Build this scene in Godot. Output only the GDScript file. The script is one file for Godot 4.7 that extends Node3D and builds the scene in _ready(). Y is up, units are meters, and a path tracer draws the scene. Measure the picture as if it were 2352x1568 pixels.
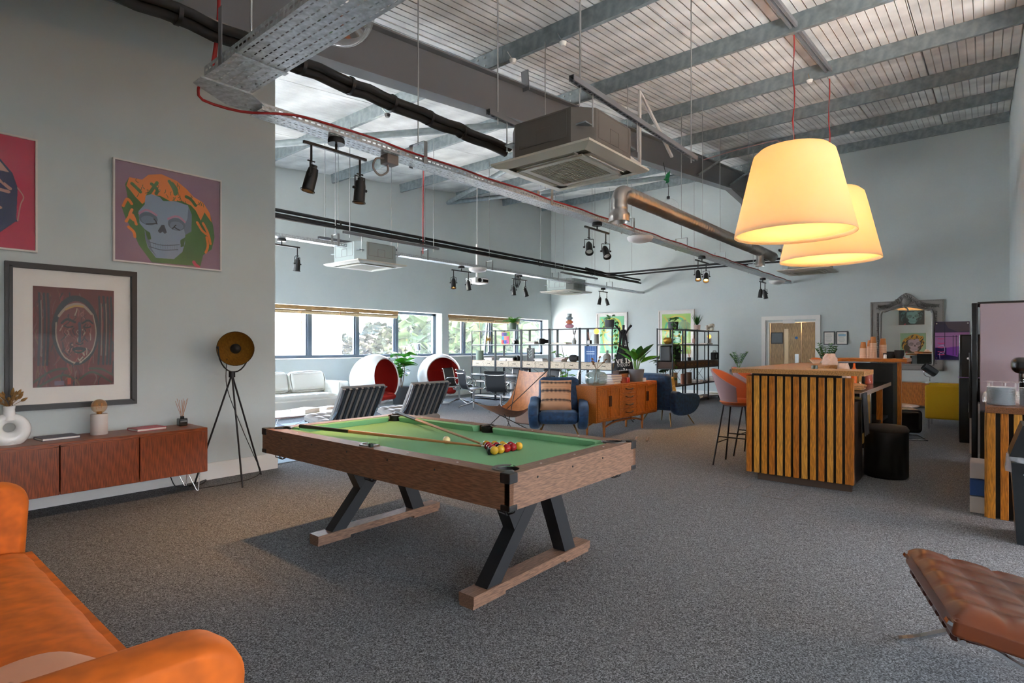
extends Node3D
# Pixels of the photograph (2352 x 1568) become positions on floors, walls or heights: x runs along the window wall, y is up, -z points to the window wall.
const FL := 1302.0
const EYE := 1.36
const HOR := 797.0
const CT := 0.76794
const ST := 0.64053
func ray(px, py) -> Vector3:
	var u: float = (px - 1176.0) / FL
	return Vector3(CT + u * ST, (HOR - py) / FL, -(ST - u * CT))
func hz(px, py, y) -> Vector3:
	var r := ray(px, py)
	return r * ((y - EYE) / r.y) + Vector3(0, EYE, 0)
func fl(px, py) -> Vector3: return hz(px, py, 0.0)
func pa(px, py, a) -> Vector3:
	var r := ray(px, py)
	return r * (a / r.x) + Vector3(0, EYE, 0)
func pb(px, py, b) -> Vector3:
	var r := ray(px, py)
	return r * (-b / r.z) + Vector3(0, EYE, 0)
func rf(px, py, off = 0.0) -> Vector3:
	var r := ray(px, py)
	return r * ((R0 + off - EYE) / (r.y - RS * r.x)) + Vector3(0, EYE, 0)
const R0 := 4.54
const RS := 0.1046
func roof_y(a) -> float: return R0 + RS * a
func V(x, y, z) -> Vector3: return Vector3(x, y, z)

class G:
	var v := PackedVector3Array()
	var n := PackedVector3Array()
	var u := PackedVector2Array()
	var ix := PackedInt32Array()
	var t := Transform3D()
	func vert(p: Vector3, nn: Vector3, uv := Vector2.ZERO) -> int:
		v.append(t * p)
		n.append((t.basis * nn).normalized())
		u.append(uv)
		return v.size() - 1
	func tri(a: int, b: int, c: int) -> void:
		if (v[b] - v[a]).cross(v[c] - v[a]).dot(n[a] + n[b] + n[c]) > 0.0:
			ix.append_array(PackedInt32Array([a, c, b]))
		else:
			ix.append_array(PackedInt32Array([a, b, c]))
	func quad(a: Vector3, b: Vector3, c: Vector3, d: Vector3, nn := Vector3.ZERO) -> G:
		if nn == Vector3.ZERO: nn = (b - a).cross(c - a).normalized()
		var i := vert(a, nn, Vector2(0, 1)); vert(b, nn, Vector2(1, 1)); vert(c, nn, Vector2(1, 0)); vert(d, nn, Vector2(0, 0))
		tri(i, i + 1, i + 2); tri(i, i + 2, i + 3)
		return self
	func box(c: Vector3, s: Vector3, b := Basis()) -> G:
		var h := s * 0.5
		for ax in 3:
			var p := Vector3.ZERO; var q := Vector3.ZERO; var w := Vector3.ZERO
			w[ax] = 1; p[(ax + 1) % 3] = h[(ax + 1) % 3]; q[(ax + 2) % 3] = h[(ax + 2) % 3]
			for sg in [-1.0, 1.0]:
				var o: Vector3 = w * h[ax] * sg
				quad(c + b * (o - p - q), c + b * (o + p - q), c + b * (o + p + q), c + b * (o - p + q), b * w * sg)
		return self
	func rbox(c: Vector3, s: Vector3, r: float, k := 1, b := Basis(), puff := 0.0) -> G:
		var h := s * 0.5
		r = minf(r, minf(h.x, minf(h.y, h.z)))
		var ts := []
		for i in k + 1: ts.append([-1.0, tan(-PI / 4 + PI / 4 * i / k)])
		if puff != 0.0:
			for i in [-0.6, -0.2, 0.2, 0.6]: ts.append([i, 0.0])
		for i in k + 1: ts.append([1.0, tan(PI / 4 * i / k)])
		var m := ts.size()
		for ax in 3:
			var a1 := (ax + 1) % 3; var a2 := (ax + 2) % 3
			for sg in [-1.0, 1.0]:
				var s0 := v.size()
				for i in m:
					for j in m:
						var d := Vector3.ZERO; var p := Vector3.ZERO
						d[ax] = sg; d[a1] = ts[i][1]; d[a2] = ts[j][1]
						d = d.normalized()
						p[ax] = sg * (h[ax] - r); p[a1] = ts[i][0] * (h[a1] - r); p[a2] = ts[j][0] * (h[a2] - r)
						p += d * r
						if puff != 0.0:
							var f := (1.0 - pow(p[a1] / h[a1], 2)) * (1.0 - pow(p[a2] / h[a2], 2))
							p[ax] += sg * puff * f * h[ax]
							d[a1] += 2.0 * puff * h[ax] * p[a1] / h[a1] / h[a1] * (1.0 - pow(p[a2] / h[a2], 2))
							d[a2] += 2.0 * puff * h[ax] * p[a2] / h[a2] / h[a2] * (1.0 - pow(p[a1] / h[a1], 2))
						vert(c + b * p, b * d, Vector2(0.5 + p[a1] / s[a1], 0.5 + p[a2] / s[a2]))
				for i in m - 1:
					for j in m - 1:
						var q := s0 + i * m + j
						tri(q, q + 1, q + m); tri(q + 1, q + m + 1, q + m)
		return self
	func tube(pts: Array, r, k := 8, caps := true, closed := false) -> G:
		var m := pts.size()
		var tg: Vector3 = ((pts[1] - pts[0]) as Vector3).normalized()
		var e := tg.cross(Vector3.UP if absf(tg.y) < 0.9 else Vector3.RIGHT).normalized()
		var s0 := v.size()
		var cnt := m + 1 if closed else m
		for i in cnt:
			var p: Vector3 = pts[i % m]
			var nx: Vector3 = pts[(i + 1) % m] if (closed or i < m - 1) else p
			var pr: Vector3 = pts[(i - 1 + m) % m] if (closed or i > 0) else p
			tg = (nx - pr).normalized()
			e = (e - tg * e.dot(tg)).normalized()
			var f := tg.cross(e)
			var rr: float = r[i % m] if r is Array else r
			for j in k + 1:
				var d := e * cos(TAU * j / k) + f * sin(TAU * j / k)
				vert(p + d * rr, d, Vector2(float(j) / k, float(i)))
			if caps and not closed and (i == 0 or i == m - 1):
				var c0 := v.size()
				var nn := -tg if i == 0 else tg
				vert(p, nn)
				for j in k: vert(p + (e * cos(TAU * j / k) + f * sin(TAU * j / k)) * rr, nn)
				for j in k: tri(c0, c0 + 1 + j, c0 + 1 + (j + 1) % k)
				if i == 0: pass
		var row := k + 1
		var st := []
		var at := s0
		for i in cnt:
			st.append(at)
			at += row
			if caps and not closed and (i == 0 or i == m - 1): at += k + 1
		for i in cnt - 1:
			for j in k:
				var a: int = st[i] + j; var b: int = st[i + 1] + j
				tri(a, a + 1, b); tri(a + 1, b + 1, b)
		return self
	func lathe(prof: Array, k := 16, c := Vector3.ZERO, b := Basis(), a0 := 0.0, a1 := TAU) -> G:
		var m := prof.size()
		var sn := []
		for i in m - 1:
			var d: Vector2 = prof[i + 1] - prof[i]
			sn.append(Vector2(d.y, -d.x).normalized())
		for i in m - 1:
			var n0: Vector2 = sn[i]; var n1: Vector2 = sn[i]
			if i > 0 and sn[i - 1].dot(sn[i]) > 0.6: n0 = (sn[i - 1] + sn[i]).normalized()
			if i < m - 2 and sn[i + 1].dot(sn[i]) > 0.6: n1 = (sn[i + 1] + sn[i]).normalized()
			var s0 := v.size()
			for j in k + 1:
				var a := a0 + (a1 - a0) * j / k
				var ca := cos(a); var sa := sin(a)
				vert(c + b * Vector3(prof[i].x * ca, prof[i].y, prof[i].x * sa), b * Vector3(n0.x * ca, n0.y, n0.x * sa), Vector2(float(j) / k, float(i) / (m - 1)))
				vert(c + b * Vector3(prof[i + 1].x * ca, prof[i + 1].y, prof[i + 1].x * sa), b * Vector3(n1.x * ca, n1.y, n1.x * sa), Vector2(float(j) / k, float(i + 1) / (m - 1)))
			for j in k:
				var q := s0 + j * 2
				if prof[i].x > 1e-5: tri(q, q + 2, q + 1)
				if prof[i + 1].x > 1e-5: tri(q + 2, q + 3, q + 1)
		return self
	func cyl(c: Vector3, r: float, h: float, k := 16, b := Basis()) -> G:
		return lathe([Vector2(0, 0), Vector2(r, 0), Vector2(r, h), Vector2(0, h)], k, c, b)
	func sph(c: Vector3, r: Vector3, k := 12, b := Basis()) -> G:
		return grid(func(a: float, e: float): return c + b * (Vector3(cos(a * TAU) * sin(e * PI), cos(e * PI), sin(a * TAU) * sin(e * PI)) * r), k * 2, k, true, true)
	func grid(f: Callable, nu: int, nv: int, wrap := false, flip := false, both := false) -> G:
		var p := []
		for i in nu + 1:
			for j in nv + 1: p.append(f.call(float(i) / nu, float(j) / nv))
		var s0 := v.size(); var w := nv + 1
		for i in nu + 1:
			for j in w:
				var i0 := i - 1; var i1 := i + 1
				if wrap:
					if i0 < 0: i0 = nu - 1
					if i1 > nu: i1 = 1
				else:
					i0 = maxi(i0, 0); i1 = mini(i1, nu)
				var du: Vector3 = p[i1 * w + j] - p[i0 * w + j]
				var dv: Vector3 = p[i * w + mini(j + 1, nv)] - p[i * w + maxi(j - 1, 0)]
				if du.length() < 1e-7: du = p[i1 * w + clampi(j, 1, nv - 1)] - p[i0 * w + clampi(j, 1, nv - 1)]
				var nn := du.cross(dv).normalized()
				if flip: nn = -nn
				vert(p[i * w + j], nn, Vector2(float(i) / nu, float(j) / nv))
		for i in nu:
			for j in nv:
				var q := s0 + i * w + j
				tri(q, q + 1, q + w); tri(q + 1, q + w + 1, q + w)
		return self
	func prism(poly: PackedVector2Array, z0: float, z1: float, b := Basis(), o := Vector3.ZERO, soft := false) -> G:
		var k := poly.size()
		var cw := Geometry2D.is_polygon_clockwise(poly)
		var ids := Geometry2D.triangulate_polygon(poly)
		for z in [z0, z1]:
			var s0 := v.size()
			var nn: Vector3 = b * Vector3(0, 0, -1 if z == minf(z0, z1) else 1)
			for p in poly: vert(o + b * Vector3(p.x, p.y, z), nn, p)
			for i in range(0, ids.size(), 3): tri(s0 + ids[i], s0 + ids[i + 1], s0 + ids[i + 2])
		for i in k:
			var p := poly[i]; var q := poly[(i + 1) % k]
			var d := (q - p).normalized()
			var n2 := Vector2(d.y, -d.x) * (1.0 if not cw else -1.0)
			var na := n2; var nb := n2
			if soft:
				var pd := (p - poly[(i - 1 + k) % k]).normalized(); var nd := (poly[(i + 2) % k] - q).normalized()
				var m1 := Vector2(pd.y, -pd.x) * (1.0 if not cw else -1.0); var m2 := Vector2(nd.y, -nd.x) * (1.0 if not cw else -1.0)
				if m1.dot(n2) > 0.5: na = (n2 + m1).normalized()
				if m2.dot(n2) > 0.5: nb = (n2 + m2).normalized()
			var a := vert(o + b * Vector3(p.x, p.y, z0), b * Vector3(na.x, na.y, 0)); vert(o + b * Vector3(q.x, q.y, z0), b * Vector3(nb.x, nb.y, 0))
			vert(o + b * Vector3(q.x, q.y, z1), b * Vector3(nb.x, nb.y, 0)); vert(o + b * Vector3(p.x, p.y, z1), b * Vector3(na.x, na.y, 0))
			tri(a, a + 1, a + 2); tri(a, a + 2, a + 3)
		return self
	func bar(a: Vector3, c: Vector3, w: float, h: float, up := Vector3.UP) -> G:
		var z := (c - a).normalized()
		var x := up.cross(z)
		if x.length() < 1e-4: x = Vector3.RIGHT.cross(z)
		x = x.normalized()
		return box((a + c) * 0.5, Vector3(w, h, a.distance_to(c)), Basis(x, z.cross(x), z))
	func join(o: G, at := Transform3D()) -> G:
		var s0 := v.size()
		for i in o.v.size():
			v.append(t * (at * o.v[i])); n.append((t.basis * (at.basis * o.n[i])).normalized()); u.append(o.u[i])
		for i in o.ix: ix.append(s0 + i)
		return self
	func mesh() -> ArrayMesh:
		var a := []
		a.resize(Mesh.ARRAY_MAX)
		a[Mesh.ARRAY_VERTEX] = v; a[Mesh.ARRAY_NORMAL] = n; a[Mesh.ARRAY_TEX_UV] = u; a[Mesh.ARRAY_INDEX] = ix
		var m := ArrayMesh.new()
		m.add_surface_from_arrays(Mesh.PRIMITIVE_TRIANGLES, a)
		return m

func g() -> G: return G.new()
func P2(a: Array) -> PackedVector2Array:
	var o := PackedVector2Array()
	for i in range(0, a.size(), 2): o.append(Vector2(a[i], a[i + 1]))
	return o
func PR(a: Array) -> Array:
	var o := []
	for i in range(0, a.size(), 2): o.append(Vector2(a[i], a[i + 1]))
	return o
func spline(pts: Array, per := 6, closed := false) -> Array:
	var o := []
	var m := pts.size()
	for i in (m if closed else m - 1):
		var p0 = pts[(i - 1 + m) % m] if (closed or i > 0) else pts[i]
		var p1 = pts[i]
		var p2 = pts[(i + 1) % m]
		var p3 = pts[(i + 2) % m] if (closed or i < m - 2) else p2
		for k in per: o.append(p1.cubic_interpolate(p2, p0, p3, float(k) / per))
	if not closed: o.append(pts[m - 1])
	return o
var taken := {}
func numbered(s: String) -> String:
	if not taken.has(s):
		taken[s] = 0
		return s
	taken[s] += 1
	return "%s_%03d" % [s, taken[s]]
func tag(o: Node, label: String, category: String, group := "", kind := "") -> Node:
	if label != "": o.set_meta("label", label)
	if category != "": o.set_meta("category", category)
	if group != "": o.set_meta("group", group)
	if kind != "": o.set_meta("kind", kind)
	return o
func obj(called: String, s, m: Material, parent: Node = null, label := "") -> MeshInstance3D:
	var o := MeshInstance3D.new()
	o.mesh = s if s is Mesh else s.mesh()
	o.material_override = m
	if parent == null:
		o.name = numbered(called)
		add_child(o)
	else:
		o.name = called
		parent.add_child(o, true)
	if label != "": o.set_meta("label", label)
	return o
func one(called: String, s, m: Material, label: String, category: String, group := "", at := Vector3.ZERO, turn := 0.0) -> MeshInstance3D:
	var o := obj(called, s, m)
	o.position = at; o.rotation.y = turn
	tag(o, label, category, group)
	return o
func thing(called: String, label: String, category: String, at := Vector3.ZERO, turn := 0.0, group := "") -> Node3D:
	var o := Node3D.new()
	o.name = numbered(called)
	add_child(o)
	o.position = at; o.rotation.y = turn
	tag(o, label, category, group)
	return o
func copy(src: Node3D, at: Vector3, turn := 0.0, label := "", group := "") -> Node3D:
	var o: Node3D = src.duplicate()
	o.name = numbered(String(src.name).rstrip("0123456789").trim_suffix("_"))
	add_child(o)
	o.position = at; o.rotation.y = turn
	tag(o, label, "", group)
	return o
func struct(called: String, s, m: Material, label := "") -> MeshInstance3D:
	var o := obj(called, s, m)
	tag(o, label, "", "", "structure")
	return o
var T := {}
var mats := {}
func noise_tex(key: String, size: int, freq: float, oct: int, lo: float, hi: float, kind := FastNoiseLite.TYPE_SIMPLEX_SMOOTH, sd := 1) -> void:
	var nz := FastNoiseLite.new()
	nz.noise_type = kind; nz.frequency = freq; nz.seed = sd
	nz.fractal_type = FastNoiseLite.FRACTAL_FBM if oct > 1 else FastNoiseLite.FRACTAL_NONE
	nz.fractal_octaves = oct
	var im := nz.get_seamless_image(size, size)
	im.convert(Image.FORMAT_RGB8)
	var d := im.get_data()
	var lut := PackedByteArray()
	lut.resize(256)
	for i in 256: lut[i] = int(255.0 * clampf(lerpf(lo, hi, i / 255.0), 0, 1))
	for i in d.size(): d[i] = lut[d[i]]
	T[key] = ImageTexture.create_from_image(Image.create_from_data(size, size, false, Image.FORMAT_RGB8, d))
func mt(key: String, c, rough := 0.6, metal := 0.0, tex := "", sc := Vector3.ONE, bump := "", bs := 0.1) -> StandardMaterial3D:
	if mats.has(key): return mats[key]
	var m := StandardMaterial3D.new()
	m.resource_name = key
	m.albedo_color = Color.html(c) if c is String else c
	m.roughness = rough
	m.metallic = metal
	if tex != "":
		m.albedo_texture = T[tex]
	if bump != "":
		m.heightmap_enabled = true
		m.heightmap_texture = T[bump]
		m.heightmap_scale = bs
	if tex != "" or bump != "":
		m.uv1_triplanar = true
		m.uv1_scale = sc
	mats[key] = m
	return m
func glass(key: String, c: Color, rough := 0.03) -> StandardMaterial3D:
	var m := mt(key, c, rough)
	m.transparency = BaseMaterial3D.TRANSPARENCY_ALPHA
	return m
func printed(im: Image, rough := 0.4) -> StandardMaterial3D:
	var m := StandardMaterial3D.new()
	m.albedo_texture = ImageTexture.create_from_image(im)
	m.roughness = rough
	return m
func omni(called: String, at: Vector3, c: Color, e: float, size := 0.1, range_ := 30.0) -> OmniLight3D:
	var l := OmniLight3D.new()
	l.name = called; l.light_color = c; l.light_energy = e; l.light_size = size; l.omni_range = range_; l.omni_attenuation = 2.0; l.shadow_enabled = true
	add_child(l, true)
	l.position = at
	return l
func _ready() -> void:
	var cam := Camera3D.new()
	cam.name = "camera"
	add_child(cam)
	cam.projection = Camera3D.PROJECTION_FRUSTUM
	cam.near = 0.05; cam.far = 400.0
	cam.size = 2.0 * 784.0 / FL * 0.05
	cam.frustum_offset = Vector2(0, 13.0 / FL * 0.05)
	cam.look_at_from_position(V(0, EYE, 0), V(CT, EYE, -ST))
	cam.current = true
	var we := WorldEnvironment.new()
	we.name = "world_environment"
	var env := Environment.new()
	var sky := Sky.new()
	var ps := ProceduralSkyMaterial.new()
	ps.sky_top_color = Color(0.72, 0.82, 0.95); ps.sky_horizon_color = Color(0.98, 0.98, 0.98); ps.sky_curve = 0.25
	ps.ground_bottom_color = Color(0.9, 0.89, 0.87); ps.ground_horizon_color = Color(0.97, 0.97, 0.96)
	ps.energy_multiplier = 1.0
	sky.sky_material = ps
	env.background_mode = Environment.BG_SKY
	env.sky = sky
	env.background_energy_multiplier = 17.0
	env.ambient_light_source = Environment.AMBIENT_SOURCE_DISABLED
	env.tonemap_mode = Environment.TONE_MAPPER_LINEAR
	env.tonemap_exposure = 2.6
	env.sdfgi_enabled = true; env.ssao_enabled = true; env.ssil_enabled = true
	we.environment = env
	add_child(we)
	var sun := DirectionalLight3D.new()
	sun.name = "sun"
	sun.light_color = Color(1, 0.96, 0.9); sun.light_energy = 45.0; sun.light_angular_distance = 0.6; sun.shadow_enabled = true
	sun.sky_mode = DirectionalLight3D.SKY_MODE_LIGHT_ONLY
	add_child(sun)
	sun.look_at_from_position(Vector3.ZERO, V(-0.6, -0.9, 0.0))
	textures()
	materials()
	shell()
	roof()
	windows()
	outside()
	build_all()

func textures() -> void:
	noise_tex("speck", 512, 0.45, 2, 0.1, 1.2, FastNoiseLite.TYPE_VALUE, 3)
	noise_tex("grain", 512, 0.02, 4, 0.62, 1.1, FastNoiseLite.TYPE_SIMPLEX_SMOOTH, 5)
	noise_tex("cloud", 256, 0.012, 3, 0.8, 1.05, FastNoiseLite.TYPE_SIMPLEX_SMOOTH, 7)
	noise_tex("paintn", 256, 0.012, 3, 0.985, 1.01, FastNoiseLite.TYPE_SIMPLEX_SMOOTH, 8)
	noise_tex("blotch", 512, 0.018, 4, 0.55, 1.2, FastNoiseLite.TYPE_SIMPLEX_SMOOTH, 9)
	noise_tex("weave", 256, 0.35, 1, 0.6, 1.05, FastNoiseLite.TYPE_VALUE, 11)

func materials() -> void:
	mt("paint", "c6cecd", 0.9, 0, "paintn", V(0.3, 0.3, 0.3))
	mt("white_paint", "e4e2dd", 0.5)
	mt("carpet", "9a9da0", 1.0, 0, "speck", V(1.1, 1.1, 1.1))
	mats.carpet.uv1_world_triplanar = true
	mt("sheet", "f2f2f0", 0.5, 0, "cloud", V(0.4, 0.4, 0.4))
	mt("galv", "8f9a9e", 0.5, 0.25, "cloud", V(2, 2, 2))
	mt("galv_bright", "c3c9cc", 0.35, 0.35, "cloud", V(6, 6, 6))
	mt("steel_grey", "75777b", 0.55, 0.1)
	mt("black", "131416", 0.45)
	mt("black_gloss", "0b0c0e", 0.18)
	mt("rubber", "1a1b1c", 0.8)
	mt("chrome", "d8dadb", 0.12, 1.0)
	mt("brushed", "aeb0b0", 0.3, 1.0)
	mt("frame_blue", "4c5a68", 0.45)
	mt("white_gloss", "ededea", 0.12)
	mt("white_matt", "e2e0da", 0.6)
	mt("teak", "9c4b18", 0.35, 0, "grain", V(0.7, 9, 9))
	mt("teak_v", "98481a", 0.35, 0, "grain", V(9, 0.7, 9))
	mt("teak_light", "c8772c", 0.38, 0, "grain", V(9, 0.8, 9))
	mt("teak_light_h", "c4722a", 0.38, 0, "grain", V(0.8, 9, 9))
	mt("oak", "c09a63", 0.4, 0, "grain", V(7, 0.5, 7))
	mt("pine", "bd8a52", 0.35, 0, "grain", V(0.6, 8, 8))
	mt("cable_red", "a31d1d", 0.5)
	mt("paper", "e9e5de", 0.8)

func shell() -> void:
	var P: Material = mats.paint
	var fl_ := g().box(V(7.5, -0.1, -3.7), V(17.4, 0.2, 16.2))
	struct("floor", fl_, mats.carpet, "dark grey speckled carpet floor of the lounge")
	var doorA := 3.25; var doorB := 4.42
	# window wall with two long openings
	var w0 := 1.11; var w1 := 2.285
	var s := g()
	var o1 := -0.3; var o2 := 10.77; var o3 := 11.03; var o4 := 15.72
	s.prism(P2([-1.1, 0, 16.1, 0, 16.1, w0, -1.1, w0]), -11.85, -11.5)
	s.prism(P2([-1.1, w1, 16.1, w1, 16.1, roof_y(16.1) + 0.1, -1.1, roof_y(-1.1) + 0.1]), -11.85, -11.5)
	for r in [[-1.1, o1], [o2, o3], [o4, 16.1]]: s.box(V((r[0] + r[1]) / 2, (w0 + w1) / 2, -11.675), V(r[1] - r[0], w1 - w0, 0.35))
	struct("wall_window_side", s, P, "pale grey wall above and below the long strip windows")
	s = g()
	s.box(V(16.0, 3.2, (-11.85 - doorB) / 2), V(0.2, 6.5, 11.85 - doorB))
	s.box(V(16.0, 3.2, (0.4 - doorA) / 2), V(0.2, 6.5, doorA + 0.4))
	s.box(V(16.0, 4.24, -(doorA + doorB) / 2), V(0.2, 4.42, doorB - doorA))
	struct("wall_far", s, P, "tall pale grey end wall with the oak door")
	s = g().prism(P2([-1.1, 0, 3.19, 0, 3.19, roof_y(3.19) + 0.05, -1.1, roof_y(-1.1) + 0.05]), -6.33, -6.13)
	struct("wall_picture_side", s, P, "grey partition wall hung with the pop art prints")
	s = g().prism(P2([8.8, 0, 16.1, 0, 16.1, roof_y(16.1) + 0.05, 8.8, roof_y(8.8) + 0.05]), 0.4, 0.6)
	struct("wall_kitchen_side", s, P, "blue grey wall beside the tall fridge")
	s = g().box(V(8.9, 2.8, 2.3), V(0.2, 5.6, 3.6))
	struct("wall_kitchen_return", s, P)
	s = g().box(V(-1.0, 2.3, -1.15), V(0.2, 4.6, 10.4)).box(V(-1.0, 1.5, -9.0), V(0.2, 3.0, 5.4)).box(V(-1.0, 4.35, -9.0), V(0.2, 0.5, 5.4)).box(V(-1.0, 2.3, -11.6), V(0.2, 4.6, 0.4))
	struct("wall_behind", s, P)
	# unseen side behind the photographer; its openings are added to let daylight in
	s = g()
	s.box(V(4.0, 0.075, 4.1), V(10.2, 0.15, 0.2))
	s.prism(P2([1.2, 1.65, 9.0, 1.65, 9.0, roof_y(9.0) + 0.05, 1.2, roof_y(1.2) + 0.05]), 4.0, 4.2)
	s.prism(P2([-1.1, 2.5, 1.2, 2.5, 1.2, roof_y(1.2) + 0.05, -1.1, roof_y(-1.1) + 0.05]), 4.0, 4.2)
	s.box(V(0.05, 0.9, 4.1), V(2.3, 1.5, 0.2))
	for x in [-0.9, 1.1, 8.8]: s.box(V(x, 1.3, 4.1), V(0.4, 2.4, 0.2))
	struct("wall_daylight_side", s, P)
	# skirting
	s = g().box(V(1.1, 0.085, -6.12), V(4.2, 0.17, 0.022)).box(V(3.2, 0.085, -6.23), V(0.022, 0.17, 0.24))
	struct("baseboard_picture_side", s, mats.white_paint, "pale painted skirting board along the print wall")
	s = g().box(V(15.89, 0.06, -7.95), V(0.02, 0.12, 6.9)).box(V(15.89, 0.06, -1.35), V(0.02, 0.12, 3.4))
	struct("baseboard_far", s, mats.white_paint)
	s = g().box(V(7.4, 0.06, -11.49), V(16.8, 0.12, 0.02))
	struct("baseboard_window_side", s, mats.white_paint)
	# door set in the end wall
	s = g()
	var zt := -4.57; var zr := -3.17
	s.box(V(15.88, 1.085, zt + 0.05), V(0.05, 2.17, 0.1)).box(V(15.88, 1.085, zr - 0.05), V(0.05, 2.17, 0.1)).box(V(15.88, 2.12, (zt + zr) / 2), V(0.05, 0.1, zr - zt - 0.2))
	s.box(V(15.99, 1.015, -4.40), V(0.2, 2.03, 0.035)).box(V(15.99, 1.015, -3.27), V(0.2, 2.03, 0.035)).box(V(15.99, 2.015, -3.835), V(0.2, 0.03, 1.1))
	struct("trim_1", s, mats.white_paint, "white painted frame around the oak door")
	var d := Node3D.new()
	d.name = "door_1"; add_child(d); d.position = V(15.98, 0, -3.83)
	tag(d, "oak veneer door with a tall narrow glass strip", "", "", "structure")
	var dx := 0.022
	obj("leaf", g().box(V(0, 1.0, -0.38), V(0.044, 1.99, 0.32)).box(V(0, 1.0, 0.05), V(0.044, 1.99, 0.3)).box(V(0, 0.3, -0.16), V(0.044, 0.6, 0.13)).box(V(0, 1.92, -0.16), V(0.044, 0.16, 0.13)), mats.oak, d)
	obj("side_leaf", g().box(V(0.004, 1.0, 0.375), V(0.04, 1.99, 0.33)), mats.oak, d)
	obj("glass_strip", g().box(V(0.01, 1.22, -0.16), V(0.01, 1.25, 0.13)), mt("warm_glass", "f2d7a6", 0.3), d)
	obj("notice_plate", g().box(V(-dx - 0.006, 1.6, -0.38), V(0.012, 0.3, 0.3)), mats.black, d)
	obj("notice_sheet", g().box(V(-dx - 0.013, 1.6, -0.38), V(0.004, 0.25, 0.25)), mt("slate", "4d565a", 0.4), d)
	obj("fire_door_disc", g().cyl(V(-dx, 1.6, 0.09), 0.035, 0.004, 16, Basis(V(0, 1, 0), V(-1, 0, 0), V(0, 0, 1))), mt("blue_sign", "1667a8", 0.4), d)
	obj("push_plate", g().box(V(-dx - 0.002, 1.02, 0.1), V(0.004, 0.32, 0.09)), mats.brushed, d)
	obj("closer_box", g().box(V(-0.06, 2.02, -0.08), V(0.07, 0.08, 0.28)), mats.white_paint, d)
	one("corridor_lamp", g().rbox(V(0, 0, 0), V(0.06, 0.3, 0.3), 0.02), glow("corridor_glow", Color(1, 0.85, 0.62), 3.0), "lit corridor lamp behind the oak door glass", "lamp", "", V(17.1, 1.9, -3.9))
	omni("corridor_lamp_light", V(17.0, 1.9, -3.9), Color(1, 0.85, 0.62), 0.5, 0.15)
	var c := g().box(V(17.3, 1.3, -3.8), V(0.1, 2.6, 2.2)).box(V(16.7, 2.55, -3.8), V(1.2, 0.1, 2.2)).box(V(16.7, 1.3, -2.75), V(1.2, 2.6, 0.1)).box(V(16.7, 1.3, -4.85), V(1.2, 2.6, 0.1)).box(V(16.7, -0.05, -3.8), V(1.2, 0.1, 2.2))
	struct("wall_corridor", c, mats.white_matt)

func glow(key: String, c: Color, e: float) -> StandardMaterial3D:
	var m := mt(key, c, 0.5)
	m.emission_enabled = true
	m.emission = c
	m.emission_energy_multiplier = e
	return m

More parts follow.
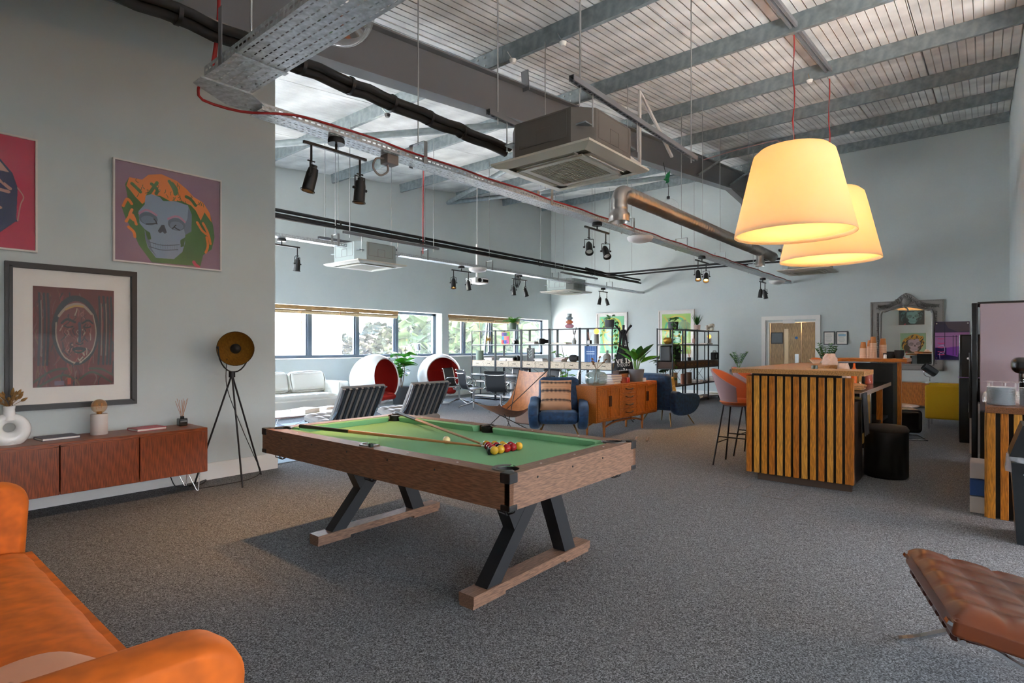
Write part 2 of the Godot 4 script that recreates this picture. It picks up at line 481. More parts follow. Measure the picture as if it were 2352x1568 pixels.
func roof() -> void:
	var top := Node3D.new()
	top.name = "ceiling"; add_child(top)
	tag(top, "white ribbed metal roof sheets between grey purlins", "", "", "structure")
	# sheet panels run up the slope, 1.09 m wide, with fine grooves
	var L := 17.3
	var sl := Basis(V(1, RS, 0).normalized(), V(-RS, 1, 0).normalized(), V(0, 0, 1))
	var len_ := L * sqrt(1 + RS * RS)
	var s := g()
	var w := 1.078
	var pitch := w / 11.0
	for i in 11:
		var z0 := -w / 2 + i * pitch
		var a := z0; var b := z0 + pitch - 0.016; var c := z0 + pitch - 0.008; var e := z0 + pitch
		s.quad(V(0, 0, a), V(len_, 0, a), V(len_, 0, b), V(0, 0, b), V(0, -1, 0))
		s.quad(V(0, 0, b), V(len_, 0, b), V(len_, 0.005, c), V(0, 0.005, c), V(0, -1, -1).normalized())
		s.quad(V(0, 0.005, c), V(len_, 0.005, c), V(len_, 0, e), V(0, 0, e), V(0, -1, 1).normalized())
	for q in [-1, 1]: s.quad(V(0, 0, q * w / 2), V(len_, 0, q * w / 2), V(len_, 0.06, q * w / 2), V(0, 0.06, q * w / 2), V(0, 0, q))
	var mesh := s.mesh()
	for i in 16:
		var o := obj("roof_sheet", mesh, mats.sheet, top)
		o.transform = Transform3D(sl, V(-1.1, roof_y(-1.1), -(-0.4 - 3 * 1.09 + (i + 0.5) * 1.09)))
	var slab := g()
	slab.t = Transform3D(sl, V(-1.1, roof_y(-1.1), 0))
	slab.box(V(len_ / 2, 0.11, -3.8), V(len_, 0.1, 16.4))
	obj("roof_deck", slab, mt("dark_deck", "5a5a58", 0.8), top)
	# purlins
	var pu := g()
	var zlen := 11.45
	pu.prism(P2([0, 0, 0.065, 0, 0.065, 0.006, 0.006, 0.006, 0.006, 0.194, 0.065, 0.194, 0.065, 0.2, 0, 0.2]), -zlen, 4.0 - 0.02)
	var pm := pu.mesh()
	var pu2 := g().prism(P2([0, 0, 0.065, 0, 0.065, 0.006, 0.006, 0.006, 0.006, 0.194, 0.065, 0.194, 0.065, 0.2, 0, 0.2]), -zlen, 0.38).mesh()
	var sleeve := g().box(V(-0.006, 0.1, 0), V(0.01, 0.19, 0.7)).mesh()
	var bolt := g().cyl(V(0, 0, 0), 0.014, 0.014, 6, Basis(V(0, 1, 0), V(-1, 0, 0), V(0, 0, 1))).mesh()
	var names := ["behind the photographer's end", "above the tray corner", "next to the big ceiling cassette", "just past the big ceiling cassette", "carrying the nearer big pendant", "carrying the farther big pendant", "second from the end wall", "beside the end wall"]
	var k := 0
	for a in [1.35, 3.33, 5.35, 7.3, 9.27, 11.28, 13.27, 15.27]:
		var p := thing("roof_purlin", "galvanised steel roof purlin " + ["over the print wall corner", "above the cable tray corner", "above the near cassette unit", "just beyond the near cassette unit", "from which the front shade hangs", "between the two big shades and the duct", "second from the end wall", "closest to the end wall"][k], "beam", V(a, roof_y(a) - 0.203, 0), 0, "steel roof purlins")
		k += 1
		p.rotation.z = atan(RS)
		obj("channel", pm if a < 8.5 else pu2, mats.galv, p)
		var sv := obj("sleeve", sleeve, mats.galv, p); sv.position = V(0, 0, -4.95)
		for q in [[0.05, 0.06], [0.05, -0.06], [0.15, 0.06], [0.15, -0.06]]:
			var b := obj("bolt", bolt, mats.brushed, sv); b.position = V(-0.012, q[0], q[1])
	# main rafter
	var rs := g()
	var ib := Basis(V(0, 0, 1), V(0, 1, 0), V(-1, 0, 0))
	var hh := 0.52
	var I := P2([-0.1, 0, 0.1, 0, 0.1, 0.022, 0.01, 0.022, 0.01, hh - 0.022, 0.1, hh - 0.022, 0.1, hh, -0.1, hh, -0.1, hh - 0.022, -0.01, hh - 0.022, -0.01, 0.022, -0.1, 0.022])
	var rt := thing("steel_rafter", "deep grey steel rafter running up under the purlins", "beam", V(-0.9, roof_y(-0.9) - 0.205 - hh, -4.95))
	rt.rotation.z = atan(RS)
	rs.prism(I, 0, -16.75, ib)
	obj("girder", rs, mats.steel_grey, rt)
	obj("haunch", g().prism(P2([15.4, 0, 16.75, 0, 16.75, -0.28]), -0.08, 0.08), mats.steel_grey, rt)
	obj("end_plate", g().box(V(16.72, 0.12, 0), V(0.03, 0.86, 0.22)), mats.steel_grey, rt)
	obj("cleat_plate", g().box(V(7.15, 0.62, 0.06), V(0.012, 0.34, 0.12)), mats.steel_grey, rt)
	for a in [[2.6, 0.0], [13.2, 0.0], [15.2, 0.0]]:
		obj("knee_brace", g().bar(V(a[0], 0.06, 0.1), V(a[0] + 0.9, 0.54, 0.45), 0.04, 0.04), mats.galv, rt)
	# round bracing tubes
	var br := [[V(3.2, 0, -10.9), V(7.6, 0, -5.05)], [V(10.9, 0, -11.4), V(13.9, 0, -5.05)], [V(10.9, 0, -11.4), V(8.0, 0, -5.05)]]
	var lab := ["grey round roof brace rising from the tray spotlights to the rafter", "grey round roof brace from the window wall towards the mirror ball", "grey round roof brace from the window wall back to the rafter"]
	for i in 3:
		var p: Vector3 = br[i][0]; var q: Vector3 = br[i][1]
		p.y = roof_y(p.x) - 0.33; q.y = roof_y(q.x) - 0.33
		one("bracing_tube", g().tube([Vector3.ZERO, q - p], 0.057, 14), mats.galv, lab[i], "brace", "round roof braces", p)

func windows() -> void:
	# dark blue grey frames set back in the reveals, each pane its own part
	var zf := -11.79
	var y0 := 1.11; var y1 := 2.285
	var sets := [[-0.3, 10.77, []], [11.03, 15.72, []]]
	for px in [710, 819, 909]: sets[0][2].append(pb(px, 760, 11.79).x)
	sets[0][2].insert(0, sets[0][2][0] - 1.9); sets[0][2].insert(0, sets[0][2][0] - 1.9); sets[0][2].insert(0, sets[0][2][0] - 1.9)
	for px in [1064, 1127, 1186]: sets[1][2].append(pb(px, 760, 11.79).x)
	var k := 1
	for w in sets:
		var n := Node3D.new()
		n.name = "window_%d" % k
		add_child(n); n.position = V(w[0], y0, zf)
		tag(n, ["long strip window behind the sofa and ball chairs", "long strip window behind the open shelving"][k - 1], "", "", "structure")
		var W: float = w[1] - w[0]; var H := y1 - y0
		var f := g().box(V(W / 2, 0.035, 0), V(W, 0.07, 0.07)).box(V(W / 2, H - 0.03, 0), V(W, 0.06, 0.07)).box(V(0.03, H / 2, 0), V(0.06, H, 0.07)).box(V(W - 0.05, H / 2, 0), V(0.1, H, 0.07))
		obj("frame", f, mats.frame_blue, n)
		var xs: Array = w[2]
		var prev := 0.06
		for x in xs + [W + w[0] - 0.05]:
			var c: float = x - w[0]
			if c < W - 0.2: obj("mullion", g().box(V(c, H / 2, 0), V(0.1, H - 0.1, 0.09)).box(V(c - 0.075, H / 2, -0.01), V(0.035, H - 0.13, 0.05)), mats.frame_blue, n)
			obj("pane", g().box(V((prev + c) / 2, H / 2, -0.01), V(c - prev - 0.05, H - 0.12, 0.008)), glass("pane_glass", Color(1, 1, 1, 0.06)), n)
			prev = c + 0.05
		obj("sill", g().box(V(W / 2, -0.01, 0.17), V(W, 0.02, 0.3)), mats.white_paint, n)
		k += 1
	# unseen low strip window, added and shaped to light the ceiling
	var n := Node3D.new()
	n.name = "window_3"; add_child(n); n.position = V(1.3, 0.15, 4.1)
	tag(n, "", "", "", "structure")
	var f := g().box(V(3.65, 0.015, 0), V(7.3, 0.03, 0.08)).box(V(3.65, 1.485, 0), V(7.3, 0.03, 0.08))
	for i in 5: f.box(V(0.02 + i * 1.815, 0.75, 0), V(0.04, 1.5, 0.08))
	obj("frame", f, mats.frame_blue, n)
	for i in 4: obj("pane", g().box(V(0.93 + i * 1.815, 0.75, 0), V(1.76, 1.44, 0.008)), mats.pane_glass, n)
	n = Node3D.new()
	n.name = "window_5"; add_child(n); n.position = V(-0.7, 1.65, 4.1)  # unseen window, added to give the near furniture cool daylight
	tag(n, "", "", "", "structure")
	obj("frame", g().box(V(0.8, 0.02, 0), V(1.6, 0.04, 0.08)).box(V(0.8, 0.83, 0), V(1.6, 0.04, 0.08)), mats.frame_blue, n)
	obj("pane", g().box(V(0.8, 0.42, 0), V(1.6, 0.8, 0.008)), mats.pane_glass, n)
	n = Node3D.new()
	n.name = "window_4"; add_child(n); n.position = V(-1.0, 3.0, -8.95)  # unseen high window, added to brighten the lounge and end wall
	tag(n, "", "", "", "structure")
	f = g().box(V(0, 0.03, 0), V(0.08, 0.06, 5.0)).box(V(0, 1.07, 0), V(0.08, 0.06, 5.0))
	for i in 4: f.box(V(0, 0.55, -2.46 + i * 1.64), V(0.08, 1.1, 0.08))
	obj("frame", f, mats.frame_blue, n)
	for i in 3: obj("pane", g().box(V(0, 0.55, -1.64 + i * 1.64), V(0.008, 1.04, 1.56)), mats.pane_glass, n)
	# rolled bamboo blinds with timber head rails
	for b in [[635, 916, "window behind the sofa"], [1031, 1195, "window behind the shelving"]]:
		var p0 := pb(b[0], 705, 11.47); var p1 := pb(b[1], 735, 11.47)
		if b[0] == 635: p0.x -= 1.2
		var ww := p1.x - p0.x
		var t := thing("bamboo_blind", "rolled up bamboo blind on the " + b[2], "blind", V((p0.x + p1.x) / 2, 2.285, -11.56), 0, "bamboo blinds")
		obj("head_rail", g().box(V(0, -0.055, 0.04), V(ww, 0.085, 0.06)), mt("bamboo_rail", "c9a06a", 0.5, 0, "grain", V(0.5, 8, 8)), t)
		for i in 3: obj("rolled_slats", g().tube([V(-ww / 2, -0.13 - (i % 2) * 0.03, 0.03 - i * 0.022), V(ww / 2, -0.13 - (i % 2) * 0.03, 0.03 - i * 0.022)], 0.027, 8), mt("bamboo", "cdb284", 0.6, 0, "grain", V(3, 20, 20)), t)
		for q in [0.25, 0.62]: obj("tie", g().box(V(-ww / 2 + ww * q, -0.13, 0.06), V(0.02, 0.09, 0.015)), mt("cord", "b98f6c", 0.8), t)
		obj("cord", g().tube([V(-ww * 0.1, -0.12, 0.07), V(-ww * 0.1, -0.5, 0.07), V(-ww * 0.1 + 0.01, -0.85, 0.06)], 0.006, 5), mats.cord, t)
	# outward opened sash in the second window
	one("open_sash", g().box(V(0, 0.55, 0), V(0.05, 1.1, 0.06)).box(V(0.25, 0.03, 0.12), V(0.5, 0.05, 0.05)), mats.frame_blue, "tilted open window sash behind the shelving", "window", "", pb(1112, 812, 11.75)).rotation.z = -0.14

func outside() -> void:
	struct("ground", g().box(V(20, -3.7, -76), V(260, 0.2, 120)), mt("yard", "d6d2ca", 0.9, 0, "cloud", V(0.05, 0.05, 0.05)), "pale concrete yard outside the windows")
	struct("wall_light_block", g().box(V(4, -0.9, 13.0), V(60, 5.4, 0.3)), mt("light_block_dark", "3c3a36", 0.9), "dark unseen wall added to block low daylight")  # added out of view: stops shallow light, lets steep light reach the ceiling
# ---------- services under the roof ----------
func perforated(s: G, o: Vector3, du: Vector3, dv: Vector3, L: float, W: float, rows: int, pitch := 0.05, slot := 0.03, sw := 0.008, nn := Vector3.DOWN) -> void:
	var gap := W / rows
	for r in rows + 1:
		var a := 0.0 if r == 0 else (r - 0.5) * gap + sw / 2
		var b := W if r == rows else (r + 0.5) * gap - sw / 2
		s.quad(o + dv * a, o + du * L + dv * a, o + du * L + dv * b, o + dv * b, nn)
	for r in rows:
		var a := (r + 0.5) * gap - sw / 2
		var x := 0.0
		var k := 0
		while x < L:
			var st := x + (pitch * 0.5 if r % 2 else 0.0)
			var e := minf(st + pitch - slot, L)
			if e > st: s.quad(o + du * st + dv * a, o + du * e + dv * a, o + du * e + dv * (a + sw), o + du * st + dv * (a + sw), nn)
			x += pitch
			k += 1

func rod_to_roof(at: Vector3, parent: Node, r := 0.006) -> void:
	obj("threaded_rod", g().tube([at, V(at.x, roof_y(at.x) - 0.19, at.z)], r, 6), mats.brushed, parent)

func tray(label: String, a0: float, a1: float, z: float, y: float, w: float, hang: Array) -> Node3D:
	var t := thing("cable_tray", label, "cable tray", V(a0, y, z), 0, "perforated cable trays")
	var s := g()
	var L := a1 - a0
	perforated(s, V(0, 0, -w / 2), V(1, 0, 0), V(0, 0, 1), L, w, 4)
	obj("perforated_base", s, mats.galv_bright, t)
	for q in [-1.0, 1.0]:
		s = g()
		perforated(s, V(0, 0, q * w / 2), V(1, 0, 0), V(0, 1, 0), L, 0.05, 1, 0.05, 0.03, 0.012, V(0, 0, q))
		s.quad(V(0, 0.05, q * w / 2), V(L, 0.05, q * w / 2), V(L, 0.05, q * (w / 2 - 0.012)), V(0, 0.05, q * (w / 2 - 0.012)), Vector3.UP)
		obj("side_rail", s, mats.galv_bright, t)
	for a in hang:
		var x: float = a - a0
		obj("hanger", g().box(V(x, 0.09, -w / 2 - 0.01), V(0.04, 0.2, 0.004)).box(V(x, 0.09, w / 2 + 0.01), V(0.04, 0.2, 0.004)).box(V(x, 0.19, 0), V(0.04, 0.004, w + 0.02)), mats.brushed, t)
		obj("threaded_rod", g().tube([V(x, 0.18, 0), V(x, roof_y(a) - 0.19 - y, 0)], 0.006, 6), mats.brushed, t)
	return t

func spot_pair(label: String, at: Vector3, half: float, spots: Array) -> void:
	# rose under the tray, short bar, two yoked spotlights; spots = [x offset, pitch, yaw, lit]
	var t := thing("spotlight_bar", label, "spotlight", at, 0, "pairs of black track spotlights")
	obj("ceiling_rose", g().lathe(PR([0, 0, 0.06, 0, 0.065, -0.015, 0.065, -0.045, 0, -0.045]), 18), mats.black, t)
	obj("bar", g().box(V(0, -0.1, 0), V(half * 2 + 0.06, 0.022, 0.022)).tube([V(0, -0.04, 0), V(0, -0.1, 0)], 0.01, 8), mats.black, t)
	for sp in spots:
		var n := Node3D.new()
		n.name = "spotlight"
		t.add_child(n, true)
		n.position = V(sp[0], -0.1, 0)
		obj("stem", g().tube([V(0, 0, 0), V(0, -0.15, 0)], 0.009, 8).tube([V(-0.03, -0.13, 0), V(0.03, -0.13, 0)], 0.006, 6), mats.black, n)
		var b := Basis.from_euler(V(0, sp[2], 0))
		obj("yoke", g().tube([b * V(-0.055, -0.25, 0), b * V(-0.055, -0.15, 0), b * V(0.055, -0.15, 0), b * V(0.055, -0.25, 0)], 0.006, 6).tube([b * V(-0.075, -0.25, 0), b * V(-0.05, -0.25, 0)], 0.012, 8).tube([b * V(0.05, -0.25, 0), b * V(0.075, -0.25, 0)], 0.012, 8), mats.black, n)
		var hb := b * Basis(V(1, 0, 0), sp[1])
		var c := V(0, -0.25, 0)
		obj("can", g().lathe(PR([0, 0.09, 0.024, 0.09, 0.024, 0.07, 0.036, 0.065, 0.044, 0.02, 0.046, -0.1, 0.054, -0.105, 0.054, -0.115, 0.046, -0.113, 0.042, -0.095, 0.034, -0.02, 0, -0.015]), 16, c, hb), mats.black, n)
		if sp[3]:
			obj("bulb", g().lathe(PR([0, -0.09, 0.03, -0.084, 0.038, -0.07, 0.025, -0.03, 0, -0.025]), 14, c, hb), glow("spot_glow", Color(1, 0.72, 0.4), 6.0), n)
			var l := SpotLight3D.new()
			l.name = "spot_beam"
			l.light_color = Color(1, 0.76, 0.48); l.light_energy = 1.2; l.spot_angle = 40; l.spot_range = 20; l.light_size = 0.04; l.shadow_enabled = true; l.spot_attenuation = 2.0
			add_child(l, true)
			var w := at + V(sp[0], -0.1, 0) + c + hb * V(0, -0.13, 0)
			l.look_at_from_position(w, w + hb * V(0, -1, 0.001), Vector3.RIGHT)
		else:
			obj("lens", g().lathe(PR([0, -0.08, 0.04, -0.085]), 14, c, hb), mats.white_gloss, n)

func cassette(label: String, c: Vector3, rails: Array, body_mat: Material) -> void:
	# c: middle of the lower face
	var t := thing("ceiling_cassette", label, "air conditioner", c, 0, "ceiling cassette air conditioners")
	var W := 0.84; var ch := 0.14; var hh := 0.29
	var oc := func(w: float, k: float) -> PackedVector2Array: return P2([-w + k, -w, w - k, -w, w, -w + k, w, w - k, w - k, w, -w + k, w, -w, w - k, -w, -w + k])
	var up := Basis(V(1, 0, 0), V(0, 0, -1), V(0, 1, 0))
	obj("body", g().prism(oc.call(W / 2, ch), 0.05, 0.05 + hh, up), body_mat, t)
	# pressed knock-out outlines on the visible sides
	for sd in 4:
		var grv := g()
		var b := Basis(V(0, 1, 0), sd * PI / 2)
		for r in [[-0.24, 0.24, 0.07, 0.28], [-0.06, 0.08, 0.07, 0.19]]:
			for e in [[r[0], r[2], r[1], r[2]], [r[0], r[3], r[1], r[3]], [r[0], r[2], r[0], r[3]], [r[1], r[2], r[1], r[3]]]:
				grv.bar(b * V(e[0], 0.05 + e[1], W / 2 + 0.001), b * V(e[2], 0.05 + e[3], W / 2 + 0.001), 0.004, 0.003, b * V(0, 0, 1))
		obj("pressed_outline", grv, mt("seam_dark", "6f6a64", 0.55), t)
	for sx in [-1, 1]:
		for sz in [-1, 1]:
			obj("lug", g().box(V(sx * 0.36, 0.2, sz * 0.36), V(0.09, 0.012, 0.09)), mats.galv, t)
	# panel: bevelled square ring with four slots and a louvred intake
	var pw := 0.49
	var s := g()
	var rings := [[pw, 0.035], [pw, 0.018], [pw - 0.03, 0.0], [0.385, -0.004]]
	for i in 3:
		for sd in 4:
			var b := Basis(V(0, 1, 0), sd * PI / 2)
			var w0: float = rings[i][0]; var w1: float = rings[i + 1][0]
			s.quad(b * V(-w0, rings[i][1], w0), b * V(w0, rings[i][1], w0), b * V(w1, rings[i + 1][1], w1), b * V(-w1, rings[i + 1][1], w1), b * (V(0, -1, 0.2) if i > 0 else V(0, 0, 1)))
	s.quad(V(-pw, 0.035, -pw), V(pw, 0.035, -pw), V(pw, 0.035, pw), V(-pw, 0.035, pw), Vector3.UP)
	obj("panel", s, mt("ac_panel", "cfcabb", 0.45), t)
	s = g()
	for sd in 4:
		var b := Basis(V(0, 1, 0), sd * PI / 2)
		s.box(b * V(0, 0.0, 0.345), V(0.56 if sd % 2 == 0 else 0.06, 0.01, 0.06 if sd % 2 == 0 else 0.56))
	obj("air_slot", s, mt("slot_dark", "bdb8aa", 0.5), t)
	for sd in 4:
		var b := Basis(V(0, 1, 0), sd * PI / 2)
		obj("louvre", g().box(b * V(0, -0.012, 0.345), V(0.54, 0.004, 0.035), b * Basis(V(1, 0, 0), 0.35)), mats.ac_panel, t)
	obj("intake_frame", g().box(V(0, -0.006, 0.28), V(0.6, 0.016, 0.05)).box(V(0, -0.006, -0.28), V(0.6, 0.016, 0.05)).box(V(0.28, -0.006, 0), V(0.05, 0.016, 0.52)).box(V(-0.28, -0.006, 0), V(0.05, 0.016, 0.52)), mats.ac_panel, t)
	s = g()
	for i in 26: s.box(V(0, -0.008, -0.25 + i * 0.02), V(0.51, 0.008, 0.009))
	for i in 6: s.box(V(-0.25 + i * 0.1, -0.006, 0), V(0.006, 0.006, 0.51))
	obj("intake_grille", s, mt("ac_grille", "a9a48f", 0.5), t)
	obj("intake_void", g().box(V(0, 0.004, 0), V(0.52, 0.006, 0.52)), mats.slot_dark, t)
	for r in rails:
		var z: float = r[0]; var a0: float = r[1]; var a1: float = r[2]
		var rl := g().box(V((a0 + a1) / 2, 0.45, z), V(a1 - a0, 0.004, 0.041)).box(V((a0 + a1) / 2, 0.432, z - 0.0205), V(a1 - a0, 0.041, 0.004)).box(V((a0 + a1) / 2, 0.432, z + 0.0205), V(a1 - a0, 0.041, 0.004))
		rl.box(V((a0 + a1) / 2, 0.412, z - 0.015), V(a1 - a0, 0.004, 0.012)).box(V((a0 + a1) / 2, 0.412, z + 0.015), V(a1 - a0, 0.004, 0.012))
		for i in int((a1 - a0) / 0.06): rl.box(V(a0 + 0.03 + i * 0.06, 0.412, z), V(0.02, 0.004, 0.02))
		obj("support_rail", rl, mats.steel_grey, t)
		for x in [a0 + 0.12, a1 - 0.12]: obj("threaded_rod", g().tube([V(x, 0.36, z), V(x, roof_y(c.x + x) - 0.19 - c.y, z)], 0.006, 6), mats.brushed, t)
		for x in [-0.36, 0.36]: obj("drop_rod", g().tube([V(x, 0.44, z), V(x, 0.16, z)], 0.006, 6), mats.brushed, t)

func pendant(label: String, at: Vector3, strut: float) -> void:
	# at: middle of the lower rim
	var t := thing("pendant_shade", label, "lamp", at, 0, "giant cream pendant shades")
	var h := 1.02; var r0 := 0.66; var r1 := 0.43
	var prof := PR([r0 - 0.008, 0.0, r0, 0.0, r0 - 0.005, 0.03, r1 + 0.035, h - 0.16, r1 + 0.01, h - 0.07, r1 - 0.05, h - 0.015, r1 - 0.12, h, 0.05, h + 0.004, 0.05, h - 0.004, r1 - 0.12, h - 0.008, r1 + 0.02, h - 0.16, r0 - 0.008, 0.0])
	var m := glow("shade_cream", Color("ffdc9a"), 0.0)
	m.albedo_color = Color("f6e8cc"); m.emission_enabled = false; m.backlight_enabled = true; m.backlight = Color(0.96, 0.88, 0.7); m.roughness = 0.6
	obj("shade", g().lathe(prof, 56), m, t)
	obj("inner_diffuser", g().lathe(PR([0, 0.04, r0 - 0.03, 0.04]), 48), diffuser(), t)
	obj("top_cap", g().cyl(V(0, h, 0), 0.07, 0.05, 16), mats.brushed, t)
	obj("bulb_cluster", g().sph(V(0, 0.5, 0), V(0.11, 0.14, 0.11), 10), glow("bulb_glow", Color(1, 0.74, 0.4), 1.5), t)
	var top := roof_y(at.x) - 0.25 - at.y
	obj("steel_wire", g().tube([V(0, h, 0), V(0, top, 0)], 0.004, 5), mats.brushed, t)
	var pts := []
	for i in 9: pts.append(V(0.012 * sin(i * 2.3), lerpf(h, top, i / 8.0), 0.01 * cos(i * 1.7)))
	obj("red_cable", g().tube(pts, 0.007, 6), mats.cable_red, t)
	for q in [-0.03, 0.03]: obj("ceiling_strut", g().box(V(-strut / 2 + 0.1, top + 0.02, q), V(strut, 0.05, 0.03), Basis(V(0, 0, 1), atan(RS))), mats.steel_grey, t)
	var l := omni("pendant_bulb", at + V(0, 0.5, 0), Color(1, 0.83, 0.62), 0.44, 0.12)

func diffuser() -> StandardMaterial3D:
	if mats.has("diffuser"): return mats.diffuser
	var m := mt("diffuser", "f7e6cc", 0.7)
	m.backlight_enabled = true; m.backlight = Color(1, 0.9, 0.75)
	return m

func services() -> void:
	var y := 3.0
	tray("long perforated cable tray with a red cable running under the rafter", 1.9, 15.86, -3.92, y, 0.18, [3.38, 5.3, 7.28, 9.15, 10.96, 13.0])
	tray("perforated cable tray below the black pipe bundle along the window side", 3.2, 15.86, -8.05, 2.99, 0.16, [5.2, 7.1, 8.9, 11.3, 13.9])
	# wide tray from the photographer's side with its corner piece
	var t := thing("cable_tray", "wide perforated cable tray coming from overhead with a bolted corner", "cable tray", V(1.62, 3.03, -3.7), 0, "perforated cable trays")
	var s := g()
	perforated(s, V(-0.15, 0, 0), V(0, 0, 1), V(1, 0, 0), 4.2, 0.3, 6)
	obj("perforated_base", s, mats.galv_bright, t)
	for q in [-1.0, 1.0]:
		s = g()
		perforated(s, V(q * 0.15, 0, 0), V(0, 0, 1), V(0, 1, 0), 4.2, 0.06, 1, 0.05, 0.03, 0.014, V(q, 0, 0))
		obj("side_rail", s, mats.galv_bright, t)
	obj("joint_plate", g().box(V(0, -0.004, 0.42), V(0.32, 0.004, 0.04)), mats.galv_bright, t)
	var el := g().prism(P2([-0.16, 0.02, 0.16, 0.02, 0.3, 0.13, 0.3, 0.31, 0.12, 0.31, -0.16, 0.14]), -0.003, 0.003, Basis(V(1, 0, 0), V(0, 0, -1), V(0, 1, 0)))
	obj("corner_plate", el, mats.galv_bright, t)
	for q in [[-0.08, 0.06], [0.06, 0.05], [0.12, -0.03], [0.2, -0.2], [0.26, -0.25], [-0.05, -0.05], [0.02, 0.2], [0.1, 0.16]]: obj("bolt", g().cyl(V(q[0], -0.014, q[1]), 0.009, 0.012, 6), mats.brushed, t)
	obj("threaded_rod", g().tube([V(-0.12, 0.06, 0.55), V(-0.12, 1.4, 0.55)], 0.007, 6), mats.brushed, t)
	obj("strap", g().box(V(-0.16, 0.16, 0.25), V(0.004, 0.34, 0.045)), mats.steel_grey, t)
	# red fire cables
	var pts := [V(1.5, 4.55, -3.55), V(1.5, 3.9, -3.58), V(1.52, 3.4, -3.62), V(1.5, 3.09, -3.66)]
	one("fire_cable", g().tube(spline(pts, 6), 0.009, 6).tube(spline([V(1.52, 4.55, -3.57), V(1.525, 3.9, -3.6), V(1.53, 3.4, -3.64), V(1.52, 3.09, -3.68)], 6), 0.009, 6), mats.cable_red, "red fire cable dropping from the roof to the tray corner", "cable", "red fire cables")
	pts = [V(1.5, 3.02, -3.86), V(1.56, 2.985, -3.95), V(1.8, 2.98, -3.93), V(2.0, 3.0, -3.82), V(2.2, 3.04, -3.82)]
	for i in 40: pts.append(V(2.5 + i * 0.34, 3.055 + 0.006 * sin(i * 2.1), -3.825 + 0.004 * sin(i * 1.3)))
	one("fire_cable", g().tube(spline(pts, 3), 0.009, 6), mats.cable_red, "red fire cable lying along the top edge of the long tray", "cable", "red fire cables")
	one("fire_cable", g().tube([V(0, 0, 0), V(0.0, 0.7, 0.0), V(0.01, 1.55, 0.0)], 0.009, 6), mats.cable_red, "red fire cable hanging vertically to the pipe bundle", "cable", "red fire cables", V(7.06, 3.1, -8.05))
	# insulated pipes
	var pm := mt("insulation", "242425", 0.75)
	t = thing("insulated_pipes", "pair of thick black insulated pipes feeding the near cassette", "pipe", V(0.25, 3.24, -3.56), 0, "black insulated pipe runs")
	for q in [[0.0, 0.0, 0.034], [0.03, 0.06, 0.028]]:
		pts = []
		for i in 30: pts.append(V(i * 0.135, q[0] + 0.008 * sin(i * 1.9), q[1] + 0.006 * sin(i * 2.7)))
		obj("pipe", g().tube(pts, q[2], 10), pm, t)
	obj("flex", g().tube([V(0, 0.05, 0.04), V(1.6, 0.06, 0.05), V(3.9, 0.05, 0.04)], 0.008, 6), mt("flex_grey", "8a807a", 0.7), t)
	for i in 9: obj("tie", g().lathe(PR([0.056, -0.012, 0.062, -0.012, 0.062, 0.012, 0.056, 0.012]), 14, V(0.25 + i * 0.38, 0.015, 0.03), Basis(V(0, 1, 0), V(1, 0, 0), V(0, 0, 1))), mats.black, t)
	t = thing("insulated_pipes", "bundle of long black insulated pipes above the window-side tray", "pipe", V(3.2, 3.4, -8.12), 0, "black insulated pipe runs")
	for q in [[0.0, 0.03, 0.026], [-0.06, -0.03, 0.032], [-0.1, 0.06, 0.022]]: obj("pipe", g().tube([V(0, q[0], q[1]), V(12.6, q[0] + 0.01, q[1])], q[2], 10), pm, t)
	obj("flex", g().tube(spline([V(0, -0.11, 0.02), V(1.6, -0.12, 0.04), V(3.5, -0.09, 0.05), V(6, -0.12, 0.05), V(9, -0.08, 0.05), V(12.5, -0.1, 0.05)], 6), 0.009, 6), mats.flex_grey, t)
	for a in [2.1, 3.9, 7.6, 9.9]:
		obj("clip", g().lathe(PR([0.07, -0.015, 0.076, -0.015, 0.076, 0.015, 0.07, 0.015]), 12, V(a, -0.04, 0), Basis(V(0, 1, 0), V(1, 0, 0), V(0, 0, 1))), mats.black, t)
		obj("threaded_rod", g().tube([V(a, 0, 0), V(a, roof_y(a + 3.2) - 0.19 - 3.4, 0)], 0.006, 6), mats.brushed, t)
	t = thing("insulated_pipes", "black insulated pipes crossing from the bundle to the duct", "pipe", V(13.6, 3.36, -8.1), 0, "black insulated pipe runs")
	for q in [[0.0, 0.0, 0.026], [-0.06, 0.05, 0.022]]: obj("pipe", g().tube(spline([V(-1.0 + q[1], q[0] + 0.06, 0.1), V(-0.2 + q[1], q[0] + 0.05, 0.06), V(q[1], q[0], 0.4), V(q[1], q[0], 2.4), V(q[1], q[0] - 0.02, 4.75)], 6), q[2], 8), pm, t)
	for a in [0.9, 2.6, 4.1]: obj("threaded_rod", g().tube([V(0, 0, a), V(0, roof_y(13.6) - 0.19 - 3.36, a)], 0.006, 6), mats.brushed, t)
	# cassettes
	var bm := mt("ac_body", "6f6a64", 0.55, 0.35)
	var bl := mt("ac_body_pale", "9ba5a3", 0.55, 0.35)
	cassette("large grey ceiling cassette air conditioner hanging over the pool table", V(4.08, 2.88, -2.74), [[-0.42, -0.6, 0.9], [0.44, -0.65, 1.65]], bm)
	cassette("ceiling cassette air conditioner over the white sofa", V(5.78, 2.72, -8.05), [[-0.3, -0.7, 0.9], [0.4, -0.7, 1.3]], bl)
	cassette("ceiling cassette air conditioner over the meeting table and shelving", V(12.35, 2.78, -8.45), [[0.4, -0.8, 0.9]], bl)
	cassette("ceiling cassette air conditioner at the end of the duct", V(13.1, 2.93, -2.85), [[-0.4, -0.6, 0.6]], bl)
